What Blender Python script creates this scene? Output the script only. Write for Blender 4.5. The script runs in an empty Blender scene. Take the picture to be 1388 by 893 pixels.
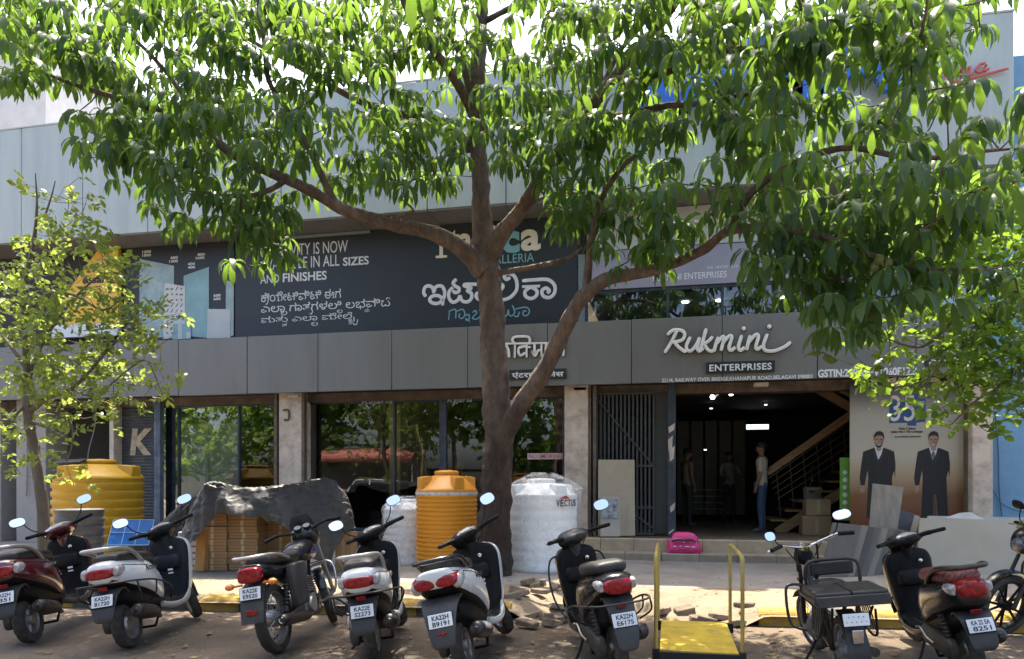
import bpy, math, random
import numpy as np
from mathutils import Matrix, Vector

S = bpy.context.scene
COL = S.collection
R = math.radians
rng = random.Random(7)
nrng = np.random.default_rng(11)

# ------------------------------------------------------------------ camera, sky, sun, exposure
TH = R(12.0)                      # camera turned 12 degrees left of the facade normal
CT, ST = math.cos(TH), math.sin(TH)
CAMZ, FPX, CX, HY = 1.5, 1000.0, 694.0, 650.0
cam_d = bpy.data.cameras.new('camera')
cam = bpy.data.objects.new('camera', cam_d); COL.objects.link(cam)
cam.location = (0, 0, CAMZ); cam.rotation_euler = (R(90), 0, TH)
cam_d.sensor_width = 36.0; cam_d.lens = 36.0 * FPX / 1388.0
cam_d.shift_y = (HY - 446.5) / 1388.0
cam_d.clip_start = 0.05; cam_d.clip_end = 3000
S.camera = cam

SUNV = Vector((-0.13, 0.36, 0.93)).normalized()
EL = math.asin(SUNV.z); AZ = math.atan2(SUNV.x, SUNV.y)
W = bpy.data.worlds.new('World'); S.world = W; W.use_nodes = True
wn = W.node_tree.nodes; wl = W.node_tree.links
sky = wn.new('ShaderNodeTexSky'); sky.sky_type = 'NISHITA'; sky.sun_disc = False
sky.sun_elevation = EL; sky.sun_rotation = AZ; sky.air_density = 0.75; sky.dust_density = 5.0; sky.ozone_density = 1.0
wl.new(sky.outputs[0], wn['Background'].inputs[0]); wn['Background'].inputs[1].default_value = 0.15
sd = bpy.data.lights.new('sun', 'SUN'); sd.energy = 3.3; sd.angle = R(0.53); sd.color = (1.0, 0.93, 0.80)
so = bpy.data.objects.new('sun', sd); COL.objects.link(so)
so.rotation_euler = SUNV.to_track_quat('Z', 'Y').to_euler(); so.location = (0, 30, 60)
S.view_settings.view_transform = 'Standard'; S.view_settings.look = 'None'
S.view_settings.exposure = 2.15; S.view_settings.gamma = 1.0
S.view_settings.use_curve_mapping = False
S.cycles.max_bounces = 8; S.cycles.transparent_max_bounces = 12
S.cycles.sample_clamp_indirect = 6.0
S.cycles.use_denoising = True

# ------------------------------------------------------------------ picture measurements -> places
def CW(cx, t, z=0.0):             # camera-frame right / depth -> world
    return Vector((cx * CT - t * ST, cx * ST + t * CT, z))
def P(px, py, t):
    return CW((px - CX) / FPX * t, t, CAMZ + (HY - py) / FPX * t)
def tF(px, Y):
    return Y / ((px - CX) / FPX * ST + CT)
def F(px, py, Y):                 # on the plane y = Y
    return P(px, py, tF(px, Y))
def FX(px, Y): return F(px, HY, Y).x
def G(px, py, z=0.0):             # on the horizontal plane z
    return P(px, py, (CAMZ - z) * FPX / (py - HY))
def proj(p):                      # world -> pixel, depth (arrays)
    t = -p[..., 0] * ST + p[..., 1] * CT; c = p[..., 0] * CT + p[..., 1] * ST
    return CX + c / t * FPX, HY - (p[..., 2] - CAMZ) / t * FPX, t

# ------------------------------------------------------------------ materials
def srgb(r, g, b):
    return tuple(((c / 255.0) / 12.92 if c / 255.0 <= 0.04045 else ((c / 255.0 + 0.055) / 1.055) ** 2.4) for c in (r, g, b))
MATS = {}
def mat(name, col, rough=0.5, metal=0.0, var=0.12, scale=6.0, bump=0.0, bscale=40.0, coat=0.0, dirt=None, dirt_amt=0.35, dirt_scale=3.0,
        emit=None, estr=1.0, spec=0.5, stretch=None):
    if name in MATS: return MATS[name]
    m = bpy.data.materials.new(name); m.use_nodes = True; MATS[name] = m
    nt = m.node_tree; N = nt.nodes; L = nt.links; b = N['Principled BSDF']
    b.inputs['Roughness'].default_value = rough; b.inputs['Metallic'].default_value = metal
    b.inputs['Coat Weight'].default_value = coat; b.inputs['Coat Roughness'].default_value = 0.08
    b.inputs['Specular IOR Level'].default_value = spec
    tc = N.new('ShaderNodeTexCoord'); src = tc.outputs['Object']
    if stretch:
        mp = N.new('ShaderNodeMapping'); mp.inputs['Scale'].default_value = stretch; L.new(src, mp.inputs[0]); src = mp.outputs[0]
    n1 = N.new('ShaderNodeTexNoise'); n1.inputs['Scale'].default_value = scale; n1.inputs['Detail'].default_value = 6; n1.inputs['Roughness'].default_value = 0.62
    L.new(src, n1.inputs['Vector'])
    rp = N.new('ShaderNodeValToRGB'); L.new(n1.outputs['Fac'], rp.inputs[0])
    rp.color_ramp.elements[0].position = 0.3; rp.color_ramp.elements[1].position = 0.7
    rp.color_ramp.elements[0].color = tuple(max(0, c * (1 - var)) for c in col) + (1,)
    rp.color_ramp.elements[1].color = tuple(min(1, c * (1 + var)) for c in col) + (1,)
    out = rp.outputs[0]
    if dirt:
        n2 = N.new('ShaderNodeTexNoise'); n2.inputs['Scale'].default_value = dirt_scale; n2.inputs['Detail'].default_value = 9; n2.inputs['Roughness'].default_value = 0.7
        L.new(src, n2.inputs['Vector'])
        r2 = N.new('ShaderNodeValToRGB'); L.new(n2.outputs['Fac'], r2.inputs[0])
        r2.color_ramp.elements[0].position = 0.45; r2.color_ramp.elements[0].color = (0, 0, 0, 1)
        r2.color_ramp.elements[1].position = 0.72; r2.color_ramp.elements[1].color = (dirt_amt,) * 3 + (1,)
        mx = N.new('ShaderNodeMix'); mx.data_type = 'RGBA'
        L.new(r2.outputs[0], mx.inputs[0]); L.new(out, mx.inputs[6]); mx.inputs[7].default_value = tuple(dirt) + (1,)
        out = mx.outputs[2]
    L.new(out, b.inputs['Base Color'])
    if rough > 0.08 and metal < 0.9:
        mr = N.new('ShaderNodeMapRange'); mr.inputs[3].default_value = max(0.03, rough - 0.08); mr.inputs[4].default_value = min(1, rough + 0.1)
        L.new(n1.outputs['Fac'], mr.inputs[0]); L.new(mr.outputs[0], b.inputs['Roughness'])
    if bump > 0:
        n3 = N.new('ShaderNodeTexNoise'); n3.inputs['Scale'].default_value = bscale; n3.inputs['Detail'].default_value = 8
        L.new(src, n3.inputs['Vector'])
        bp = N.new('ShaderNodeBump'); bp.inputs['Strength'].default_value = bump; bp.inputs['Distance'].default_value = 0.02
        L.new(n3.outputs['Fac'], bp.inputs['Height']); L.new(bp.outputs[0], b.inputs['Normal'])
    if emit:
        b.inputs['Emission Color'].default_value = tuple(emit) + (1,); b.inputs['Emission Strength'].default_value = estr
    return m

def leaf_mat(name, dark, light, trans, tw=0.45, rough=0.42):
    m = bpy.data.materials.new(name); m.use_nodes = True; MATS[name] = m
    nt = m.node_tree; N = nt.nodes; L = nt.links; b = N['Principled BSDF']
    at = N.new('ShaderNodeAttribute'); at.attribute_name = 'tint'
    rp = N.new('ShaderNodeValToRGB'); L.new(at.outputs['Fac'], rp.inputs[0])
    rp.color_ramp.elements[0].color = tuple(dark) + (1,); rp.color_ramp.elements[1].color = tuple(light) + (1,)
    L.new(rp.outputs[0], b.inputs['Base Color']); b.inputs['Roughness'].default_value = rough
    b.inputs['Specular IOR Level'].default_value = 0.22
    tr = N.new('ShaderNodeBsdfTranslucent'); rq = N.new('ShaderNodeValToRGB'); L.new(at.outputs['Fac'], rq.inputs[0])
    rq.color_ramp.elements[0].color = tuple(c * 0.7 for c in trans) + (1,); rq.color_ramp.elements[1].color = tuple(c * 1.15 for c in trans) + (1,)
    L.new(rq.outputs[0], tr.inputs[0])
    mx = N.new('ShaderNodeMixShader'); mx.inputs[0].default_value = tw
    L.new(b.outputs[0], mx.inputs[1]); L.new(tr.outputs[0], mx.inputs[2])
    L.new(mx.outputs[0], N['Material Output'].inputs[0])
    return m

def glass_mat(name, tint=(0.75, 0.8, 0.8), ior=1.5, rough=0.0, boost=1.0):
    m = bpy.data.materials.new(name); m.use_nodes = True; MATS[name] = m
    nt = m.node_tree; N = nt.nodes; L = nt.links; N.remove(N['Principled BSDF'])
    fr = N.new('ShaderNodeFresnel'); fr.inputs[0].default_value = ior
    ml = N.new('ShaderNodeMath'); ml.operation = 'MULTIPLY'; ml.inputs[1].default_value = boost; ml.use_clamp = True
    L.new(fr.outputs[0], ml.inputs[0])
    tr = N.new('ShaderNodeBsdfTransparent'); tr.inputs[0].default_value = tuple(tint) + (1,)
    gl = N.new('ShaderNodeBsdfGlossy'); gl.inputs['Roughness'].default_value = rough; gl.inputs[0].default_value = (1, 1, 1, 1)
    mx = N.new('ShaderNodeMixShader'); L.new(ml.outputs[0], mx.inputs[0]); L.new(tr.outputs[0], mx.inputs[1]); L.new(gl.outputs[0], mx.inputs[2])
    L.new(mx.outputs[0], N['Material Output'].inputs[0])
    return m

# ------------------------------------------------------------------ mesh builder
def sm(pts, k=5):                 # Catmull-Rom through points (tuples or Vectors of any length)
    pts = [tuple(p) for p in pts]
    if len(pts) < 3: return [Vector(p) for p in pts] if len(pts[0]) <= 4 else pts
    A = np.array(pts, float); A = np.vstack([2 * A[0] - A[1], A, 2 * A[-1] - A[-2]])
    out = []
    for i in range(1, len(A) - 2):
        p0, p1, p2, p3 = A[i - 1:i + 3]
        for j in range(k):
            t = j / k
            out.append(0.5 * ((2 * p1) + (-p0 + p2) * t + (2 * p0 - 5 * p1 + 4 * p2 - p3) * t * t + (-p0 + 3 * p1 - 3 * p2 + p3) * t ** 3))
    out.append(A[-2])
    return [Vector(o) for o in out]

class MB:
    def __init__(s, M=None): s.v = []; s.f = []; s.mi = []; s.M = M; s.tint = None
    def add(s, vs, fs, m=0):
        o = len(s.v)
        for p in vs:
            p = Vector(p)
            s.v.append(s.M @ p if s.M is not None else p)
        for f in fs: s.f.append(tuple(i + o for i in f)); s.mi.append(m)
        return s
    def box(s, c, d, rot=None, m=0):
        c = Vector(c); hx, hy, hz = d[0] / 2, d[1] / 2, d[2] / 2
        vs = [Vector((x, y, z)) for x in (-hx, hx) for y in (-hy, hy) for z in (-hz, hz)]
        if rot is not None: vs = [rot @ v for v in vs]
        return s.add([c + v for v in vs], [(0, 1, 3, 2), (4, 6, 7, 5), (0, 4, 5, 1), (2, 3, 7, 6), (0, 2, 6, 4), (1, 5, 7, 3)], m)
    def bx(s, x0, x1, y0, y1, z0, z1, m=0):
        return s.box(((x0 + x1) / 2, (y0 + y1) / 2, (z0 + z1) / 2), (abs(x1 - x0), abs(y1 - y0), abs(z1 - z0)), m=m)
    def loft(s, rings, cap=True, m=0, closed=True):
        n = len(rings[0]); vs = [p for r in rings for p in r]; fs = []
        for i in range(len(rings) - 1):
            for j in range(n if closed else n - 1):
                a = i * n + j; b = i * n + (j + 1) % n
                fs.append((a, b, b + n, a + n))
        if cap and closed:
            fs.append(tuple(reversed(range(n)))); fs.append(tuple((len(rings) - 1) * n + j for j in range(n)))
        return s.add(vs, fs, m)
    def tube(s, pts, r, n=8, m=0, cap=True, flat=1.0):
        pts = [Vector(p[:3]) for p in pts]
        if not isinstance(r, (list, tuple)): r = [r] * len(pts)
        up = None; rings = []
        for i, p in enumerate(pts):
            d = (pts[min(i + 1, len(pts) - 1)] - pts[max(i - 1, 0)])
            if d.length < 1e-9: d = Vector((0, 0, 1))
            d.normalize()
            if up is None:
                up = Vector((0, 0, 1)) if abs(d.z) < 0.9 else Vector((1, 0, 0))
            u = (up - d * up.dot(d)).normalized(); w = d.cross(u); up = u
            rings.append([p + (u * math.cos(a) + w * math.sin(a) * flat) * r[i] for a in [2 * math.pi * k / n for k in range(n)]])
        return s.loft(rings, cap, m)
    def lathe(s, prof, M=None, n=24, m=0, a0=0, a1=2 * math.pi):
        M = M or Matrix(); full = abs(a1 - a0 - 2 * math.pi) < 1e-6; k = n if full else n + 1
        rings = []
        for r, z in prof:
            rings.append([M @ Vector((r * math.cos(a0 + (a1 - a0) * j / n), r * math.sin(a0 + (a1 - a0) * j / n), z)) for j in range(k)])
        return s.loft(rings, False, m, closed=full)
    def plate(s, poly, th, M, m=0):   # 2D outline extruded by th along local z
        n = len(poly)
        vs = [M @ Vector((x, y, 0)) for x, y in poly] + [M @ Vector((x, y, th)) for x, y in poly]
        fs = [tuple(reversed(range(n))), tuple(range(n, 2 * n))] + [(i, (i + 1) % n, (i + 1) % n + n, i + n) for i in range(n)]
        return s.add(vs, fs, m)
    def ell(s, c, r, n=16, k=10, m=0, rot=None):
        rings = []
        for i in range(k + 1):
            a = math.pi * i / k; a = min(max(a, 0.03), math.pi - 0.03)
            ring = []
            for j in range(n):
                b = 2 * math.pi * j / n
                q = Vector((r[0] * math.sin(a) * math.cos(b), r[1] * math.sin(a) * math.sin(b), -r[2] * math.cos(a)))
                ring.append(Vector(c) + (rot @ q if rot is not None else q))
            rings.append(ring)
        return s.loft(rings, True, m)
    def build(s, name, mats, parent=None, bevel=0.0, ang=38, seg=2, flat=False):
        me = bpy.data.meshes.new(name)
        me.from_pydata([tuple(v) for v in s.v], [], s.f)
        mats = mats if isinstance(mats, (list, tuple)) else [mats]
        for m in mats: me.materials.append(m)
        if len(mats) > 1: me.polygons.foreach_set('material_index', s.mi)
        import bmesh
        bm = bmesh.new(); bm.from_mesh(me); bmesh.ops.recalc_face_normals(bm, faces=bm.faces); bm.to_mesh(me); bm.free()
        if not flat:
            me.shade_smooth(); me.set_sharp_from_angle(angle=R(ang))
        o = bpy.data.objects.new(name, me); COL.objects.link(o)
        if parent is not None: o.parent = parent
        if bevel > 0:
            b = o.modifiers.new('bevel', 'BEVEL'); b.width = bevel; b.segments = seg; b.limit_method = 'ANGLE'; b.angle_limit = R(40)
        return o

def fast_mesh(name, V, quads, mat_, parent=None, tint=None, smooth=True):
    V = np.asarray(V, np.float32); Q = np.asarray(quads, np.int32)
    me = bpy.data.meshes.new(name); me.vertices.add(len(V)); me.vertices.foreach_set('co', V.ravel())
    k = Q.shape[1]; me.loops.add(Q.size); me.loops.foreach_set('vertex_index', Q.ravel())
    me.polygons.add(len(Q)); me.polygons.foreach_set('loop_start', np.arange(0, Q.size, k, dtype=np.int32))
    me.polygons.foreach_set('loop_total', np.full(len(Q), k, np.int32))
    me.update(calc_edges=True)
    if smooth: me.polygons.foreach_set('use_smooth', np.ones(len(Q), bool))
    me.materials.append(mat_)
    if tint is not None:
        a = me.attributes.new('tint', 'FLOAT', 'POINT'); a.data.foreach_set('value', np.asarray(tint, np.float32))
    o = bpy.data.objects.new(name, me); COL.objects.link(o)
    if parent is not None: o.parent = parent
    return o

def tag(o, label=None, cat=None, group=None, kind=None):
    if label: o['label'] = label
    if cat: o['category'] = cat
    if group: o['group'] = group
    if kind: o['kind'] = kind
    return o
def thing(name, label, cat, loc=(0, 0, 0), rot=(0, 0, 0), group=None):
    o = bpy.data.objects.new(name, None); COL.objects.link(o); o.empty_display_size = 0.1
    o.location = loc; o.rotation_euler = rot
    return tag(o, label, cat, group)
def T(x, y, z): return Matrix.Translation((x, y, z))
def RX(a): return Matrix.Rotation(R(a), 4, 'X')
def RY(a): return Matrix.Rotation(R(a), 4, 'Y')
def RZ(a): return Matrix.Rotation(R(a), 4, 'Z')
def ringx(x, zc, hw, hh, e=2.6, n=22, yc=0.0, tilt=0.0):
    out = []
    for j in range(n):
        a = 2 * math.pi * j / n; c, s_ = math.cos(a), math.sin(a)
        y = math.copysign(abs(c) ** (2 / e), c) * hw; z = math.copysign(abs(s_) ** (2 / e), s_) * hh
        out.append(Vector((x + tilt * z, yc + y, zc + z)))
    return out
def ringz(z, xc, hx, hy, e=2.6, n=22, yc=0.0):
    out = []
    for j in range(n):
        a = 2 * math.pi * j / n; c, s_ = math.cos(a), math.sin(a)
        out.append(Vector((xc + math.copysign(abs(c) ** (2 / e), c) * hx, yc + math.copysign(abs(s_) ** (2 / e), s_) * hy, z)))
    return out
def loftx(mb, secs, m=0, e=2.6, n=22, k=3):
    secs = sm([tuple(q) for q in secs], k) if k > 1 else secs
    return mb.loft([ringx(q[0], q[1], q[2], q[3], e, n) for q in secs], True, m)
def loftz(mb, secs, m=0, e=2.6, n=22, k=3):
    secs = sm([tuple(q) for q in secs], k)
    return mb.loft([ringz(q[0], q[1], q[2], q[3], e, n) for q in secs], True, m)

# lettering ----------------------------------------------------------
_tc = {}
def text_geo(s, bold=0.0, ext=0.0, shear=0.0, spacing=1.0, res=3):
    key = (s, bold, ext, shear, spacing)
    if key in _tc: return _tc[key]
    c = bpy.data.curves.new('lettering', 'FONT'); c.body = s; c.offset = bold; c.extrude = ext; c.shear = shear; c.resolution_u = res
    c.space_character = spacing
    o = bpy.data.objects.new('lettering', c); COL.objects.link(o)
    bpy.context.view_layer.update()
    dg = bpy.context.evaluated_depsgraph_get(); me = bpy.data.meshes.new_from_object(o.evaluated_get(dg))
    vs = [v.co.copy() for v in me.vertices]; fs = [tuple(p.vertices) for p in me.polygons]
    bpy.data.objects.remove(o); bpy.data.meshes.remove(me)
    _tc[key] = (vs, fs); return _tc[key]
def text(mb, s, M, w, h, m=0, bold=0.0, depth=0.003, shear=0.0, spacing=1.0, center=False, fit=True):
    """text fitted in a w x h box lying in local xy of M, standing depth proud along local z"""
    vs, fs = text_geo(s, bold, 0.05, shear, spacing)
    xs = [v.x for v in vs]; ys = [v.y for v in vs]; x0, x1, y0, y1 = min(xs), max(xs), min(ys), max(ys)
    sx = w / (x1 - x0); sy = h / (y1 - y0)
    q = [M @ Vector(((v.x - x0) * sx - (w / 2 if center else 0), (v.y - y0) * sy - (h / 2 if center else 0), (v.z + 0.05) * 10 * depth)) for v in vs]
    return mb.add(q, fs, m)
FACE = Matrix(((1, 0, 0, 0), (0, 0, -1, 0), (0, 1, 0, 0), (0, 0, 0, 1)))   # local x->X, y->Z, z->-Y (towards the street)
def ftext(mb, s, px0, px1, yt, yb, Y, m=0, bold=0.0, depth=0.01, shear=0.0, spacing=1.0):
    a = F(px0, yb, Y); b = F(px0, yt, Y); x1 = FX(px1, Y)
    return text(mb, s, T(a.x, Y, a.z) @ FACE, x1 - a.x, b.z - a.z, m, bold, depth, shear, spacing)
def strokes(mb, lines, org, sc, Y, w, h=0.012, m=0, k=5):
    """hand-lettered strokes, traced in picture measure, as raised ribbons on the sign plane"""
    for li, ln in enumerate(lines):
        pts = [F(org[0] + x / sc, org[1] + y / sc, Y - 0.0007 * (li % 7)) for x, y in ln]
        pts = sm(pts, k) if len(pts) > 2 else [Vector(p) for p in pts]
        rings = []; n = len(pts)
        if len(ln) == 1:
            c = pts[0]; mb.ell((c.x, c.y, c.z), (w * 1.25, h, w * 1.25), 14, 6, m); continue
        for i, p in enumerate(pts):
            d = pts[min(i + 1, n - 1)] - pts[max(i - 1, 0)]; d.y = 0; d.normalize(); nn = Vector((-d.z, 0, d.x))
            ww = w * (0.75 if i in (0, n - 1) else 1.0)
            rings.append([p + nn * ww * a + Vector((0, -b * h, 0)) for a, b in ((-1, 0), (-0.92, .75), (-.5, 1), (.5, 1), (.92, .75), (1, 0))])
        mb.loft(rings, True, m)
    return mb
# ------------------------------------------------------------------ ground, road, pavement, kerb
YF, YU, YS, YG = 13.10, 13.0, 13.75, 13.75       # fascia, upper cladding, sign, glass planes
Z0, Z1, Z2, Z3, ZP = 3.19, 4.31, 6.49, 8.87, 0.48

asphalt = mat('asphalt', (0.082, 0.063, 0.046), 0.9, var=0.3, scale=1.6, bump=0.6, bscale=90, dirt=(0.17, 0.125, 0.085), dirt_amt=0.7, dirt_scale=0.9)
dust = mat('dusty_paving', (0.235, 0.175, 0.11), 0.95, var=0.25, scale=2.2, bump=0.7, bscale=28, dirt=(0.16, 0.12, 0.09), dirt_amt=0.7, dirt_scale=2.4)
slab_m = mat('pavement_slab', (0.24, 0.215, 0.19), 0.9, var=0.22, scale=1.8, bump=0.3, bscale=30, dirt=(0.12, 0.10, 0.085), dirt_amt=0.6, dirt_scale=1.3)
earth = mat('earth', (0.20, 0.16, 0.11), 0.95, var=0.3, scale=0.4)
nt = asphalt.node_tree; b = nt.nodes['Principled BSDF']; src = b.inputs['Base Color'].links[0].from_socket
_tc1 = nt.nodes.new('ShaderNodeTexCoord'); _sp = nt.nodes.new('ShaderNodeSeparateXYZ'); nt.links.new(_tc1.outputs['Object'], _sp.inputs[0])
_nz = nt.nodes.new('ShaderNodeTexNoise'); _nz.inputs['Scale'].default_value = 2.4; _nz.inputs['Detail'].default_value = 10; _nz.inputs['Roughness'].default_value = .7; nt.links.new(_tc1.outputs['Object'], _nz.inputs[0])
_ma = nt.nodes.new('ShaderNodeMath'); _ma.operation = 'MULTIPLY_ADD'; _ma.inputs[1].default_value = 3.2; nt.links.new(_nz.outputs['Fac'], _ma.inputs[0]); nt.links.new(_sp.outputs[1], _ma.inputs[2])
_mr = nt.nodes.new('ShaderNodeMapRange'); _mr.interpolation_type = 'SMOOTHSTEP'; _mr.inputs[1].default_value = 7.9; _mr.inputs[2].default_value = 9.6; _mr.inputs[4].default_value = .85; nt.links.new(_ma.outputs[0], _mr.inputs[0])
_mx = nt.nodes.new('ShaderNodeMix'); _mx.data_type = 'RGBA'; nt.links.new(_mr.outputs[0], _mx.inputs[0]); nt.links.new(src, _mx.inputs[6]); _mx.inputs[7].default_value = (.165, .115, .07, 1); nt.links.new(_mx.outputs[2], b.inputs['Base Color'])
def sheet(name, pts, m, kind='structure', sub=0):
    mb = MB(); mb.add(pts, [tuple(range(len(pts)))]); o = mb.build(name, m, flat=True); tag(o, kind=kind); return o
sheet('ground', [(-400, -300, -0.02), (400, -300, -0.02), (400, 900, -0.02), (-400, 900, -0.02)], earth)
ka, kb = G(270, 827), G(1190, 851)
def kerb_y(x): return ka.y + (kb.y - ka.y) * (x - ka.x) / (kb.x - ka.x)
# road: a slightly uneven sheet
def grid_sheet(name, x0, x1, y0f, y1f, zf, nx, ny, m):
    V = []; Q = []
    for j in range(ny + 1):
        for i in range(nx + 1):
            x = x0 + (x1 - x0) * i / nx; y = y0f(x) + (y1f(x) - y0f(x)) * j / ny
            V.append((x, y, zf(x, y)))
    for j in range(ny):
        for i in range(nx):
            a = j * (nx + 1) + i; Q.append((a, a + 1, a + nx + 2, a + nx + 1))
    o = fast_mesh(name, V, Q, m); tag(o, kind='structure'); return o
def wob(x, y, s=1.0, ph=0.0):
    return (math.sin(x * 2.1 * s + ph) * math.cos(y * 2.7 * s + ph * 1.3) + 0.5 * math.sin(x * 5.3 * s + y * 4.1 * s + ph))
grid_sheet('road', -60, 60, lambda x: -8.0, lambda x: kerb_y(x) + 0.25, lambda x, y: 0.006 * wob(x, y) - 0.006, 160, 60, asphalt)
gapx0, gapx1 = G(752, 838).x, G(1022, 845).x
def pave_z(x, y):
    z = 0.15 + 0.006 * wob(x, y, 0.8, 1.0); d = y - kerb_y(x)
    g = max(0.0, min(1.0, (x - G(690, 838).x) / 0.25, (gapx1 + 0.1 - x) / 0.25))
    if d < 1.1:
        f = max(0.0, (d + .06) / 1.16); zg = -.03 + (z + .03) * min(1, f * 2.2) ** .8 * (.55 + .45 * f) + .02 * wob(x, y, 4.0) * min(1, f * 5)
        zk = z if d > .12 else .10
        z = zg * g + zk * (1 - g)
    return z
grid_sheet('sandy_pavement', -22, 16, lambda x: kerb_y(x) - 0.06, lambda x: kerb_y(x) + 1.55, pave_z, 500, 34, dust)
grid_sheet('slab_pavement', -22, 16, lambda x: kerb_y(x) + 1.545, lambda x: 14.2, lambda x, y: 0.15 + 0.004 * wob(x, y, 0.8, 1.0), 120, 20, slab_m)
# kerb stones, painted yellow and black, rounded and worn
ky = mat('kerb_yellow', (0.40, 0.25, 0.035), 0.85, var=0.25, scale=8, bump=0.5, bscale=30, dirt=(0.20, 0.17, 0.13), dirt_amt=0.7, dirt_scale=7)
kk = mat('kerb_black', (0.07, 0.066, 0.06), 0.85, var=0.3, scale=8, bump=0.5, bscale=30, dirt=(0.16, 0.14, 0.115), dirt_amt=0.7, dirt_scale=6)
mb = MB(); x = -16.0; i = 0
L_ = 0.52; off = (G(264, 827).x + 16.0) % (2 * L_)
x = -16.0 + off
while x < 12:
    if not (gapx0 - 0.3 < x + L_ / 2 < gapx1) or rng.random() < 0.0:
        yy = kerb_y(x); rings = []
        for q in range(7):
            xx = x + L_ * q / 6; sh = 0.0 if 0 < q < 6 else 0.012
            yk = kerb_y(xx) + 0.004 * math.sin(xx * 9)
            rings.append([Vector((xx, yk + a, b)) for a, b in ((0.0 + sh, -0.03), (0.0 + sh, 0.07), (0.03 + sh, 0.125 - sh), (0.075, 0.15 - sh), (0.13, 0.162 - sh), (0.2, 0.158 - sh), (0.22, -0.03))])
        mb.loft(rings, True, i % 2)
    i += 1; x += L_
tag(mb.build('kerb', [ky, kk]), kind='structure')

# ------------------------------------------------------------------ the showroom building
acp = mat('grey_cladding', (0.175, 0.172, 0.165), 0.40, metal=0.15, var=0.07, scale=1.1, stretch=(1.0, 1, 0.14), dirt=(0.105, 0.10, 0.095), dirt_amt=0.55, dirt_scale=2.2)
acpl = mat('pale_cladding', (0.405, 0.445, 0.405), 0.38, metal=0.1, var=0.05, scale=0.8, stretch=(1, 1, 0.1), dirt=(0.27, 0.29, 0.28), dirt_amt=0.6, dirt_scale=3.0)
soff = mat('soffit_board', (0.16, 0.155, 0.15), 0.55, var=0.15, scale=1.5)
dark = mat('dark_wall', (0.028, 0.028, 0.032), 0.7, var=0.2, scale=2)
cream = mat('pillar_plaster', (0.62, 0.51, 0.42), 0.85, var=0.12, scale=5, bump=0.3, bscale=35, dirt=(0.22, 0.15, 0.10), dirt_amt=0.7, dirt_scale=4)
conc = mat('concrete', (0.36, 0.34, 0.31), 0.9, var=0.18, scale=3, bump=0.3, bscale=25, dirt=(0.2, 0.18, 0.16), dirt_amt=0.6, dirt_scale=3)
rust = mat('rusty_rail', (0.12, 0.085, 0.06), 0.75, var=0.4, scale=9, dirt=(0.25, 0.2, 0.15), dirt_amt=0.6, dirt_scale=8)
navy = mat('navy_paint', (0.025, 0.035, 0.055), 0.5, var=0.25, scale=6, dirt=(0.35, 0.31, 0.27), dirt_amt=0.15, dirt_scale=5)
step_m = mat('step_stone', (0.44, 0.345, 0.235), 0.6, var=0.14, scale=4, dirt=(0.22, 0.17, 0.12), dirt_amt=0.6, dirt_scale=3)
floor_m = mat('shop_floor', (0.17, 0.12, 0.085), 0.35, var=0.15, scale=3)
wood = mat('stair_wood', (0.30, 0.17, 0.085), 0.5, var=0.25, scale=3, stretch=(1, 6, 6))
steel = mat('steel', (0.42, 0.42, 0.43), 0.3, metal=0.9, var=0.08)
glassm = glass_mat('shop_glass', (0.66, 0.70, 0.70), 1.55, 0.0, 2.2)
black = mat('black_trim', (0.012, 0.012, 0.013), 0.5, var=0.2)
white_e = mat('lamp_glow', (0.9, 0.9, 0.9), 0.4, emit=(1, 0.97, 0.9), estr=2.2)

B = thing('showroom_building', 'two storey tile showroom clad in pale and grey panels with glass shopfront and open doorway', 'building', (0, 13, 0))
B.location = (0, 0, 0)
XL, XR = -17.5, FX(1345, YF)
def panels(name, xs, y0, y1, z0, z1, m, gap=0.012, bev=0.006):
    mb = MB()
    for a, b in zip(xs[:-1], xs[1:]): mb.box(((a + b) / 2, (y0 + y1) / 2 + rng.uniform(-.003, .003), (z0 + z1) / 2 + rng.uniform(-.003, .003)), (b - a - gap, y1 - y0, z1 - z0), (Matrix.Rotation(rng.uniform(-.004, .004), 3, 'Z') @ Matrix.Rotation(rng.uniform(-.004, .004), 3, 'X')))
    return mb.build(name, m, B, bevel=bev)
fx = [FX(p, YF) for p in (242, 335, 431, 531, 634, 742, 856, 979, 1108)]
st = (fx[-1] - fx[0]) / 8
xs = [fx[0] - st * k for k in range(7, 0, -1)] + fx
while xs[-1] + st < XR - 0.3: xs.append(xs[-1] + st)
xs.append(XR)
panels('fascia', xs, YF, YF + 0.09, Z0, Z1, acp)
mb = MB(); mb.bx(XL, XR, YF + 0.091, YF + 0.66, Z0 + 0.03, Z1 - 0.02); mb.build('fascia_backing', dark, B)
ux = [FX(p, YU) for p in (29, 112, 200, 287, 381, 477, 579)]
su = (ux[-1] - ux[0]) / 6
XRU = FX(1375, YU)
xs = [ux[0] - su * k for k in range(3, 0, -1)] + ux
while xs[-1] + su < XRU - 0.3: xs.append(xs[-1] + su)
xs.append(XRU)
panels('upper_cladding', xs, YU, YU + 0.08, Z2, Z3, acpl, 0.016)
mb = MB(); mb.bx(XL - 3, XRU - 0.01, YU + 0.081, 24, Z2 + 0.05, Z3 - 0.03); mb.build('upper_storey', [conc], B)
mb = MB()
for a, b in zip(xs[:-1], xs[1:]): mb.bx(a + 0.006, b - 0.006, YU + 0.02, YS + 0.05, Z2 - 0.03, Z2 - 0.002)
mb.build('soffit', soff, B)
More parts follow.
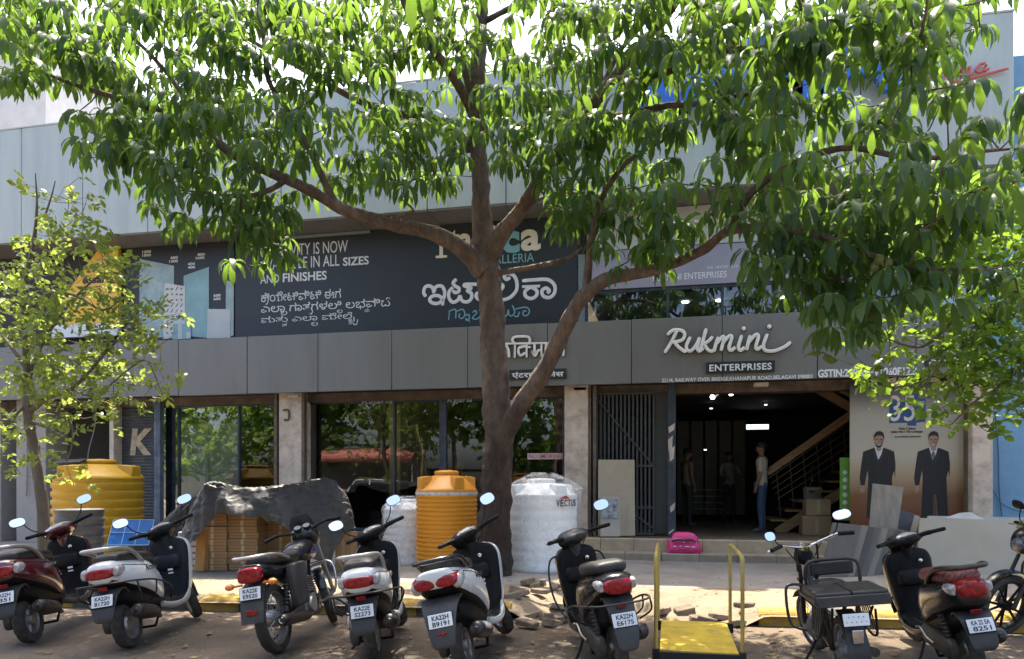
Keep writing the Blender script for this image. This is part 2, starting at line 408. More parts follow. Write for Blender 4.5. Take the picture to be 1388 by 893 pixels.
# wall behind the signs and the upper window strip
wx0, wx1 = FX(795, YS), FX(1100, YS)
mb = MB(); mb.bx(XL, wx0 - 0.02, YS + 0.06, YS + 0.3, Z1 - 0.3, Z2 - 0.04); mb.bx(wx0 - 0.02, XR, YS + 0.06, YS + 0.3, 4.97, Z2 - 0.04); mb.build('sign_wall', dark, B)
zw0, zw1 = Z1 - 0.02, F(852, 396, YS).z
mb = MB(); xs = [wx0, FX(905, YS), FX(979, YS), FX(1050, YS), XR - 0.1]
for i, xx in enumerate(xs): mb.bx(xx - 0.025, xx + 0.025, YS - 0.03, YS + 0.06, zw0, zw1)
mb.bx(xs[0], xs[-1], YS - 0.025, YS + 0.055, zw1, zw1 + 0.05); mb.bx(xs[0], xs[-1], YS - 0.025, YS + 0.055, zw0 - 0.05, zw0)
fr = mb.build('upper_window', navy, B)
mb = MB(); mb.add([(xs[0], YS, zw0), (xs[-1], YS, zw0), (xs[-1], YS, zw1), (xs[0], YS, zw1)], [(0, 1, 2, 3)]); mb.build('pane', glassm, fr, flat=True)
mb = MB(); mb.bx(xs[0], xs[-1], YS + 2.5, YS + 2.6, 4.0, 6.4); mb.bx(xs[0], xs[-1], YS + 0.3, YS + 2.6, 4.95, 5.0); mb.bx(xs[0], xs[-1], YS + 0.3, YS + 2.6, 3.95, 4.0)
mb.build('upper_room', mat('upper_room_wall', (0.16, 0.18, 0.19), 0.8), B)
for px, py in ((929, 384), (1058, 406), (975, 419)):
    p = F(px, py, YS + 0.9)
    mb = MB(); mb.lathe([(0.0, -0.02), (0.065, -0.02), (0.07, 0), (0.0, 0)], T(p.x, p.y, 4.94), 18); mb.build('ceiling_downlight', white_e, B)

# ground floor: pillars, shutters, windows
def pillar(px0, px1, y0, y1, z0, z1, m, name='pillar'):
    mb = MB(); mb.bx(FX(px0, y0), FX(px1, y0), y0, y1, z0, z1); return mb.build(name, m, B, bevel=0.012)
ZC = Z0 + 0.03
pillar(-40, 1, 13.45, 13.9, 0.15, ZC, conc)
pillar(22, 62, 13.40, 14.0, 0.15, ZC, conc)
pillar(148, 154, 13.45, 13.95, 0.15, ZC, cream)
p_ = pillar(378, 409, 13.38, 14.0, 0.15, ZC, cream)
pillar(765, 797, 13.35, 14.0, 0.15, ZC, cream)
pillar(1318, 1346, 13.2, 14.0, 0.15, ZC, cream)
mb = MB(); a = F(390, 556, 13.37)
mb.tube(sm([F(384, 556, 13.36), F(391, 556, 13.36), F(391, 568, 13.36), F(385, 569, 13.36)], 3), 0.022, 6); mb.build('wall_bracket', rust, B)
mb = MB()
for px in (411, 374, 799, 806, 1312):
    x = FX(px, 13.4); mb.bx(x - 0.03, x + 0.03, 13.38, 13.5, 0.15 if px < 700 else 0.48, ZC)
mb.build('shutter_rails', rust, B)
for px in (397, 786, 1032, 1300):
    mb = MB(); p = F(px, 524, 13.35); mb.box((p.x, 13.42, Z0 - 0.04), (0.24, 0.14, 0.07)); mb.build('lamp_housing', mat('lamp_housing', (0.62, 0.56, 0.5), 0.5), B, bevel=0.01)
# beam above windows
mb = MB(); mb.bx(XL, XR, 13.62, 13.95, Z0 - 0.14, Z0 + 0.03); mb.build('lintel', mat('lintel_paint', (0.10, 0.07, 0.05), 0.7, var=0.4, scale=6, dirt=(0.3, 0.22, 0.17), dirt_amt=0.5, dirt_scale=4), B)
# roller shutter with faded letter
sx0, sx1 = FX(154, 13.7), FX(208, 13.7)
mb = MB(); n = 46
rings = []
for i in range(n * 4 + 1):
    z = 0.2 + (ZC - 0.2) * i / (n * 4); yy = 13.7 - 0.014 * abs(math.sin(math.pi * i / 4))
    rings.append([Vector((sx0, yy, z)), Vector((sx1, yy, z))])
mb.loft(rings, False, closed=False); sh = mb.build('roller_shutter', mat('shutter_steel', (0.05, 0.056, 0.06), 0.55, metal=0.3, var=0.2, scale=3, dirt=(0.16, 0.13, 0.1), dirt_amt=0.5), B)
mb = MB(); ftext(mb, 'K', 176, 206, 581, 617, 13.68, bold=0.045, depth=0.004, shear=0.12)
mb.build('lettering', mat('faded_letter', (0.42, 0.33, 0.22), 0.8, var=0.35, scale=9), sh)
mb = MB(); mb.bx(FX(208, 13.5), FX(217, 13.5), 13.5, 13.62, 0.15, ZC); mb.build('post', mat('post_blue', (0.07, 0.10, 0.14), 0.6, var=0.35, scale=5, dirt=(0.3, 0.28, 0.25), dirt_amt=0.4, dirt_scale=5), B, bevel=0.006)
# windows
def window(px0, px1, z0, mull, pane_tint=None):
    x0, x1 = FX(px0, YG), FX(px1, YG); z1 = Z0 - 0.12
    mb = MB(); fw = 0.045
    mb.bx(x0, x0 + fw, YG - 0.04, YG + 0.05, z0, z1); mb.bx(x1 - fw, x1, YG - 0.04, YG + 0.05, z0, z1)
    mb.bx(x0 + fw, x1 - fw, YG - 0.04, YG + 0.05, z0, z0 + 0.06); mb.bx(x0 + fw, x1 - fw, YG - 0.04, YG + 0.05, z1 - 0.05, z1)
    for q, w in mull:
        xm = FX(q, YG); mb.bx(xm - w, xm + w, YG - 0.05, YG + 0.06, z0 + 0.06, z1 - 0.05)
    f = mb.build('window', navy, B, bevel=0.004)
    mb = MB(); mb.add([(x0 + .02, YG, z0 + .03), (x1 - .02, YG, z0 + .03), (x1 - .02, YG, z1 - .02), (x0 + .02, YG, z1 - .02)], [(0, 1, 2, 3)])
    mb.build('pane', glassm, f, flat=True)
    mb = MB(); mb.bx(x0, x1, YG - 0.06, YG + 0.3, 0.15, z0 - 0.001); mb.build('window_sill', step_m, B, bevel=0.01)
    return f
w1 = window(217, 375, 0.45, [(243, 0.012), (325, 0.012)])
w2 = window(412, 766, 0.48, [(535, 0.02), (601, 0.07)])
lt = mat('glass_lettering', (0.34, 0.38, 0.42), 0.6)
mb = MB(); ftext(mb, 'Kajaria · Kajaria', 296, 366, 543, 553, YG - 0.02, bold=0.012, depth=0.002, shear=0.25)
mb.build('lettering', lt, w1)
mb = MB(); ftext(mb, 'Kajaria', 606, 640, 538, 548, YG - 0.05, bold=0.012, depth=0.002, shear=0.25); ftext(mb, 'Kajaria', 490, 532, 540, 550, YG - 0.05, bold=0.012, depth=0.002, shear=0.25)
mb.build('lettering', lt, w2)
mb = MB(); a = F(715, 622.5, YG - 0.02); b_ = F(764, 614, YG - 0.02)
mb.bx(a.x, b_.x, YG - 0.02, YG - 0.015, a.z, b_.z); stk = mb.build('sticker', mat('sticker_pink', (0.62, 0.50, 0.50), 0.6), w2)
mb = MB(); text(mb, 'NO SMOKING', T(a.x + .03, YG - .021, a.z + .02) @ FACE, b_.x - a.x - .06, b_.z - a.z - .04, bold=0.01, depth=0.002); 
for v_ in (): pass
mb.build('lettering', mat('sticker_red', (0.5, 0.04, 0.06), 0.6), w2)
# interior shell
mb = MB(); xi0, xi1 = FX(154, YG), XR
mb.bx(xi0, xi1, 22, 22.2, 0.4, 3.4); mb.bx(xi0 - .2, xi0, YG + .3, 22, 0.4, 3.4); mb.bx(xi1, xi1 + .1, 14.0, 22, 0.4, 3.4)
xd = FX(800, YG); mb.bx(xd - .08, xd + .08, YG + .3, 17.5, 0.49, 3.2)
xd2 = FX(392, YG); mb.bx(xd2 - .08, xd2 + .08, YG + .3, 19.5, 0.49, 3.2)
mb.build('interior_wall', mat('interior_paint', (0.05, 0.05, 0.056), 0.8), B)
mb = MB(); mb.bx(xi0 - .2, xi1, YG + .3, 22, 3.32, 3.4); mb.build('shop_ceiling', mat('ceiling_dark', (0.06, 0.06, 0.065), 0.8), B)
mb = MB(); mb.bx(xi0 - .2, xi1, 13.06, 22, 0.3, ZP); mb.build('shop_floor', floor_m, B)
# left dark openings: inner room of the neighbouring bay
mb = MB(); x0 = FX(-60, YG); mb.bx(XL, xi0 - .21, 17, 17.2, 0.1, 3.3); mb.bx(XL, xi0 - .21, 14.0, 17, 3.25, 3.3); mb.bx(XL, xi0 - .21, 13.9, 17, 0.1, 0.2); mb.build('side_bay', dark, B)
mb = MB()
for k in range(9):
    x = FX(2 + k * 2.4, 14.2); mb.bx(x - .012, x + .012, 14.2, 14.22, 0.2, 3.2)
mb.build('bay_grille', mat('grille_brown', (0.03, 0.022, 0.02), 0.6), B)
mb = MB(); mb.tube(sm([F(131, 545, 13.9), F(128, 580, 13.9), F(120, 612, 13.9), F(118, 640, 13.9)], 4), 0.012, 6)
mb.tube(sm([F(36, 596, 13.35), F(36, 640, 13.35), F(35, 672, 13.35)], 3), 0.02, 8); mb.build('hanging_cable', mat('cable_grey', (0.3, 0.3, 0.29), 0.5), B)
# display walls seen through the windows
pm = mat('display_tile', (0.42, 0.42, 0.40), 0.25, var=0.12, scale=1.2); pm2 = mat('display_tile_pale', (0.55, 0.56, 0.53), 0.25, var=0.1, scale=1.0)
mb = MB(); a = FX(243, 14.6); b_ = FX(283, 14.6); c_ = FX(322, 14.6)
mb.bx(a, b_ - .01, 14.6, 14.64, 0.5, F(260, 574, 14.6).z); mb.bx(b_ + .01, c_, 14.6, 14.64, 0.5, F(260, 574, 14.6).z, 1); mb.build('display_panel', [pm2, pm], B)
gold = mat('gold_panel', (0.36, 0.25, 0.10), 0.3, metal=0.5, var=0.3, scale=3)
mb = MB(); mb.bx(FX(527, 14.4), FX(543, 14.4), 14.4, 14.8, 0.49, 3.3); mb.build('inner_column', gold, B, bevel=0.01)
mb = MB()
for pts, r in (([(572, 645), (573, 610), (567, 590), (565, 575)], 0.055), ([(425, 645), (431, 632), (436, 620)], 0.06)):
    mb.tube(sm([F(x, y, 14.5) for x, y in pts], 4), r, 10)
mb.build('brass_pipe', mat('brass', (0.6, 0.36, 0.10), 0.22, metal=0.8), B)
# steps in front of the doorway
ex0, ex1 = FX(770, 12.9), FX(1200, 12.9)
mb = MB()
n = 9
for k in range(n): mb.bx(ex0 + (ex1 - ex0) * k / n + .003, ex0 + (ex1 - ex0) * (k + 1) / n - .003, 12.86, 13.3, 0.13, ZP)
mb.build('doorway_step', step_m, B, bevel=0.008)
mb = MB()
for k in range(n): mb.bx(ex0 - .2 + (ex1 - ex0 + .3) * k / n + .003, ex0 - .2 + (ex1 - ex0 + .3) * (k + 1) / n - .003, 12.5, 12.86, 0.1, 0.27)
mb.build('lower_step', mat('step_stone_lower', (0.30, 0.25, 0.19), 0.75, var=0.2, scale=4, dirt=(0.15, 0.12, 0.1), dirt_amt=0.6), B, bevel=0.01)
# folding gate
gx0, gx1 = FX(809, 13.55), FX(886, 13.55); gz0 = 0.52; gz1 = Z0 - 0.12
mb = MB()
for k in range(15):
    x = gx0 + (gx1 - gx0) * k / 14; mb.bx(x - .018, x + .018, 13.54, 13.58, gz0, gz1)
for z in (gz0, 1.75, gz1, 1.0): mb.bx(gx0, gx1, 13.52, 13.545, z - .02, z + .02)
mb.tube([(gx0, 13.53, gz1 - .1), (gx1, 13.53, 1.75)], 0.018, 6); mb.tube([(gx0 + .5, 13.53, 1.0), (gx1, 13.53, gz0 + .1)], 0.018, 6)
mb.bx(gx1 + .02, gx1 + .3, 13.6, 13.64, gz0, gz1)
mb.build('folding_gate', mat('gate_paint', (0.05, 0.052, 0.055), 0.55, var=0.2), B)
mb = MB(); mb.bx(FX(905, 13.4), FX(916, 13.4), 13.4, 13.54, ZP, ZC)
ps = mb.build('door_post', navy, B, bevel=0.006)
mb = MB()
for y0, y1, a, b_ in ((573, 587, 906, 915), (590, 612, 905.5, 912), (604, 626, 907, 914.5), (681, 695, 908, 915), (716, 724, 906, 914)):
    q = [F(a, y0 + 6, 13.397), F(b_, y0, 13.397), F(b_ - 1, y1 - 5, 13.397), F(a + 1, y1, 13.397)]; mb.add(q, [(3, 2, 1, 0)])
mb.build('chipped_paint', cream, ps, flat=True)
# staircase inside
SY = 15.2
mb = MB()
def beam(mb, a, b, y0, y1, h):
    a = Vector(a); b = Vector(b); d = (b - a).normalized(); n_ = Vector((-d.z, 0, d.x)) * h / 2
    q = [a - n_, b - n_, b + n_, a + n_]
    mb.add([(p.x, y0, p.z) for p in q] + [(p.x, y1, p.z) for p in q], [(3, 2, 1, 0), (4, 5, 6, 7), (0, 1, 5, 4), (1, 2, 6, 5), (2, 3, 7, 6), (3, 0, 4, 7)])
beam(mb, F(1040, 642, SY), F(1165, 556, SY), SY - .05, SY + .03, 0.09)
beam(mb, F(1042, 636, SY), F(1165, 549, SY), SY - .03, SY + .05, 0.05)
beam(mb, F(1052, 722, SY), F(1160, 655, SY), SY - .05, SY + .03, 0.18)
beam(mb, F(1100, 522, SY), F(1165, 560, SY), SY - .05, SY + .03, 0.16)
beam(mb, F(1128, 522, SY), F(1175, 548, SY), SY - .2, SY - .12, 0.16)
k0 = F(1040, 720, SY + .5)
for k in range(7):
    mb.bx(k0.x + k * .27, k0.x + k * .27 + .36, SY + .04, SY + 1.2, ZP + .2 + k * .19, ZP + .24 + k * .19)
mb.build('staircase', wood, B, bevel=0.004)
mb = MB()
for o_ in range(5):
    a = F(1042 + o_ * 3, 648 + o_ * 7, SY); c_ = F(1165, 562 + o_ * 11, SY)
    mb.tube([a, c_], 0.009, 6)
for k in range(6):
    mb.tube([F(1052 + k * 18, 634 - k * 12.6, SY), F(1058 + k * 18, 700 - k * 12, SY)], 0.009, 6)
mb.build('stair_railing', mat('railing_bronze', (.12, .09, .065), .4, metal=.5), B)
# parapet: pale parts of the upper storey have a metal coping
mb = MB(); mb.bx(XL - 3, XRU, YU - .01, YU + .25, Z3 + .002, Z3 + .04); mb.build('parapet_coping', acpl, B, bevel=0.006)

# neighbours
nb = thing('neighbour_building', 'pale rendered upper storey of the neighbouring building far left, behind the cladding', 'building')
mb = MB(); a = P(-150, 300, 24); b_ = P(62, 300, 24); mb.bx(a.x - 8, b_.x, b_.y, b_.y + 8, 0, P(0, 48, 24).z); mb.build('wall', mat('neighbour_render', (0.55, 0.55, 0.54), 0.8, var=0.1, scale=2), nb)
mb = MB(); mb.bx(a.x - 8.2, b_.x + .2, b_.y - .3, b_.y + 8, P(0, 48, 24).z + .01, P(0, 38, 24).z); mb.build('roof_slab', conc, nb)
bb = thing('blue_building', 'bright blue painted building at the far right edge with a dark window', 'building')
blue = mat('blue_paint', (0.15, 0.31, 0.47), 0.6, var=0.12, scale=2, dirt=(0.12, 0.22, 0.33), dirt_amt=0.5, dirt_scale=1.5)
mb = MB(); bxx = XR + 0.03; mb.bx(bxx, bxx + .75, 13.35, 13.9, 0.15, 8.35); mb.bx(bxx + .75, bxx + 12, 13.6, 22, 0.15, 8.35); mb.build('wall', blue, bb, bevel=0.01)
mb = MB(); q = F(1377, 640, 13.58); q1 = F(1377, 515, 13.58); mb.bx(q.x, q.x + 1.4, 13.52, 13.62, q.z, q1.z); wnd = mb.build('window', black, bb)
mb = MB(); mb.bx(q.x + .06, q.x + 1.34, 13.51, 13.518, q.z + .06, q1.z - .06); mb.build('pane', mat('dark_glass', (0.02, 0.022, 0.025), 0.08), wnd)
mb = MB(); a = F(1352, 540, 13.3); mb.tube(sm([F(1349, 560, 13.3), F(1353, 610, 13.3), F(1354, 660, 13.3), F(1358, 700, 13.3)], 4), 0.012, 6)
mb.tube(sm([F(1346, 665, 13.3), F(1360, 684, 13.3), F(1388, 694, 13.3), F(1420, 696, 13.3)], 4), 0.008, 6); mb.build('wall_cable', mat('cable_blue', (0.05, 0.11, 0.18), 0.5), bb)
mb = MB(); mb.bx(bxx + .76, bxx + 12, 13.55, 13.62, 8.36, 8.6); mb.build('parapet', conc, bb)

# ------------------------------------------------------------------ signs
signnavy = mat('sign_navy', (0.022, 0.027, 0.036), 0.45, var=0.12, scale=0.8)
wht = mat('sign_white', (0.72, 0.74, 0.76), 0.5, var=0.04)
teal = mat('sign_teal', (0.20, 0.45, 0.52), 0.5, var=0.05)
creamw = mat('sign_cream', (0.78, 0.73, 0.62), 0.5, var=0.04)
def board(name, label, px0, px1, z0, z1, m, Y=None, th=0.05):
    Y = Y or YS; x0, x1 = FX(px0, Y), FX(px1, Y)
    o = thing(name, label, 'sign', ((x0 + x1) / 2, Y, z0)); o.location = (0, 0, 0)
    mb = MB(); mb.bx(x0, x1, Y, Y + th, z0, z1); mb.build('panel', m, o, bevel=0.004); return o
bi = board('billboard', 'wide navy billboard with large white and teal lettering above the fascia, behind the tree trunk', 318.5, 783, Z1 - .15, Z2 - .04, signnavy)
Y = YS
mb = MB()
ftext(mb, 'CREATIVITY IS NOW', 353, 471.5, 333.8, 349.5, Y, depth=.006); ftext(mb, 'AVAILABLE IN ALL', 353, 460, 352, 367, Y, depth=.006)
ftext(mb, 'SIZES', 465, 500, 349, 360.5, Y, bold=.02, depth=.006); ftext(mb, 'AND', 353, 378.5, 373, 384.5, Y, depth=.006); ftext(mb, 'FINISHES', 383.5, 443, 370.5, 382.6, Y, bold=.02, depth=.006)
for ln, a_, b_, yt_, yb_ in (('ಕಿಯೇಟಿವಿಟಿ ಈಗ', 354, 462, 396.5, 409.5), ('ಎಲಾ ಗಾತಗಳಲಿ ಲಭವಿದೆ', 354, 529, 412.3, 425.8), ('ಮತು ಎಲಾ ಮೇಲೈ', 354, 481, 429, 442)):
    ftext(mb, ln, a_, b_, yt_, yb_, Y, bold=-.004, depth=.006)
def sub(ch, x0, x1, y0, y1): ftext(mb, ch, 340 + x0 / 6.309, 340 + x1 / 6.309, 320 + y0 / 6.309, 320 + y1 / 6.309, Y, depth=.007)
sub('ಲ', 258, 312, 642, 676); sub('ಲ', 738, 784, 630, 660); sub('ಯ', 975, 1014, 618, 650); sub('ತ', 268, 310, 742, 776); sub('ಲ', 518, 574, 738, 768); sub('ಮ', 838, 868, 728, 754)
K1 = [[(122, 500), (140, 510), (150, 540), (140, 578), (128, 582)], [(515, 620), (528, 640), (518, 665), (505, 660)], [(875, 740), (885, 755), (905, 752), (915, 712)]]
strokes(mb, K1, (340, 320), 6.309, Y, 0.009, 0.006)
K2 = [  # ಇಟಾಲಿಕಾ (zoom 5.582, origin 560,290)
 [(97, 625), (80, 595), (90, 555), (120, 543), (148, 560), (158, 600)], [(158, 590), (172, 552), (215, 545), (238, 585), (230, 640), (190, 675), (145, 672), (125, 648), (145, 622), (190, 618), (222, 645), (222, 692)],
 [(328, 492), (303, 520), (318, 545), (345, 560), (345, 585), (320, 595), (300, 580)], [(300, 555), (272, 590), (272, 635), (300, 668), (340, 650), (355, 615)], [(355, 615), (370, 655), (410, 665), (440, 640), (440, 600), (410, 580), (440, 560), (390, 545), (395, 532), (470, 532), (520, 540), (550, 580), (540, 630), (500, 645), (475, 620), (490, 590)],
 [(640, 545), (660, 530), (680, 545), (665, 570), (640, 565), (620, 590), (630, 630), (680, 648), (735, 630), (780, 580), (785, 520), (765, 470), (720, 448), (690, 470), (705, 495), (735, 480)],
 [(825, 505), (930, 497), (1020, 497), (1070, 540), (1068, 600), (1030, 632), (985, 620), (975, 580), (1005, 560), (1030, 580), (1015, 600)], [(825, 550), (960, 545)], [(895, 550), (850, 580), (850, 620), (890, 640), (930, 620), (935, 580), (895, 552)]]
strokes(mb, K2, (560, 290), 5.582, Y, 0.034, 0.012)
mb.build('lettering', wht, bi)
mb = MB()
ftext(mb, 'I', 596, 600.5, 313, 350, Y, bold=.05, depth=.02); ftext(mb, 'ta', 608, 640, 312.5, 343, Y, bold=.028, depth=.02); ftext(mb, 'li', 645, 673, 305, 342, Y, bold=.03, depth=.02); ftext(mb, 'a', 706, 733, 312, 341, Y, bold=.03, depth=.02)
for q in ((591, 606, 347, 350), (591, 606, 313, 316), (613, 621, 322, 325), (666, 675, 316, 319)):
    a = F(q[0], q[3], Y); b_ = F(q[0], q[2], Y); mb.bx(a.x, FX(q[1], Y), Y - .023, Y - .002, a.z, b_.z)
mb.build('cream_lettering', creamw, bi)
mb = MB(); ftext(mb, 'c', 680, 704.5, 314.5, 344, Y, bold=.045, depth=.02); ftext(mb, 'GALLERIA', 660, 724, 346.5, 358.5, Y, bold=.0, depth=.006)
K3 = [[(268, 738), (320, 722), (322, 790)], [(275, 740), (268, 800)], [(330, 735), (375, 722), (392, 760), (370, 790), (345, 775), (355, 752)], [(392, 770), (420, 760), (425, 790), (405, 805), (400, 790), (430, 815)],
 [(450, 745), (470, 730), (480, 750), (460, 770), (450, 790), (480, 795), (510, 770), (515, 735), (500, 725)], [(540, 730), (590, 725), (610, 760), (590, 790), (555, 785), (545, 760), (570, 745)],
 [(660, 740), (670, 725), (688, 740), (672, 765), (690, 778), (712, 760), (720, 725), (725, 760), (745, 770), (768, 745), (760, 712), (750, 690)], [(768, 720), (850, 705), (880, 730), (865, 765), (835, 765), (835, 735), (858, 735)], [(762, 770), (790, 775), (805, 740)]]
strokes(mb, K3, (560, 290), 5.582, Y, 0.012, 0.006)
mb.build('teal_lettering', teal, bi)
mb = MB(); a = F(380, 325, Y - .03); mb.bx(FX(380, Y), FX(503, Y), Y - .05, Y - .03, F(380, 326, Y).z, Z2 - .05); mb.bx(FX(784, Y), FX(793, Y), Y - .02, Y + .02, Z1 - .1, F(790, 345, Y).z); mb.build('perforated_strip', mat('perforated_steel', (0.17, 0.22, 0.23), 0.5, var=0.7, scale=120), bi)

bt = board('tile_size_billboard', 'black billboard picturing pale tile sheets of different sizes, left of the lettered billboard', 160.5, 317.5, Z1 - .15, Z2 - .04, mat('board_black', (0.016, 0.018, 0.024), 0.45, var=0.1))
def quadp(mb, pts, Y, m=0):
    q = [F(x, y, Y) for x, y in pts]; mb.add(q + [v + Vector((0, .006, 0)) for v in q], [(3, 2, 1, 0), (4, 5, 6, 7), (0, 1, 5, 4), (1, 2, 6, 5), (2, 3, 7, 6), (3, 0, 4, 7)], m)
def z7(*pts): return [(80 + x / 5.338, 310 + y / 5.338) for x, y in pts]
tl = mat('tile_blue_grey', (0.26, 0.37, 0.385), 0.4, var=0.22, scale=3.5, dirt=(0.55, 0.62, 0.62), dirt_amt=0.5, dirt_scale=5); tl2 = mat('tile_teal', (0.22, 0.39, 0.42), 0.4, var=0.16, scale=2.5); tl3 = mat('tile_pale', (0.48, 0.52, 0.52), 0.4, var=0.08, scale=3)
tlp = mat('tile_patterned', (0.55, 0.56, 0.54), 0.4, var=0.1); tldk = mat('tile_motif', (0.10, 0.11, 0.12), 0.5)
mb = MB(); quadp(mb, z7((575, 803), (750, 785), (832, 700), (832, 268)), Y - .008); 
mb = MB(); quadp(mb, z7((577, 803), (832, 775), (832, 268), (583, 218)), Y - .010); mb.build('tile_picture', tl, bt, flat=True)
mb = MB(); quadp(mb, z7((898, 772), (1085, 790), (1085, 275), (902, 340)), Y - .010); mb.build('tile_picture', tl2, bt, flat=True)
mb = MB(); quadp(mb, z7((752, 798), (910, 780), (912, 415), (765, 392)), Y - .018); tp = mb.build('tile_picture', tlp, bt, flat=True)
mb = MB(); r2 = random.Random(3)
for i in range(4):
    for j in range(9):
        x = 772 + i * 34; y = 420 + j * 40
        if j == 8 and i > 1: continue
        k = r2.choice([0, 1, 2])
        if k == 0: quadp(mb, z7((x, y + 22), (x + 20, y + 20), (x + 20, y + 10), (x, y + 12)), Y - .022)
        elif k == 1: quadp(mb, z7((x, y + 26), (x + 6, y + 26), (x + 22, y), (x + 16, y)), Y - .022)
        else: quadp(mb, z7((x + 6, y + 20), (x + 16, y + 20), (x + 16, y + 8), (x + 6, y + 8)), Y - .022)
mb.build('motif', tldk, tp, flat=True)
mb = MB(); quadp(mb, z7((822, 802), (955, 795), (955, 642), (825, 645)), Y - .026); q_ = mb.build('tile_picture', tl2, bt, flat=True)
mb = MB(); quadp(mb, z7((860, 798), (890, 797), (890, 650), (860, 650)), Y - .030); quadp(mb, z7((826, 690), (915, 688), (915, 665), (826, 668)), Y - .034); quadp(mb, z7((920, 792), (953, 790), (953, 745), (920, 748)), Y - .030); mb.build('motif', tl3, q_, flat=True)
mb = MB(); quadp(mb, z7((1070, 792), (1238, 788), (1240, 582), (1075, 580)), Y - .018); mb.build('tile_picture', tl3, bt, flat=True)
mb = MB(); quadp(mb, z7((1205, 790), (1262, 770), (1265, 388), (1208, 372)), Y - .010); mb.build('tile_picture', tl, bt, flat=True)
mb = MB()
for s_, x, y in (('1200', 603, 178), ('1800', 603, 203), ('600', 808, 220), ('1200', 798, 246), ('800', 1003, 197), ('1600', 990, 222), ('400', 932, 265), ('400', 932, 290), ('600', 1118, 493), ('600', 1118, 518), ('195', 1195, 278), ('1200', 1174, 303)):
    w = 62 if len(s_) == 4 else 52; a = 80 + x / 5.338; yy = 310 + y / 5.338; ftext(mb, s_, a, a + w / 5.338, yy - 3.6, yy, Y, bold=.02, depth=.004)
mb.build('lettering', wht, bt)
yb = thing('yellow_shop_sign', 'yellow angular shop sign with white base panel behind the small left tree', 'sign')
mb = MB(); Yy = YS - .12
def poly_plate(mb, pts, Y, th, m=0):
    q = [F(x, y, Y) for x, y in pts]; n = len(q)
    mb.add(q + [v + Vector((0, th, 0)) for v in q], [tuple(reversed(range(n))), tuple(range(n, 2 * n))] + [(i, (i + 1) % n, (i + 1) % n + n, i + n) for i in range(n)], m)
poly_plate(mb, [(88, 440), (160, 436), (160, 333), (136, 334), (111, 368), (88, 400)], Yy, .1); mb.build('panel', mat('sign_yellow', (0.75, 0.44, 0.03), 0.45, var=0.06), yb)
mb = MB(); poly_plate(mb, [(70, 458), (160, 454), (160, 437), (70, 441)], Yy - .01, .1); mb.build('base_panel', wht, yb)
mb = MB(); ftext(mb, 'éssaro', 112, 153, 374, 385, Yy, bold=.03, depth=.006, shear=.2); a = F(120, 388.5, Yy); mb.bx(a.x, FX(153, Yy), Yy - .005, Yy - .001, a.z - .015, a.z); ftext(mb, 'TILES', 132, 158, 440, 447, Yy - .01, bold=.02, depth=.006); mb.build('lettering', black, yb)
lb = board('lilac_sign_board', 'pale lilac sign board above the upper window, partly behind leaves', 796, 1110, zw1 + .06, 5.72, mat('board_lilac', (0.30, 0.29, 0.36), 0.4, var=0.08, scale=1.5), Y=YS - .06)
mb = MB(); ftext(mb, 'RUKMINI ENTERPRISES', 885, 985, 372.5, 381, YS - .06, bold=.004, depth=.005); ftext(mb, 'TILES · SANITARY · BATH', 958, 1000, 361, 364.5, YS - .06, depth=.004); mb.build('lettering', wht, lb)
mb = MB(); mb.bx(FX(796, YS), XR, YS - .05, YS + .05, 5.74, Z2 - .05); mb.build('upper_panel', mat('panel_pale_grey', (0.45, 0.47, 0.48), 0.4, var=0.06), B)
# fascia lettering
rk = thing('script_shop_sign', 'raised white cursive shop name over the open doorway', 'sign')
RUK = [[(478, 408), (452, 462), (420, 514)], [(432, 430), (460, 408), (500, 410), (514, 430), (500, 455), (455, 466)], [(466, 466), (488, 490), (520, 512)],
 [(540, 440), (522, 480), (528, 504), (550, 500), (572, 470), (584, 442)], [(584, 442), (573, 488), (582, 506), (602, 492)], [(615, 400), (600, 455), (586, 508)], [(646, 438), (625, 460), (602, 472)], [(604, 472), (625, 502), (645, 506), (655, 495)],
 [(672, 440), (660, 475), (652, 507)], [(660, 475), (690, 440), (698, 448), (684, 505)], [(690, 472), (722, 436), (735, 443), (722, 488), (732, 503), (752, 488)],
 [(782, 432), (766, 486), (776, 503), (796, 488)], [(792, 400)], [(822, 432), (812, 468), (804, 502)], [(812, 468), (846, 430), (860, 438), (848, 485), (856, 498), (874, 484)],
 [(902, 426), (884, 476), (892, 502), (930, 506), (980, 488), (1012, 464)], [(912, 391)]]
mb = MB(); strokes(mb, RUK, (780, 330), 3.47, YF - .05, 0.03, 0.03); mb.build('lettering', mat('raised_white', (0.74, 0.73, 0.70), 0.35), rk)
mb = MB()
for x, y in RUK[0][:1]: pass
strokes(mb, [[(x + 1, y + 2) for x, y in l] for l in RUK], (780, 330), 3.47, YF - .01, 0.036, 0.025); mb.build('letter_backing', black, rk)
eb = thing('dark_name_plate', 'black plate reading ENTERPRISES under the white cursive shop name', 'sign')
mb = MB(); a = F(957, 507, YF); b_ = F(957, 491.5, YF); mb.bx(a.x, FX(1050, YF), YF - .045, YF - .002, a.z, b_.z); mb.build('panel', mat('plate_black', (0.018, 0.018, 0.02), 0.4), eb, bevel=.004)
mb = MB(); ftext(mb, 'ENTERPRISES', 961.5, 1046, 494.2, 503.3, YF - .045, bold=.018, depth=.012, spacing=1.08); mb.build('lettering', wht, eb)
ab = thing('address_lettering', 'small white address line and tax number along the fascia bottom edge over the doorway', 'sign')
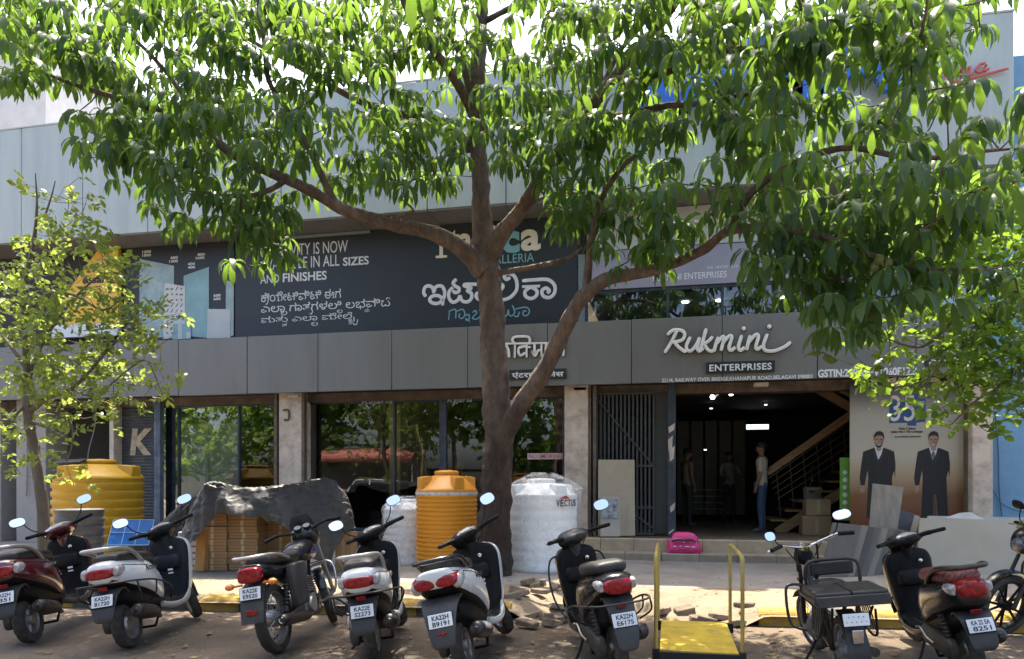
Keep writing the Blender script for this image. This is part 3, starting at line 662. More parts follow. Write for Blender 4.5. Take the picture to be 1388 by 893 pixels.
mb = MB(); ftext(mb, '221/4, RAILWAY OVER BRIDGE,KHANAPUR ROAD,BELAGAVI 590001', 897, 1101, 513, 519.2, YF, bold=.02, depth=.008); ftext(mb, 'GSTIN:29BAVPV1060E1ZB', 1108.5, 1243, 500.7, 512, YF, bold=.03, depth=.01); mb.build('lettering', wht, ab)
hb = thing('hindi_shop_sign', 'raised white Hindi shop name on the fascia behind the forked trunk', 'sign')
HIN = [[(20, 262), (1060, 245)],
 [(100, 262), (240, 270), (290, 340), (300, 440)], [(380, 270), (375, 445)], [(385, 265), (345, 215), (370, 170), (480, 160), (560, 170), (580, 225), (555, 265)], [(535, 265), (535, 440)], [(530, 290), (440, 310), (425, 370), (455, 415), (520, 380)], [(535, 300), (590, 305)],
 [(640, 255), (640, 380), (610, 350), (650, 420), (690, 350), (735, 350)], [(735, 255), (735, 432)], [(795, 250), (805, 380), (790, 300)], [(880, 250), (870, 350), (840, 340), (860, 380), (930, 370)], [(935, 250), (935, 425)], [(1035, 248), (1030, 425)], [(1030, 250), (1060, 190), (1000, 150), (935, 175), (940, 245)]]
mb = MB(); strokes(mb, HIN, (660, 440), 9.914, YF - .045, 0.024, 0.025); mb.build('lettering', mat('raised_white2', (0.74, 0.73, 0.70), 0.35), hb)
mb = MB(); strokes(mb, [[(x + 6, y + 8) for x, y in l] for l in HIN], (660, 440), 9.914, YF - .01, 0.03, 0.02); mb.build('letter_backing', black, hb)
hp = thing('hindi_name_plate', 'black plate with small white Hindi lettering under the Hindi shop name', 'sign')
mb = MB(); a = F(672, 516, YF); b_ = F(672, 502.5, YF); mb.bx(a.x, FX(768, YF), YF - .045, YF - .002, a.z, b_.z); mb.build('panel', MATS['plate_black'], hp, bevel=.004)
mb = MB(); ftext(mb, 'एंटरप्राइजेस', 694, 764, 503.6, 514.5, YF - .045, bold=.02, depth=.01); mb.build('lettering', wht, hp)
kp = thing('kannada_name_plate', 'black plate with white Kannada lettering at the right end of the fascia', 'sign')
mb = MB(); a = F(1254, 497, YF); b_ = F(1254, 482.5, YF); mb.bx(a.x, FX(1338, YF), YF - .045, YF - .002, a.z, b_.z); mb.build('panel', MATS['plate_black'], kp, bevel=.004)
mb = MB(); ftext(mb, 'ಎಂಟರಪೆಸಸ', 1259, 1334, 485, 494.5, YF - .045, bold=.012, depth=.01); mb.build('lettering', wht, kp)
# big blue roof-line letters and red script
bl = thing('blue_letter_sign', 'large blue block letters on the pale upper cladding behind the leaves', 'sign')
mb = MB(); Yb = YU - .16
blue_l = mat('letter_blue', (0.02, 0.13, 0.55), 0.4, var=0.06)
ftext(mb, 'RAMA', 845, 1225, 76, 163, Yb, bold=.05, depth=.14, shear=.0); mb.build('lettering', blue_l, bl)
rd = thing('red_script_sign', 'red cursive raised lettering with an underline at the top right of the cladding', 'sign')
def zz(*p): return [(820 + x / 2.4437, 40 + y / 2.4437) for x, y in p]
RED = [[(1040, 175), (1050, 150), (1065, 170), (1080, 148), (1095, 170)], [(1100, 172), (1115, 145), (1128, 150), (1120, 170)], [(1150, 155), (1165, 130), (1165, 158)], [(1165, 140), (1185, 128), (1185, 155)], [(1188, 138), (1208, 125), (1205, 152), (1220, 145)], [(1258, 112), (1238, 118), (1228, 138), (1245, 140), (1262, 118), (1255, 138), (1272, 130)], [(1140, 175), (1200, 165), (1335, 130)]]
mb = MB(); strokes(mb, [l for l in RED], (820, 40), 2.4437, YU - .05, 0.019, 0.03); mb.build('lettering', mat('letter_red', (0.50, 0.10, 0.08), 0.4), rd)

# poster with two suited men (flat print on the glass front)
YP = 13.5
po = thing('advertising_poster', 'tall advertising poster of two men in dark suits under a blue 35 years badge', 'poster')
pmat = bpy.data.materials.new('poster_print'); pmat.use_nodes = True
N = pmat.node_tree.nodes; L = pmat.node_tree.links; b = N['Principled BSDF']
tc = N.new('ShaderNodeTexCoord'); sp = N.new('ShaderNodeSeparateXYZ'); L.new(tc.outputs['Object'], sp.inputs[0])
mr = N.new('ShaderNodeMapRange'); mr.inputs[1].default_value = 0.5; mr.inputs[2].default_value = 3.2; L.new(sp.outputs[2], mr.inputs[0])
nz = N.new('ShaderNodeTexNoise'); nz.inputs['Scale'].default_value = 2.0; L.new(tc.outputs['Object'], nz.inputs[0])
ad = N.new('ShaderNodeMath'); ad.operation = 'MULTIPLY_ADD'; ad.inputs[1].default_value = 0.06; L.new(nz.outputs['Fac'], ad.inputs[0]); L.new(mr.outputs[0], ad.inputs[2])
rp = N.new('ShaderNodeValToRGB'); L.new(ad.outputs[0], rp.inputs[0])
cr = rp.color_ramp; cr.elements[0].position = 0.0; cr.elements[0].color = (0.13, 0.045, 0.02, 1); cr.elements[1].position = 1.0; cr.elements[1].color = (0.03, 0.03, 0.035, 1)
for p_, c_ in ((0.30, (0.19, 0.075, 0.03)), (0.42, (0.36, 0.25, 0.15)), (0.55, (0.44, 0.38, 0.30)), (0.80, (0.38, 0.34, 0.29)), (0.93, (0.14, 0.125, 0.115))):
    e = cr.elements.new(p_); e.color = c_ + (1,)
L.new(rp.outputs[0], b.inputs['Base Color']); b.inputs['Roughness'].default_value = 0.3
mb = MB(); px0, px1 = FX(1152, YP), FX(1312, YP); mb.bx(px0, px1, YP, YP + .02, ZP + .02, Z0 - .02); mb.build('printed_sheet', pmat, po)
suit = mat('print_suit', (0.016, 0.015, 0.017), 0.7, var=0.15, scale=4); skin = mat('print_skin', (0.32, 0.19, 0.13), 0.5, var=0.12, scale=12); shirt = mat('print_shirt', (0.55, 0.55, 0.58), 0.5); hairm = mat('print_hair', (0.012, 0.010, 0.010), 0.6)
def z6(pts): return [(1140 + x / 4.06, 500 + y / 4.06) for x, y in pts]
def pfig(dx, closed):
    f_ = MB(); Yq = YP - .002
    body = [(185, 432), (150, 445), (122, 455), (112, 520), (102, 600), (108, 640), (130, 640), (145, 560), (150, 600), (148, 640), (140, 820), (205, 830), (210, 690), (222, 690), (235, 830), (290, 830), (282, 640), (280, 600), (292, 560), (298, 600), (300, 520), (292, 455), (262, 442), (232, 432)]
    poly_plate(f_, z6([(x + dx, y) for x, y in body])[::-1], Yq, .0015)
    f_.build('printed_suit', suit, po, flat=True)
    f_ = MB(); poly_plate(f_, z6([(x + dx, y) for x, y in [(184, 430), (205, 500), (222, 470), (232, 430)]]), Yq - .003, .0015); f_.build('printed_shirt', shirt, po, flat=True)
    f_ = MB(); Yl = Yq - .0022
    for pts in ([(184, 434), (178, 470), (200, 520), (206, 505), (190, 465)], [(232, 434), (240, 470), (218, 520), (211, 505), (228, 465)], [(206, 520), (209, 520), (212, 640), (207, 640)], [(148, 480), (151, 480), (153, 600), (149, 600)], [(262, 480), (265, 480), (263, 600), (259, 600)], [(214, 660), (217, 660), (220, 820), (214, 820)]):
        poly_plate(f_, z6([(x + dx, y) for x, y in pts]), Yl, .001)
    f_.build('printed_lapels', mat('print_lapel', (.016, .015, .017), .5), po, flat=True)
    f_ = MB(); poly_plate(f_, z6([(x + dx, y) for x, y in [(197, 470), (208, 500), (219, 470), (213, 455), (203, 455)]]), Yq - .0052, .001) if not closed else None
    if f_.v: f_.build('printed_vest', mat('print_vest', (.10, .10, .12), .5), po, flat=True)
    f_ = MB(); poly_plate(f_, z6([(x + dx, y) for x, y in [(198, 413), (208, 417), (219, 413), (215, 421), (202, 421)]]), Yq - .0072, .001); f_.build('printed_smile', mat('print_teeth', (.5, .45, .42), .5), po, flat=True)
    f_ = MB(); poly_plate(f_, z6([(x + dx, y) for x, y in [(220, 385), (234, 380), (232, 405), (222, 426), (212, 433), (214, 412)]]), Yq - .0058, .0005); poly_plate(f_, z6([(x + dx, y) for x, y in [(205, 388), (210, 388), (213, 405), (203, 406)]]), Yq - .0058, .0005); f_.build('printed_face_tone', mat('print_skin_tone', (.22, .125, .085), .5), po, flat=True)
    f_ = MB()
    head = [(208 + dx + 27 * math.cos(a) * (1 - .12 * (math.sin(a) > 0)), 393 + 42 * math.sin(a)) for a in [2 * math.pi * k / 22 for k in range(22)]]
    poly_plate(f_, z6(head), Yq - .005, .0015); poly_plate(f_, z6([(x + dx, y) for x, y in [(194, 425), (196, 446), (208, 455), (222, 446), (224, 425)]]), Yq - .0042, .001)
    poly_plate(f_, z6([(x + dx, y) for x, y in [(105, 640), (104, 668), (116, 684), (130, 668), (130, 640)]]), Yq - .0042, .001)
    f_.build('printed_face', skin, po, flat=True)
    f_ = MB(); poly_plate(f_, z6([(x + dx, y) for x, y in [(180, 392), (182, 362), (195, 345), (215, 341), (232, 350), (238, 370), (236, 392), (231, 372), (220, 366), (198, 367), (187, 374)]]), Yq - .007, .0015)
    for ex in (197, 219): poly_plate(f_, z6([(x + dx, y) for x, y in [(ex - 7, 385), (ex + 6, 385), (ex + 6, 389), (ex - 7, 389)]]), Yq - .007, .001)
    if closed: poly_plate(f_, z6([(x + dx, y) for x, y in [(186, 405), (196, 428), (208, 435), (220, 428), (231, 405), (222, 416), (208, 413), (195, 416)]]), Yq - .0062, .001)
    f_.build('printed_hair', hairm, po, flat=True)
pfig(0, True); pfig(300, False)
mb = MB(); poly_plate(mb, z6([(265, 175), (365, 165), (365, 118), (425, 112), (425, 165), (465, 160), (465, 290), (415, 296), (415, 312), (365, 312), (365, 296), (265, 298)]), YP - .003, .002); mb.build('badge', mat('print_blue', (0.015, 0.06, 0.19), 0.4), po, flat=True)
mb = MB(); ftext(mb, '35', 1207, 1240, 536, 571, YP - .004, bold=-.0, depth=.003); ftext(mb, 'years', 1235, 1253, 544, 552, YP - .004, depth=.003); ftext(mb, 'Kajaria', 1180, 1274, 505, 524, YP - .004, bold=.03, depth=.003, shear=.2); mb.build('lettering', mat('print_white', (0.66, 0.62, 0.56), 0.5), po, flat=True)
mb = MB(); ftext(mb, 'From 1 Unit to', 1219, 1241, 579, 582.5, YP - .004, bold=.02, depth=.003); ftext(mb, "India's No.1 Tile Company", 1208, 1251, 583.5, 587.5, YP - .004, bold=.02, depth=.003); ftext(mb, 'TILES BATHWARE SANITARYWARE', 1212, 1248, 591, 593, YP - .004, depth=.003); mb.build('small_lettering', suit, po, flat=True)

# shop interior fittings
tr = thing('track_spotlights', 'two lit white track spotlights under the ceiling inside the doorway', 'lamp')
mb = MB(); a = F(920, 533, 14.6); mb.tube([F(925, 530, 14.6), F(1060, 524, 14.6)], .02, 6); mb.build('rail', steel, tr)
for px, py in ((966, 538), (991, 533)):
    p = F(px, py, 14.55); mb = MB(); d = Vector((-.5, -.6, -.5)).normalized(); mb.tube([p - d * .16, p], .05, 12); h_ = mb.build('spot_head', mat('spot_white', (0.6, 0.6, 0.6), 0.4), tr)
    mb = MB(); mb.ell(tuple(p + d * .005), (.042, .042, .042), 12, 8); mb.build('bulb', mat('bulb_glow', (1, 1, 1), .4, emit=(1, .98, .92), estr=6), h_)
dl = thing('wall_light_panel', 'bright rectangular light panel glowing deep inside the dark shop', 'lamp')
p = F(1010.5, 583, 20); q = F(1043, 574, 20); mb = MB(); mb.bx(p.x, q.x, 20, 20.05, p.z, q.z); mb.build('frame', black, dl); mb = MB(); mb.bx(p.x + .02, q.x - .02, 19.985, 19.995, p.z + .02, q.z - .02); mb.build('diffuser', mat('panel_glow', (1, 1, 1), .4, emit=(.9, .97, 1), estr=.5), dl)
for px, py in ((964, 553), (1038, 548), (956, 609)):
    p = F(px, py, 18.0); mb = MB(); mb.lathe([(0, -.02), (.03, -.02), (.035, 0), (0, 0)], T(p.x, p.y, p.z), 14); tag(mb.build('downlight', mat('downlight_glow', (1, 1, 1), .4, emit=(1, .95, .85), estr=.9)), 'tiny round ceiling downlight glowing inside the dark shop', 'lamp', 'small lights inside the shop')
sh_ = thing('display_shelf', 'dim back wall display of framed tile boards inside the shop', 'shelf')
mb = MB()
for k in range(5): mb.bx(FX(918 + k * 19, 19.5), FX(934 + k * 19, 19.5), 19.5, 19.55, .6, 3.0)
mb.build('board_row', mat('display_brown', (0.05, 0.045, 0.05), .4, var=.3), sh_)
mb = MB()
for k in range(4): z = .75 + k * .16; mb.bx(FX(935, 19.2), FX(985, 19.2), 19.1, 19.4, z, z + .025)
mb.build('low_shelf', mat('shelf_pale', (0.30, 0.30, 0.30), .5), sh_)
gsn = thing('green_standee', 'narrow green printed standee beside the poster at the doorway edge', 'standee')
p = F(1139, 705, 13.75); q = F(1152, 620, 13.75); mb = MB(); mb.bx(p.x, q.x, 13.75, 13.8, p.z, q.z); mb.build('panel', mat('standee_green', (0.17, 0.42, 0.06), .5, var=.15), gsn)
mb = MB(); 
for k_ in range(6): mb.lathe([(0, .003), (.035, .003), (.04, 0)], T((p.x + q.x) / 2, 13.749, p.z + .18 + .13 * k_) @ RX(90), 14)
mb.build('printed_marks', wht, gsn)
wd = thing('water_dispenser', 'small white water dispenser with clear bottle by the stairs', 'dispenser')
p = F(1101, 700, 16.0); mb = MB(); mb.bx(p.x - .16, p.x + .16, 15.85, 16.15, ZP, 1.35); mb.build('cabinet', mat('dispenser_white', (.5, .5, .5), .4), wd, bevel=.02)
mb = MB(); mb.lathe([(0.03, 1.352), (.06, 1.38), (.13, 1.46), (.13, 1.66), (.14, 1.68), (.13, 1.7), (.13, 1.78), (.0, 1.82)], T(p.x, 16, 0), 18); mb.build('bottle', glass_mat('bottle_clear', (.6, .7, .75), 1.4), wd)
cb = []
for k, (px, py, w, lab) in enumerate(((1106, 722, .5, 'brown carton on the shop floor beneath the stairs'), (1108, 690, .42, 'smaller brown carton stacked on the carton beneath the stairs'))):
    p = F(px, py, 14.5); z0 = ZP if k == 0 else ZP + .36; c = MB(); c.bx(p.x - w / 2, p.x + w / 2, 14.4, 14.8, z0 + .001, z0 + (.35 if k == 0 else .3))
    o = c.build('carton', mat('carton_dim', (.30, .20, .12), .8, var=.12), None, bevel=.006); tag(o, lab, 'carton')
    c = MB(); c.bx(p.x - .03, p.x + .03, 14.398, 14.3995, z0 + .03, z0 + .3); c.build('tape', mat('tape', (.38, .28, .17), .4), o)
# ------------------------------------------------------------------ trees
from mathutils import noise as mnz
bark = mat('bark', (0.130, 0.094, 0.072), 0.95, var=0.45, scale=9, bump=1.0, bscale=17, stretch=(1, 1, 0.45), dirt=(0.045, 0.028, 0.022), dirt_amt=0.9, dirt_scale=2.6)
for n_ in bark.node_tree.nodes:
    if n_.type == 'BUMP': n_.inputs['Distance'].default_value = .07; n_.inputs['Strength'].default_value = 1.0
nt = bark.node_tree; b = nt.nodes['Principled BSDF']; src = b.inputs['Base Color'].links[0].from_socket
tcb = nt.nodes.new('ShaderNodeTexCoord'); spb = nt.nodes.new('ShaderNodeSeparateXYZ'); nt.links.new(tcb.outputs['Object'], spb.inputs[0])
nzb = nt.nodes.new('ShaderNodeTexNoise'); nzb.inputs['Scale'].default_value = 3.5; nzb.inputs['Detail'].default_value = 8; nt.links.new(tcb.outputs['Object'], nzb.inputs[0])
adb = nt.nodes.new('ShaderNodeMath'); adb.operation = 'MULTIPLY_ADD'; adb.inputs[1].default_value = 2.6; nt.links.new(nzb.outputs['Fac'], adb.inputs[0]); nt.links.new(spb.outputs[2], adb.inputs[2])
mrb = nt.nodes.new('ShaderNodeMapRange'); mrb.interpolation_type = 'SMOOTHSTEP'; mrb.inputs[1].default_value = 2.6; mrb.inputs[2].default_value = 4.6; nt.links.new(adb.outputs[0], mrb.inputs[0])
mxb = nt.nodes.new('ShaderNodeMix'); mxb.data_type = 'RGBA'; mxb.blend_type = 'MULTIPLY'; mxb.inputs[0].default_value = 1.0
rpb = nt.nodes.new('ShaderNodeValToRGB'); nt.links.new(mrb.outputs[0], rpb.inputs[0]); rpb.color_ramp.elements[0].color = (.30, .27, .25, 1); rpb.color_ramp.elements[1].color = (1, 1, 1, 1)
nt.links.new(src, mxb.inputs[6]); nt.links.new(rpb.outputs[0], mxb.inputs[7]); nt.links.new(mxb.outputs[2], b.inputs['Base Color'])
bark2 = mat('bark_grey', (0.125, 0.10, 0.075), 0.95, var=0.3, scale=7, bump=0.8, bscale=30, stretch=(1, 1, 0.5))
leaf_big = leaf_mat('leaf_big', (0.015, 0.044, 0.026), (0.042, 0.088, 0.044), (0.27, 0.45, 0.05), 0.37, 0.42)
leaf_small = leaf_mat('leaf_small', (0.036, 0.075, 0.02), (0.115, 0.165, 0.04), (0.42, 0.52, 0.085), 0.42, 0.4)
leaf_oval = leaf_mat('leaf_oval', (0.028, 0.066, 0.020), (0.07, 0.13, 0.03), (0.34, 0.52, 0.05), 0.45, 0.36)

def leaf_strip(L, Wd, droop0, droop1, nst=5, fold=0.25, wav=0.0):
    """one leaf: rows of (left, mid, right), starting at origin going +x, bending down; returns verts (nst*3,3), quads"""
    V = []; x = z = 0.0; st = L / (nst - 1)
    prof = [0.15, 0.72, 1.0, 0.85, 0.10] if nst == 5 else [0.2, 1.0, 0.85, 0.06]
    for i in range(nst):
        f = i / (nst - 1); a = droop0 + (droop1 - droop0) * f ** 0.5; w = Wd / 2 * prof[i]
        nx, nz = -math.sin(a), math.cos(a)      # leaf normal (a measured from the horizontal, negative is down)
        up = w * fold
        V += [(x + nx * up, w, z + nz * up), (x, 0, z), (x + nx * up, -w, z + nz * up)]
        x += math.cos(a) * st; z += math.sin(a) * st
    Q = []
    for i in range(nst - 1):
        b = i * 3; Q += [(b, b + 1, b + 4, b + 3), (b + 1, b + 2, b + 5, b + 4)]
    return np.array(V), Q
def rosette(r, n, L, Wd):
    Vs = []; Qs = []; tt = []; o = 0; a0 = r.random() * 6.28
    for k in range(n):
        a = a0 + 2 * math.pi * k / n + r.uniform(-.25, .25); l = L * r.uniform(.75, 1.1)
        V, Q = leaf_strip(l, Wd * r.uniform(.85, 1.15), r.uniform(-.55, .15), r.uniform(-1.75, -1.5), fold=r.uniform(.1, .35))
        V = V + np.array([.03, 0, 0]); c, s_ = math.cos(a), math.sin(a)
        V = np.stack([V[:, 0] * c - V[:, 1] * s_, V[:, 0] * s_ + V[:, 1] * c, V[:, 2]], 1)
        Vs.append(V); Qs += [tuple(i + o for i in q) for q in Q]; tt += [r.random()] * len(V); o += len(V)
    return np.vstack(Vs), np.array(Qs), np.array(tt)
def spray(r, n, L, Wd, span):
    """a twiglet with alternate small leaves"""
    Vs = []; Qs = []; tt = []; o = 0
    for k in range(n):
        f = (k + .5) / n; side = 1 if k % 2 else -1
        V, Q = leaf_strip(L * r.uniform(.7, 1.15), Wd * r.uniform(.8, 1.2), r.uniform(-.5, .6), r.uniform(-1.1, .1), nst=4, fold=r.uniform(.05, .35))
        a = side * r.uniform(.5, 1.5) + (0 if k < n - 1 else -side * .9); c, s_ = math.cos(a), math.sin(a); ro = r.uniform(-.8, .8)
        y = V[:, 1] * math.cos(ro) - V[:, 2] * math.sin(ro); z = V[:, 1] * math.sin(ro) + V[:, 2] * math.cos(ro)
        V = np.stack([V[:, 0] * c - y * s_ + span * f, V[:, 0] * s_ + y * c, z + span * .15 * math.sin(3 * f)], 1)
        Vs.append(V); Qs += [tuple(i + o for i in q) for q in Q]; tt += [r.random()] * len(V); o += len(V)
    return np.vstack(Vs), np.array(Qs), np.array(tt)
def rotm(yaw, tx, ty):
    return np.array((Matrix.Rotation(yaw, 3, 'Z') @ Matrix.Rotation(tx, 3, 'X') @ Matrix.Rotation(ty, 3, 'Y')))
def scatter(name, pts, scales, templates, m, parent, r, tilt=0.3, tints=None):
    VV = []; QQ = []; TT = []; o = 0
    for i, p in enumerate(pts):
        V, Q, t = templates[r.randrange(len(templates))]
        M = rotm(r.uniform(0, 6.283), r.gauss(0, tilt), r.gauss(0, tilt))
        VV.append((V * scales[i]) @ M.T + np.array(p)); QQ.append(Q + o); o += len(V)
        b = r.random() if tints is None else tints[i]
        TT.append(np.clip(.55 * b + .45 * t, 0, 1))
    return fast_mesh(name, np.vstack(VV), np.vstack(QQ), m, parent, np.concatenate(TT))
def grow_twigs(mb, nodes, pts, r0, n=4, maxd=3.0, sag=0.06):
    """join every leaf cluster to the nearest wood already there"""
    nodes = [np.array(q) for q in nodes]; A = np.array(nodes)
    pts = [np.array(p) for p in pts]
    d0 = [np.min(np.sum((A - p) ** 2, 1)) for p in pts]
    cap = len(A) + len(pts) * 3; buf = np.empty((cap, 3)); buf[:len(A)] = A; nn = len(A)
    for i in np.argsort(d0):
        p = pts[i]; pen = np.sum((buf[:nn] - p) ** 2, 1) + np.maximum(0, buf[:nn, 2] - p[2]) * .3
        j = int(np.argmin(pen)); q = buf[j]; d = np.linalg.norm(p - q)
        if d < .02: continue
        m1 = q * .67 + p * .33 + np.array([0, 0, -sag * d]); m2 = q * .33 + p * .67 + np.array([0, 0, -sag * d * .6])
        rr = min(r0 * (0.7 + .5 * d), r0 * 2.2)
        mb.tube([q, m1, m2, p], [rr * 1.3, rr, rr * .8, rr * .5], n, cap=False)
        buf[nn] = m1; buf[nn + 1] = m2; buf[nn + 2] = p; nn += 3
def limb(mb, pts, r, k=6, n=12, rough=0.05):
    """pts in picture measure with depth, r radii in metres"""
    q = sm([tuple(P(*p)) + (rr,) for p, rr in zip(pts, r)], k) if False else None
    A = [tuple(P(*p)) for p in pts]; path = sm(A, k); rads = np.interp(np.linspace(0, len(r) - 1, len(path)), range(len(r)), r)
    pts3 = [Vector(p) for p in path]; rings = []; up = Vector((0.3, 1, 0)).normalized()
    for i, p in enumerate(pts3):
        d = (pts3[min(i + 1, len(pts3) - 1)] - pts3[max(i - 1, 0)]).normalized(); u = (up - d * up.dot(d)).normalized(); w = d.cross(u); up = u
        ring = []
        for j in range(n):
            a = 2 * math.pi * j / n; rr = rads[i] * (1 + rough * math.sin(3 * a + i * .35) + rough * .7 * math.sin(5 * a - i * .6) + rough * .6 * math.sin(i * 1.3))
            dv = u * math.cos(a) + w * math.sin(a); qn = p * 5.0 + dv * 1.2
            rr *= 1 + 1.6 * rough * mnz.noise(qn) + .9 * rough * mnz.noise(qn * 2.9)
            ring.append(p + dv * rr)
        rings.append(ring)
    mb.loft(rings, True)
    return [tuple(p) for p in pts3]

from mathutils import noise as mnoise
r_ = random.Random(21)
# --- the big tree -----------------------------------------------------------------
TR = thing('broadleaf_tree', 'big spreading tree with forked brown trunk and drooping long leaves across the shopfront', 'tree', tuple(G(670, 779, 0.15)))
TR.location = (0, 0, 0)
mb = MB(); nodes = []
tb = 10.5
trunk = [(668, 800, tb), (669, 740, tb), (672, 670, tb), (676, 600, tb), (672, 530, tb), (668, 450, tb), (664, 390, tb), (657, 345, tb), (653, 290, tb), (650, 220, tb), (645, 170, tb), (647, 120, tb), (651, 60, tb), (653, 20, tb), (655, -60, tb), (650, -140, tb), (646, -220, tb)]
tr_r = [0.306, 0.248, 0.215, 0.211, 0.194, 0.176, 0.172, 0.181, 0.133, 0.120, 0.112, 0.107, 0.090, 0.082, 0.073, 0.052, 0.026]
nodes += limb(mb, trunk, tr_r, 16, 32, .05)[120:]
LIMBS = [
 ([(655, 368, 10.4), (632, 342, 10.3), (590, 317, 10.15), (520, 301, 9.9), (470, 285, 9.75), (420, 258, 9.6), (370, 235, 9.5), (320, 212, 9.4), (275, 178, 9.3), (225, 155, 9.2), (180, 138, 9.1), (110, 118, 9.0), (50, 95, 8.9)], [.17, .15, .125, .105, .095, .085, .075, .066, .058, .05, .042, .03, .015]),
 ([(455, 277, 9.7), (435, 235, 9.6), (410, 185, 9.5), (390, 150, 9.4), (365, 110, 9.3), (358, 60, 9.2), (350, 5, 9.1), (345, -60, 9.0)], [.06, .05, .045, .042, .036, .03, .022, .012]),
 ([(385, 245, 9.5), (365, 258, 9.4), (335, 266, 9.3), (300, 264, 9.2), (250, 258, 9.1)], [.045, .038, .03, .024, .012]),
 ([(327, 264, 9.25), (325, 290, 9.2), (322, 320, 9.2)], [.022, .018, .01]),
 ([(278, 182, 9.3), (262, 150, 9.4), (235, 110, 9.5), (200, 70, 9.6), (160, 30, 9.7), (120, -30, 9.8)], [.045, .04, .034, .028, .02, .01]),
 ([(636, 200, 10.5), (618, 178, 10.7), (590, 163, 10.9), (540, 153, 11.1), (490, 138, 11.3), (430, 105, 11.4), (395, 85, 11.5), (340, 55, 11.6), (280, 20, 11.6)], [.10, .09, .08, .072, .062, .052, .043, .032, .015]),
 ([(432, 106, 11.4), (420, 80, 11.3), (405, 45, 11.2), (385, 5, 11.1), (370, -50, 11.0)], [.035, .03, .025, .02, .01]),
 ([(640, 150, 10.5), (622, 115, 10.2), (595, 78, 9.9), (565, 38, 9.7), (545, -5, 9.5), (530, -60, 9.3), (500, -130, 9.0)], [.09, .075, .068, .06, .05, .038, .018]),
 ([(641, 140, 10.5), (626, 80, 10.3), (606, 40, 10.2), (575, 5, 10.1), (560, -40, 10.0), (540, -120, 9.8)], [.06, .05, .045, .038, .03, .015]),
 ([(606, 40, 10.2), (614, 10, 10.3), (620, -40, 10.4)], [.03, .025, .015]),
 ([(655, 30, 10.5), (690, 12, 10.3), (715, 0, 10.2), (760, -30, 10.0), (800, -80, 9.7)], [.05, .045, .04, .03, .012]),
 ([(664, 350, 10.45), (682, 315, 10.2), (705, 285, 10.0), (745, 225, 9.6), (780, 180, 9.3), (812, 128, 9.0), (845, 90, 8.8), (880, 50, 8.6), (915, 5, 8.4), (940, -50, 8.2), (960, -120, 8.0)], [.15, .13, .12, .105, .10, .082, .07, .06, .052, .036, .015]),
 ([(785, 178, 9.25), (830, 160, 9.0), (870, 150, 8.7), (905, 143, 8.4), (950, 140, 8.0), (1010, 128, 7.6), (1080, 120, 7.2)], [.06, .052, .047, .042, .036, .026, .012]),
 ([(812, 128, 9.0), (815, 85, 9.1), (820, 45, 9.2), (824, 0, 9.3), (822, -60, 9.4)], [.05, .042, .036, .028, .012]),
 ([(816, 118, 9.0), (840, 70, 8.9), (865, 40, 8.7), (890, 5, 8.6), (910, -60, 8.4)], [.04, .034, .028, .022, .01]),
 ([(826, 108, 8.9), (870, 105, 8.5), (920, 92, 8.1), (980, 70, 7.8), (1040, 62, 7.5), (1100, 40, 7.3), (1180, 10, 7.0)], [.05, .046, .04, .034, .028, .02, .01]),
 ([(662, 372, 10.4), (700, 366, 10.1), (740, 358, 9.8), (770, 350, 9.6), (790, 335, 9.4)], [.05, .044, .04, .035, .02]),
 ([(683, 588, 10.45), (712, 540, 10.2), (738, 500, 10.0), (762, 452, 9.75), (785, 410, 9.5), (815, 382, 9.2), (850, 372, 8.9), (900, 362, 8.5), (950, 340, 8.1), (990, 312, 7.8), (1060, 310, 7.3), (1120, 322, 6.9), (1180, 345, 6.6), (1240, 362, 6.5), (1300, 365, 6.4)], [.17, .15, .14, .125, .115, .10, .085, .075, .065, .055, .045, .036, .03, .024, .012]),
 ([(795, 400, 9.4), (798, 360, 9.3), (802, 320, 9.1), (815, 270, 8.9), (850, 220, 8.6), (900, 190, 8.3)], [.07, .06, .052, .045, .034, .015]),
 ([(990, 312, 7.8), (1020, 260, 7.5), (1080, 220, 7.2), (1150, 200, 7.0), (1240, 215, 6.9), (1330, 205, 6.9), (1400, 200, 6.9)], [.05, .045, .04, .034, .028, .02, .01]),
 ([(528, 303, 9.95), (548, 290, 9.7), (560, 285, 9.5), (545, 270, 9.3)], [.035, .03, .02, .01]),
 ([(700, 290, 10.0), (730, 270, 10.4), (760, 262, 10.9), (800, 262, 11.3)], [.04, .034, .028, .015]),
]
for pts, r in LIMBS: nodes += limb(mb, pts, [q * .84 for q in r], 6, 12, .07)
DENS = [ # 50-pixel cells of leaf density over the picture, top to bottom
 "8888888888874344788888888610000000"[:28],
 "8888888888865424788888888510",
 "6888888667664357778868646300",
 "0457786466775477742788888634",
 "0027874466674257757888888743",
 "0003785245532335888889988754",
 "0000367500000007888877777655",
 "0000001300000000562057788766",
 "0000000000000000000002768654",
 "0000000000000000000000430000"]
def tc(px):
    return np.interp(px, [-100, 0, 300, 600, 750, 900, 1050, 1200, 1400], [9.2, 9.3, 9.6, 10.0, 9.4, 8.3, 7.3, 6.8, 7.0])
pts = []; scl = []; tin = []
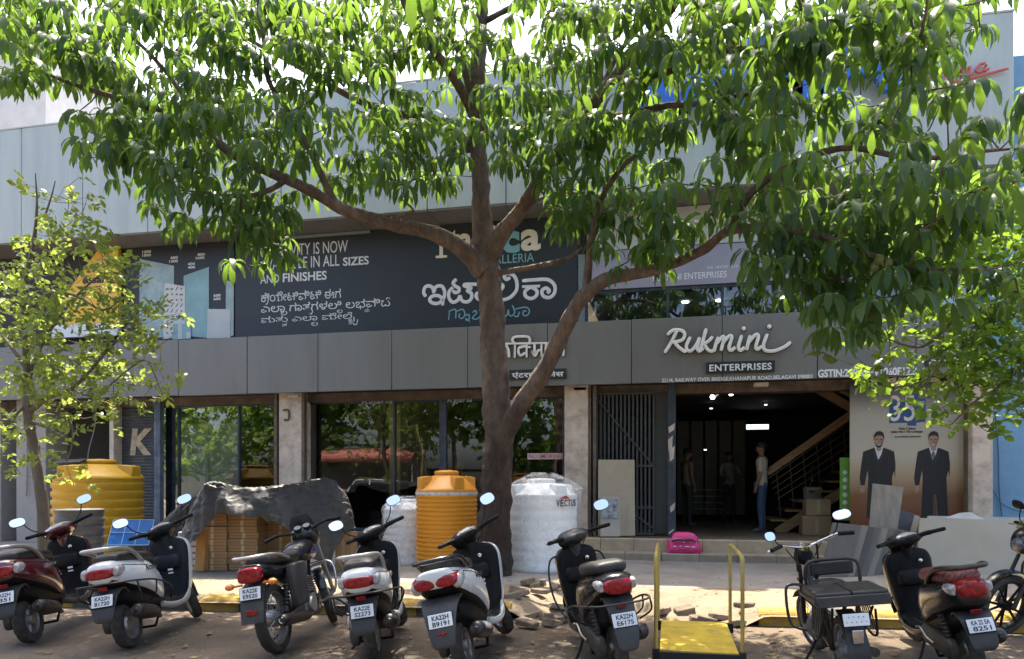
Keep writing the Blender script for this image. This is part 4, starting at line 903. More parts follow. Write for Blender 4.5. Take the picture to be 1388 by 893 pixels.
for j, row in enumerate(DENS):
    for i, ch in enumerate(row):
        d = int(ch)
        if d == 0: continue
        n = d * (2.5 if j < 2 else 2.2) * (1.0 if i < 16 else .72)
        n = int(n) + (r_.random() < n - int(n))
        for _ in range(n):
            px = i * 50 + r_.uniform(0, 50); py = j * 50 + r_.uniform(-40, 14)
            t = tc(px) + r_.uniform(-1.25, 1.35) * (1.0 if j < 6 else .5)
            if r_.random() > (t / 9.0) ** 2 * 1.15: continue
            q_ = P(px, py, t) * 1.15
            if mnoise.noise(q_) + .35 * mnoise.noise(q_ * 2.3) < (-.10 if px < 650 else -.15): continue
            pts.append(P(px, py, t)); scl.append(r_.uniform(.8, 1.12)); tin.append(r_.random() * (.6 if j > 5 else 1))
# the part of the crown above and beside the frame
base = G(670, 779, .15)
nover = 0
while nover < 330:
    a = r_.uniform(0, 6.283); rr = 6.3 * math.sqrt(r_.random()); z = 8.6 - .07 * rr * rr + r_.gauss(0, .75)
    c = Vector((base.x + rr * math.cos(a) + .8, base.y - 1.2 + rr * math.sin(a) * .82, z))
    if c.y > 12.2 or c.x < -4.0: continue
    px, py, t = proj(np.array(c))
    if t > 1 and -40 < px < 1430 and py > -25: continue
    if t < 2.5 and z < 5: continue
    pts.append(c); scl.append(r_.uniform(.85, 1.15)); tin.append(r_.random()); nover += 1
grow_twigs(mb, nodes, pts, .0085, 4)
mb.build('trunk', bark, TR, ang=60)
temps = [rosette(r_, r_.choice([6, 7, 7, 8]), .32, .074) for _ in range(14)]
scatter('crown', pts, scl, temps, leaf_big, TR, r_, .17, tin)
print('clusters', len(pts))
mb = MB()
for px, py, t in ((1192, 352, 6.5), (1204, 357, 6.5), (1186, 362, 6.55)):
    mb.ell(tuple(P(px, py, t)), (.04, .04, .05), 14, 9)
mb.build('fruit', mat('fruit_green', (0.10, 0.13, 0.035), .5, var=.2, scale=20), TR)

# --- small sunny tree at the left -------------------------------------------------
LT = thing('young_tree', 'slender young tree with small bright yellow green leaves at the left edge', 'tree')
mb = MB(); t0 = 9.3; nodes = []
nodes += limb(mb, [(62, 810, t0), (61, 760, t0), (58, 690, t0), (50, 630, t0), (42, 590, t0), (38, 550, t0), (36, 500, t0), (33, 440, t0), (32, 390, t0), (45, 330, t0), (50, 280, t0), (48, 235, t0)], [.10, .082, .070, .060, .058, .062, .045, .038, .03, .022, .014, .007], 7, 12, .08)[25:]
for pts, r in [([(38, 560, t0), (65, 540, t0 - .1), (95, 528, t0 - .2), (120, 505, t0 - .3), (150, 470, t0 - .4), (185, 440, t0 - .4)], [.035, .028, .024, .02, .015, .008]),
  ([(37, 520, t0), (55, 470, t0 + .1), (80, 430, t0 + .2), (110, 395, t0 + .3), (150, 360, t0 + .3)], [.03, .025, .02, .016, .008]),
  ([(36, 500, t0), (15, 470, t0 + .1), (-10, 440, t0 + .2), (-40, 420, t0 + .2)], [.03, .024, .018, .008]),
  ([(38, 545, t0), (10, 570, t0 - .2), (-20, 560, t0 - .3)], [.02, .016, .008]),
  ([(40, 570, t0), (70, 580, t0 - .2), (95, 572, t0 - .3), (98, 600, t0 - .3), (90, 625, t0 - .3)], [.02, .016, .013, .01, .006]),
  ([(95, 528, t0 - .2), (130, 535, t0 - .3), (175, 500, t0 - .4), (200, 490, t0 - .4), (220, 535, t0 - .45)], [.016, .013, .011, .009, .005]),
  ([(33, 430, t0), (60, 400, t0 - .2), (100, 400, t0 - .3), (140, 420, t0 - .4), (170, 400, t0 - .4)], [.025, .02, .016, .012, .006]),
  ([(62, 290, t0), (70, 265, t0), (75, 245, t0)], [.012, .01, .006])]:
    nodes += limb(mb, pts, r, 4, 7, .04)
LD = [  # 25-pixel cells from x=-50,y=225
 "000100100000","000211200000","000222200000","000334310000","000555541000","012455433000","134564354300","256665556300","356666667530","366667778621","256677777731","245667777510","134556676421","123455566531","122356544310","013345322100","023432111000","012222000000","011221000000","000022100000"]
ptsl = []
for j, row in enumerate(LD):
    for i, ch in enumerate(row):
        n = int(ch) * 1.3
        n = int(n) + (r_.random() < n - int(n))
        for _ in range(n):
            q_ = P(-50 + i * 25 + r_.uniform(0, 25), 225 + j * 22 + r_.uniform(0, 22), t0 - .1 + r_.uniform(-.75, .75))
            if mnoise.noise(q_ * 2.1) > -.2: ptsl.append(q_)
grow_twigs(mb, nodes, ptsl, .0045, 3)
mb.build('trunk', bark2, LT, ang=60)
temps2 = [spray(r_, r_.choice([5, 6, 7]), .092, .046, .18) for _ in range(12)]
scatter('crown', ptsl, [r_.uniform(.8, 1.25) for _ in ptsl], temps2, leaf_small, LT, r_, .6)
print('left', len(ptsl))

# --- tree at the right, reaching in with oval leaves --------------------------------
RT = thing('oval_leaved_tree', 'tree with oval dark green leaves reaching in from the right edge over the poster', 'tree')
mb = MB(); nodes = []; t0 = 8.2
nodes += limb(mb, [(1600, 830, 8.6), (1590, 700, 8.6), (1570, 560, 8.5), (1550, 420, 8.4), (1530, 300, 8.3), (1510, 200, 8.3)], [.16, .14, .12, .1, .08, .05], 5, 10, .05)[10:]
for pts, r in [([(1575, 580, 8.5), (1500, 480, 8.2), (1430, 430, 7.9), (1370, 420, 7.7), (1300, 430, 7.6), (1250, 470, 7.5), (1190, 455, 7.4)], [.06, .05, .04, .03, .022, .014, .006]),
   ([(1560, 480, 8.4), (1480, 400, 8.6), (1400, 350, 8.7), (1320, 310, 8.7), (1240, 290, 8.7)], [.05, .04, .03, .02, .008]),
   ([(1430, 430, 7.9), (1400, 480, 7.7), (1360, 520, 7.6), (1320, 545, 7.5), (1290, 575, 7.5)], [.025, .02, .014, .01, .005]),
   ([(1300, 430, 7.6), (1270, 500, 7.5), (1240, 520, 7.45), (1195, 525, 7.4)], [.014, .01, .008, .004])]:
    nodes += limb(mb, pts, r, 4, 7, .04)
RD = [ # 40-pixel cells from x=1128,y=250
 "0013567","0146889","0147999","0136899","0024689","0102467","0123557","1233668","1224688","0324677","0012456","0002232","0000000"]
ptsr = []
for j, row in enumerate(RD):
    for i, ch in enumerate(row):
        n = int(ch) * 1.75
        n = int(n) + (r_.random() < n - int(n))
        for _ in range(n): ptsr.append(P(1128 + i * 40 + r_.uniform(0, 40), 250 + j * 28 + r_.uniform(0, 28), (8.5 if j < 5 else 7.6) + r_.uniform(-.6, .6)))
for _ in range(150):
    ptsr.append(P(r_.uniform(1410, 1700), r_.uniform(120, 560), 8.3 + r_.uniform(-1.2, 1.2)))
grow_twigs(mb, nodes, ptsr, .005, 3)
mb.build('trunk', bark2, RT, ang=60)
temps3 = [spray(r_, r_.choice([4, 5, 6, 7]), .125, .07, .22) for _ in range(12)]
scatter('crown', ptsr, [r_.uniform(.75, 1.2) for _ in ptsr], temps3, leaf_oval, RT, r_, .45)
print('right', len(ptsr))

# --- trees beyond the roof, and across the street (seen in the shop glass) -----------
tempf = [spray(r_, 9, .34, .20, .55) for _ in range(8)]
def far_tree(name, label, base, h, rad, n, parent_group, seed):
    r = random.Random(seed); o = thing(name, label, 'tree', group=parent_group); b = Vector(base)
    mb = MB(); nodes = []
    top = b + Vector((r.uniform(-.4, .4), r.uniform(-.4, .4), h * .8))
    path = sm([b, b + Vector((r.uniform(-.2, .2), 0, h * .35)), top], 6); mb.tube(path, list(np.linspace(.2, .05, len(path))), 8); nodes += [tuple(p) for p in path[4:]]
    pts = []
    cl = [(Vector((r.uniform(-.7, .7) * rad, r.uniform(-.7, .7) * rad, h * r.uniform(.28, .95))), rad * r.uniform(.4, .65)) for _ in range(12)]
    for _ in range(n):
        c, cr = cl[r.randrange(8)]; v = Vector((r.gauss(0, 1), r.gauss(0, 1), r.gauss(0, .8))); v = v.normalized() * cr * r.uniform(.5, 1)
        pts.append(b + c + v)
    grow_twigs(mb, nodes, pts, .012, 3); mb.build('trunk', bark2, o, ang=60)
    scatter('crown', pts, [r.uniform(.8, 1.3) for _ in pts], tempf, leaf_oval, o, r, .6)
pz = P(320, 150, 20); far_tree('roof_side_tree', 'distant tree showing over the pale cladding at upper left, behind the big tree', (pz.x - 3.4, 28.2, 0), 13.6, 3.2, 420, None, 5)
for k, (x, y, h, rd) in enumerate(((-29, -15, 9.5, 4.6), (-23, -13.5, 9, 4.4), (-17.5, -15.5, 10, 4.8), (-12, -13.5, 9, 4.4), (-6.5, -15, 10, 4.6), (-0.5, -13.5, 8.5, 4.2), (6, -15, 9.5, 4.5))):
    far_tree('street_tree', 'leafy tree across the street, mirrored in the shop windows', (x, y, 0), h, rd, 620, 'trees mirrored in the shop glass', 40 + k)
# ------------------------------------------------------------------ things on the pavement
def tank(name, label, px0, px1, base_py, top_py, t_d, m, nrib, rib, straight=.8, lid=True):
    """ribbed water tank; px extents give width, base on the pavement"""
    t = t_d; r = (px1 - px0) / 2 / FPX * t; c = P((px0 + px1) / 2, HY, t); zt = CAMZ + (HY - top_py) / FPX * t
    h = zt - 0.15
    o = thing(name, label, 'water tank', (c.x, c.y, 0.15), (0, 0, rng.uniform(0, 6)))
    prof = [(0.02, 0.0), (r * .97, 0.0), (r, 0.02)]
    hs = h * straight
    for k in range(nrib):
        z0 = .03 + (hs - .05) * k / nrib; dz = (hs - .05) / nrib
        prof += [(r - rib * .0, z0 + dz * .1), (r, z0 + dz * .55), (r - rib, z0 + dz * .7), (r - rib, z0 + dz * .9)]
    prof += [(r, hs), (r * .99, hs + .03), (r * .93, hs + h * .035), (r * .55, h * .93), (r * .36, h * .95)]
    mb = MB(); mb.lathe(prof, None, 44); mb.build('tank_body', m, o, ang=50)
    for k in range(4):
        a = R(45 + 90 * k); q = MB(); M = RZ(45 + 90 * k)
        q.M = M; w = .10 * r / .5
        q.loft([[Vector((x, -w, hs + .005 - .02)), Vector((x, w, hs - .015)), Vector((x, w * .8, zt2)), Vector((x, -w * .8, zt2))] for x, zt2 in ((r * .97, h * .925), (r * .8, h * .935), (r * .6, h * .94))], True)
        q.build('shoulder_lug', m, o, bevel=.012)
    if lid:
        mb = MB(); mb.lathe([(r * .37, h * .935), (r * .37, h * .955), (r * .40, h * .96), (r * .40, h * .98), (r * .36, h * .992), (r * .1, h), (0.01, h)], None, 30); mb.build('lid', m, o, ang=45)
    return o, r, h, c
ty = mat('tank_yellow', (0.54, 0.30, 0.010), 0.45, var=0.08, scale=2, dirt=(0.33, 0.20, 0.04), dirt_amt=0.55, dirt_scale=3.5)
to = mat('tank_orange', (0.66, 0.27, 0.018), 0.42, var=0.05, scale=2)
tw = mat('tank_white', (0.90, 0.89, 0.86), 0.45, var=0.04, scale=2)
tank('water_tank', 'weathered yellow plastic water tank under the roller shutter, behind the left scooters', 78, 190, 760, 622, 13.0, ty, 9, .03, .80)
p = P(110, 634, 12.9); mb = MB(); mb.box((p.x, p.y - .25, p.z + .10), (.5, .3, .05), RX(12).to_3x3() @ RZ(15).to_3x3()); tag(mb.build('plastic_lid', mat('lid_black', (0.02, 0.02, 0.02), .5), bevel=.02), 'black plastic cover lying on top of the weathered yellow tank', 'lid')
oo, r, h, c = tank('water_tank', 'bright orange ribbed water tank left of the big trunk', 564, 647, 772, 637, 11.3, to, 17, .017, .78)
mb = MB()
for z in (h * .745, .04): mb.lathe([(r + .004, z), (r + .006, z + .005), (r + .006, z + .045), (r + .004, z + .05)], None, 44)
mb.build('label_band', mat('band_white', (0.55, 0.50, 0.47), .4, var=.3, scale=14), oo)
wo, r, h, c = tank('wrapped_water_tank', 'white ribbed water tank wrapped in clear plastic right of the trunk', 684, 782, 772, 648, 11.2, tw, 7, .007, .80)
wo.rotation_euler.z = 0
film = bpy.data.materials.new('plastic_film'); film.use_nodes = True; N = film.node_tree.nodes; L = film.node_tree.links
tr_ = N.new('ShaderNodeBsdfTransparent'); tr_.inputs[0].default_value = (.97, .975, .98, 1); mx = N.new('ShaderNodeMixShader'); nz = N.new('ShaderNodeTexNoise'); nz.inputs['Scale'].default_value = 7; nz.inputs['Detail'].default_value = 8
mr = N.new('ShaderNodeMapRange'); mr.inputs[1].default_value = .4; mr.inputs[2].default_value = .75; mr.inputs[3].default_value = .04; mr.inputs[4].default_value = .5; L.new(nz.outputs['Fac'], mr.inputs[0]); L.new(mr.outputs[0], mx.inputs[0])
b = N['Principled BSDF']; b.inputs['Base Color'].default_value = (.88, .89, .90, 1); b.inputs['Roughness'].default_value = .22
L.new(tr_.outputs[0], mx.inputs[1]); L.new(b.outputs[0], mx.inputs[2]); L.new(mx.outputs[0], N['Material Output'].inputs[0])
def wrap(parent, r, h, seed, bulge=.0):
    rr = random.Random(seed); mb = MB(); rings = []; n = 60
    for i in range(27):
        f = i / 26; z = h * 1.0 * f
        base_r = (r + .016) if f < .82 else (r + .016) * (1 - ((f - .82) / .18) ** 1.6 * .75)
        ring = []
        for j in range(n):
            a = 2 * math.pi * j / n
            w = .010 * math.sin(7 * a + 9 * f) + .008 * math.sin(13 * a - 14 * f + seed) + .006 * math.sin(23 * a + 31 * f)
            bl = bulge * math.exp(-((a - .1) / .35) ** 2 if a < 3 else -((a - 6.38) / .35) ** 2) * max(0, 1 - abs(f - .86) / .2)
            ring.append(Vector(((base_r + abs(w) + bl) * math.cos(a), (base_r + abs(w) + bl) * math.sin(a), z + .02 * math.sin(5 * a) * (f > .8))))
        rings.append(ring)
    mb.loft(rings, True); return mb.build('plastic_wrap', film, parent, ang=30)
wrap(wo, r, h * 1.05, 2, .09)
mb = MB(); a0 = -58
for ch_i, ch in enumerate('VECTUS'):
    M = RZ(a0 + ch_i * 6.6) @ T(r + .04, 0, h * .70) @ Matrix(((0, 0, 1, 0), (1, 0, 0, 0), (0, 1, 0, 0), (0, 0, 0, 1)))
    text(mb, ch, M, .055, .10, bold=.02, depth=.003)
mb.build('lettering', black, wo)
mb = MB(); M = RZ(a0 + 14) @ T(r + .04, 0, h * .78) @ Matrix(((0, 0, 1, 0), (1, 0, 0, 0), (0, 1, 0, 0), (0, 0, 0, 1))); mb.plate([(-.1, 0), (.1, 0), (.02, .05)], .003, M); mb.build('mark', mat('mark_red', (.45, .03, .03), .4), wo)
w2, r, h, c = tank('wrapped_white_tank', 'white tank in cloudy plastic half hidden behind the orange tank', 520, 585, 772, 676, 12.0, tw, 7, .008, .82); wrap(w2, r, h * 1.03, 5)
dr, r, h, c = tank('grey_water_tank', 'low dark grey plastic tank in front of the yellow tank', 78, 138, 790, 684, 10.8, mat('tank_grey', (.06, .062, .066), .55, var=.15, scale=3, dirt=(.16, .14, .12), dirt_amt=.5), 6, .02, .90, False)

# tarpaulin-covered carton stacks
card = mat('cardboard', (0.36, 0.225, 0.115), 0.85, var=0.14, scale=3, dirt=(0.20, 0.12, 0.06), dirt_amt=0.5, dirt_scale=2)
yp = 0
def carton_col(px0, px1, t, n, h, dep, group, lab, seed, strap=True):
    rr = random.Random(seed); a = P(px0, HY, t); b_ = P(px1, HY, t); proto = None; ang = math.atan2(b_.y - a.y, b_.x - a.x); w = (b_ - a).length; mid = (a + b_) / 2
    ords = ['bottom', 'second', 'third', 'fourth', 'fifth', 'sixth', 'seventh', 'eighth', 'ninth', 'tenth', 'eleventh', 'twelfth', 'thirteenth', 'fourteenth']
    for k in range(n):
        if proto is None:
            mb = MB(); mb.bx(-w / 2, w / 2, 0, dep, .0015, h - .0015); o = mb.build('flat_carton', card, None, bevel=.006)
            q = MB(); q.bx(-w * .05, w * .05, -.0035, -.0012, .006, h - .006); c1 = q.build('strap', mat('strap_pale', (.50, .40, .26), .5), o)
            q = MB(); q.bx(-w / 2 + .02, w / 2 - .02, -.0030, -.0010, h * .44, h * .50); c2 = q.build('flap_seam', mat('carton_edge', (.16, .09, .045), .8), o); proto = o; pc = [c1, c2]
        else:
            o = proto.copy(); COL.objects.link(o)
            for c_ in pc:
                d = c_.copy(); COL.objects.link(d); d.parent = o
        o.location = (mid.x + rr.uniform(-.012, .012), mid.y + rr.uniform(-.015, .015), .152 + h * k); o.rotation_euler = (0, 0, ang + rr.uniform(-.015, .015))
        tag(o, ('topmost' if k == n - 1 else ords[k]) + ' flat brown carton' + ('' if k == n - 1 else ' from the ground') + lab, 'carton', group)
g_ = 'flat cartons stacked under the tarpaulin'
carton_col(268, 307, 10.9, 11, .094, .55, g_, ' in the left column under the tarpaulin', 1)
carton_col(308.5, 349, 10.95, 11, .094, .55, g_, ' in the middle column under the tarpaulin', 2)
carton_col(362, 398, 11.35, 9, .094, .5, g_, ' in the right column under the tarpaulin', 3)
wb = mat('white_carton', (.52, .52, .55), .6, var=.08); wbb = mat('carton_blue_print', (.10, .12, .30), .6)
for k in range(6):
    a = P(243, HY, 11.0); b_ = P(268, HY, 11.0); mb = MB(); ang = math.atan2(b_.y - a.y, b_.x - a.x); w = (b_ - a).length; mb.bx(-w / 2, w / 2, 0, .6, .002, .093); o = mb.build('white_tile_carton', wb, None, bevel=.005)
    mb = MB(); mb.bx(-w / 2 + .01, w / 2 - .01, -.004, -.001, .055, .08); mb.build('printed_band', wbb, o)
    o.location = ((a.x + b_.x) / 2, a.y, .152 + .095 * k); o.rotation_euler.z = ang
    tag(o, ('bottom', 'second', 'third', 'fourth', 'fifth', 'topmost')[k] + ' white tile carton ' + ('' if k in (0, 5) else 'from the ground ') + 'with blue print beside the timber plank', 'carton', 'white tile cartons by the plank')
mb = MB(); a = P(268, 774, 10.75); b_ = P(279, 668, 11.0); d = b_ - a; ax = d.normalized(); yw = Vector((.97, .2, 0)); 
q = [a - yw * .055, a + yw * .085, b_ + yw * .03, b_ - yw * .09]; mb.add(q + [v + Vector((0.02, .09, 0)) for v in q], [(3, 2, 1, 0), (4, 5, 6, 7), (0, 1, 5, 4), (1, 2, 6, 5), (2, 3, 7, 6), (3, 0, 4, 7)])
tag(mb.build('timber_plank', mat('plank_orange', (.34, .17, .05), .6, var=.2, scale=3, stretch=(5, 5, .6)), bevel=.006), 'upright orange brown timber plank leaning at the left of the covered cartons', 'plank')
# the tarpaulin
tarp = mat('tarpaulin', (0.021, 0.020, 0.019), 0.55, var=0.25, scale=3, bump=0.5, bscale=9, dirt=(0.085, 0.077, 0.068), dirt_amt=0.45, dirt_scale=2.2)
nt = tarp.node_tree; b = nt.nodes['Principled BSDF']; bp_ = b.inputs['Normal'].links[0].from_node
tcn_ = nt.nodes.new('ShaderNodeTexCoord'); nzt = nt.nodes.new('ShaderNodeTexNoise'); nzt.inputs['Scale'].default_value = 3; nt.links.new(tcn_.outputs['Object'], nzt.inputs[0])
mxv = nt.nodes.new('ShaderNodeMix'); mxv.data_type = 'VECTOR'; mxv.inputs[0].default_value = .25; nt.links.new(tcn_.outputs['Object'], mxv.inputs[4]); nt.links.new(nzt.outputs['Color'], mxv.inputs[5])
vor = nt.nodes.new('ShaderNodeTexVoronoi'); vor.feature = 'F1'; vor.inputs['Scale'].default_value = 9; nt.links.new(mxv.outputs[1], vor.inputs['Vector'])
b2 = nt.nodes.new('ShaderNodeBump'); b2.inputs['Strength'].default_value = .35; b2.inputs['Distance'].default_value = .035; nt.links.new(vor.outputs['Distance'], b2.inputs['Height']); nt.links.new(bp_.outputs[0], b2.inputs['Normal']); nt.links.new(b2.outputs[0], b.inputs['Normal'])
from mathutils import noise as mn
def tarp_mesh(name, label, us, tops, drops, t_f, depth, nu, nv, seed, amp=.03):
    """us: picture x of stations; tops: picture y of ridge; drops: picture y of hanging hem; falls towards the street"""
    V = []; Q = []
    fy = sm([(float(a), float(b_), float(c_)) for a, b_, c_ in zip(us, tops, drops)], 8); A = np.array([tuple(v) for v in fy])
    for i in range(nu + 1):
        f = i / nu * (len(A) - 1); i0 = min(int(f), len(A) - 2); g = f - i0; px, pt, pd = A[i0] * (1 - g) + A[i0 + 1] * g
        for j in range(nv + 1):
            v = j / nv
            if v < .42:      # top, back to front
                w = v / .42; t = t_f + depth * (1 - w); p = P(px, HY, t); z = CAMZ + (HY - pt) / FPX * t_f - .10 * (1 - w) ** 1.5 * 1.2 + .03 * math.sin(w * 9 + px * .05)
            else:
                w = (v - .42) / .58; p = P(px, HY, t_f - .16 * math.sin(w * 1.4)); zt = CAMZ + (HY - pt) / FPX * t_f; zd = CAMZ + (HY - pd) / FPX * t_f + .09 * mn.noise(Vector((px * .045, 3.3, seed))) + .04 * mn.noise(Vector((px * .15, 7.3, seed))); z = zt + (zd - zt) * w; p.y -= .16 * w * mn.noise(Vector((px * .035, w * .8, seed))) + .07 * w * mn.noise(Vector((px * .11, w * 1.3, seed + 5)))
            k = Vector((p.x * 2.3, p.y * 2.3, z * 2.3 + seed)); n1 = mn.noise(k); n2 = mn.noise(k * 2.7); n3 = abs(mn.noise(k * 5.5))
            cre = amp * (n1 * 1.3 + (.35 - 1.5 * abs(n2)) - n3 * .8)
            cre *= 1.0 if v < .5 else max(.35, 1 - (v - .5) * 2.2)
            V.append((p.x + cre * .5, p.y - abs(cre) * 1.2 - cre * .4, max(.165, z + cre)))
    for i in range(nu):
        for j in range(nv):
            a = i * (nv + 1) + j; Q.append((a, a + 1, a + nv + 2, a + nv + 1))
    o = fast_mesh(name, V, Q, tarp); o.data.set_sharp_from_angle(angle=R(35)); s_ = o.modifiers.new('thick', 'SOLIDIFY'); s_.thickness = .004
    tag(o, label, 'tarpaulin'); return o
tarp_mesh('tarpaulin', 'crumpled grey tarpaulin draped over the brown carton stacks', [243, 262, 276, 290, 320, 360, 400, 430, 446, 458, 470, 480], [735, 690, 660, 654, 660, 664, 657, 650, 648, 654, 672, 704], [742, 738, 712, 698, 694, 704, 722, 752, 764, 736, 722, 716], 10.55, 1.5, 190, 100, 3.0, .04)
tarp_mesh('dark_tarpaulin', 'dark tarpaulin heap behind the white scooter, left of the cartons', [160, 185, 215, 240, 262, 285], [760, 730, 712, 690, 672, 668], [790, 788, 788, 786, 782, 770], 11.6, 1.0, 60, 40, 9.0, .06)
tag(mb, None) if False else None
pb = MB(); M = Matrix.Translation(P(178, 722, 11.3)) @ RZ(14) @ RX(-28) ; pb.M = M; pb.box((0, 0, 0), (.62, .03, .42)); po2 = pb.build('solar_panel', mat('panel_blue', (.012, .09, .33), .25, var=.12), None, bevel=.004)
pb = MB(M); 
for x in (-.31, -.1, .1, .31): pb.box((x, -.017, 0), (.008, .004, .42))
for z in (-.21, 0, .21): pb.box((0, -.0175, z), (.62, .004, .008))
pb.build('grid_lines', mat('panel_line', (.2, .35, .5), .4), po2); tag(po2, 'bright blue gridded panel propped beside the yellow tank', 'panel')
for px, py, w, h, lab in ((447, 745, .22, .5, 'brown carton standing on end under the right tarpaulin corner'),):
    p = P(px + 18, HY, 10.9); mb = MB(); mb.bx(-.12, .12, 0, .3, .152, .72); o = mb.build('upright_carton', card, None, bevel=.006); o.location = (p.x, p.y, 0); o.rotation_euler.z = .1; tag(o, lab, 'carton'); q = MB(); q.bx(-.02, .02, -.003, -.001, .17, .7); q.build('tape', MATS['tape'], o)
for k, (x0, x1, y) in enumerate(((612, 634, 0),)): pass

# boards by the gate
bm_ = mat('board_beige', (.40, .33, .24), .5, var=.1, scale=2.5, dirt=(.30, .24, .17), dirt_amt=.5)
def lean(name, label, cat, pts_front, t, th, m, tilt, par=None, grp=None):
    """leaning slab from its picture corners (bottom-left, bottom-right, top-right, top-left); its top rests tilt metres deeper"""
    q = [P(pts_front[0][0], pts_front[0][1], t), P(pts_front[1][0], pts_front[1][1], t), P(pts_front[2][0], pts_front[2][1], t + tilt), P(pts_front[3][0], pts_front[3][1], t + tilt)]
    n = (q[1] - q[0]).cross(q[3] - q[0]).normalized(); n = n if n.y > 0 else -n
    mb = MB(); mb.add(q + [v + n * th for v in q], [(3, 2, 1, 0), (4, 5, 6, 7), (0, 1, 5, 4), (1, 2, 6, 5), (2, 3, 7, 6), (3, 0, 4, 7)])
    o = mb.build(name, m, par, bevel=.003); return tag(o, label, cat, grp)
lean('beige_board', 'large plain beige tile board leaning on the folding gate', 'board', [(811, 726), (861, 726), (860, 623), (811, 623)], 13.05, .02, bm_, .12)
s1 = lean('sample_board', 'small sample board with grey printed picture leaning on the beige board', 'board', [(814, 727), (841, 727), (841, 673), (814, 673)], 12.93, .02, mat('board_light', (.42, .38, .33), .5, var=.08), .06)
lean('printed_picture', None, None, [(816, 702), (838, 702), (838, 677), (816, 677)], 12.915, .003, mat('print_grey', (.26, .27, .29), .4, var=.8, scale=18), .03, s1)
lean('narrow_board', 'narrow pale board standing behind the printed sample board', 'board', [(836, 726), (848, 726), (848, 673), (836, 673)], 12.985, .02, bm_, .06)
# stack of leaning grey tiles
tg = mat('tile_grey', (.092, .080, .064), .4, var=.16, scale=2.2, stretch=(4, 1, 1), dirt=(.06, .055, .05), dirt_amt=.5)
tgs = [tg, mat('tile_grey_dark', (.055, .047, .038), .45, var=.2), mat('tile_grey_warm', (.17, .145, .11), .4, var=.16, scale=2.2)]
for k in range(9):
    x = 1114 + k * 8.6; t = 10.1 + .04 * k
    o = lean('leaning_tile', ('frontmost grey tile of the slanted stack beside the tall tile', 'second grey tile from the front of the slanted stack', 'third grey tile from the front of the slanted stack', 'fourth grey tile from the front of the slanted stack', 'fifth grey tile from the front of the slanted stack', 'middle grey tile before the three rearmost of the slanted stack', 'third grey tile from the rear of the slanted stack', 'second grey tile from the rear of the slanted stack', 'rearmost grey tile of the slanted stack at the foot of the tall tile')[k], 'tile', [(x - 4 + k * .6, 783 + .3 * k), (x + 34, 786 - .1 * k), (x + 54 + k * .5, 712 + k * 1.2), (x + 15 + k * 1.2, 708 + k * .9)], t + .1, .022, tgs[(0, 2, 1, 0, 2, 0, 1, 2, 0)[k]], .25, None, 'grey tiles leaning in a slanted stack')
lean('tall_tile', 'tall brown grained tile leaning above the grey stack, before the poster', 'tile', [(1172, 790), (1206, 790), (1225, 660), (1183, 655)], 10.75, .015, mat('tile_grain', (.21, .18, .14), .4, var=.25, scale=2.5, stretch=(5, 5, .5), dirt=(.14, .11, .08), dirt_amt=.4), .3)
lean('dark_tile', 'dark tile with pale edge leaning right of the tall tile', 'tile', [(1198, 790), (1216, 790), (1240, 697), (1220, 690)], 10.9, .06, mat('tile_dark', (.05, .045, .042), .4, var=.3), .25)
lean('edge_tile', 'narrow beige tile edge beside the dark tile', 'tile', [(1217, 790), (1227, 790), (1247, 700), (1238, 697)], 10.9, .05, bm_, .25)
sl = mat('slab_beige', (.33, .30, .245), .5, var=.1, scale=1.6, dirt=(.30, .26, .16), dirt_amt=.6, dirt_scale=1.5)
bs = lean('stone_slab', 'large pale beige stone slab leaning along the right wall', 'slab', [(1241, 806), (1420, 808), (1420, 706), (1247, 702)], 10.3, .03, sl, .3)
lean('back_slab', 'second pale slab standing just behind the large beige slab', 'slab', [(1250, 800), (1425, 803), (1425, 702), (1258, 699)], 10.55, .03, mat('slab_pale', (.38, .36, .32), .5, var=.1), .3)
lean('loose_sheet', 'thin grey sheet lying across the tops of the leaning slabs', 'sheet', [(1280, 702), (1335, 704), (1316, 694), (1300, 695)], 10.75, .01, mat('sheet_grey', (.38, .38, .37), .5), .25)

# pink bag
bp = thing('pink_bag', 'bright pink plastic sack slumped on the lower step by the door post', 'bag')
p = F(927, 750, 12.68)
mb = MB(); M = Matrix.Translation((p.x, 12.72, .272)); mb.M = M
secs = []
for f, hw, hy_ in ((0, .27, .12), (.05, .28, .15), (.12, .265, .135), (.19, .245, .11), (.26, .215, .085), (.32, .17, .06), (.345, .10, .03)):
    secs.append([Vector((q.x + .02 * math.sin(f * 30 + q.y * 20), q.y + .14 * f + .012 * math.sin(q.x * 25 + f * 18), f)) for q in ringz(0, 0, hw, hy_, 3.0, 28)])
mb.loft(secs, True); bo = mb.build('sack', mat('sack_pink', (.62, .03, .17), .4, var=.12, scale=6), bp, ang=60)
mb = MB(M); mb.tube(sm([(-.2, -.115, .2), (-.1, -.12, .225), (0, -.12, .22), (.1, -.12, .23), (.19, -.11, .19)], 4), .02, 6, flat=1); mb.tube(sm([(-.23, -.125, .05), (0, -.14, .06), (.22, -.125, .05)], 4), .007, 6); mb.build('printed_band', mat('sack_dark', (.05, .04, .06), .5), bp)
mb = MB(M)
for x_, w_, z_, y_ in ((-.15, .06, .115, -.141), (-.05, .05, .12, -.141), (.05, .09, .115, -.141), (.15, .07, .11, -.141), (-.10, .14, .235, -.100), (.08, .12, .235, -.100), (0, .05, .19, -.118)): mb.ell((x_, y_, z_), (w_ / 2, .012, .012), 10, 6)
mb.build('printed_marks', mat('sack_print', (.70, .45, .52), .5), bp)

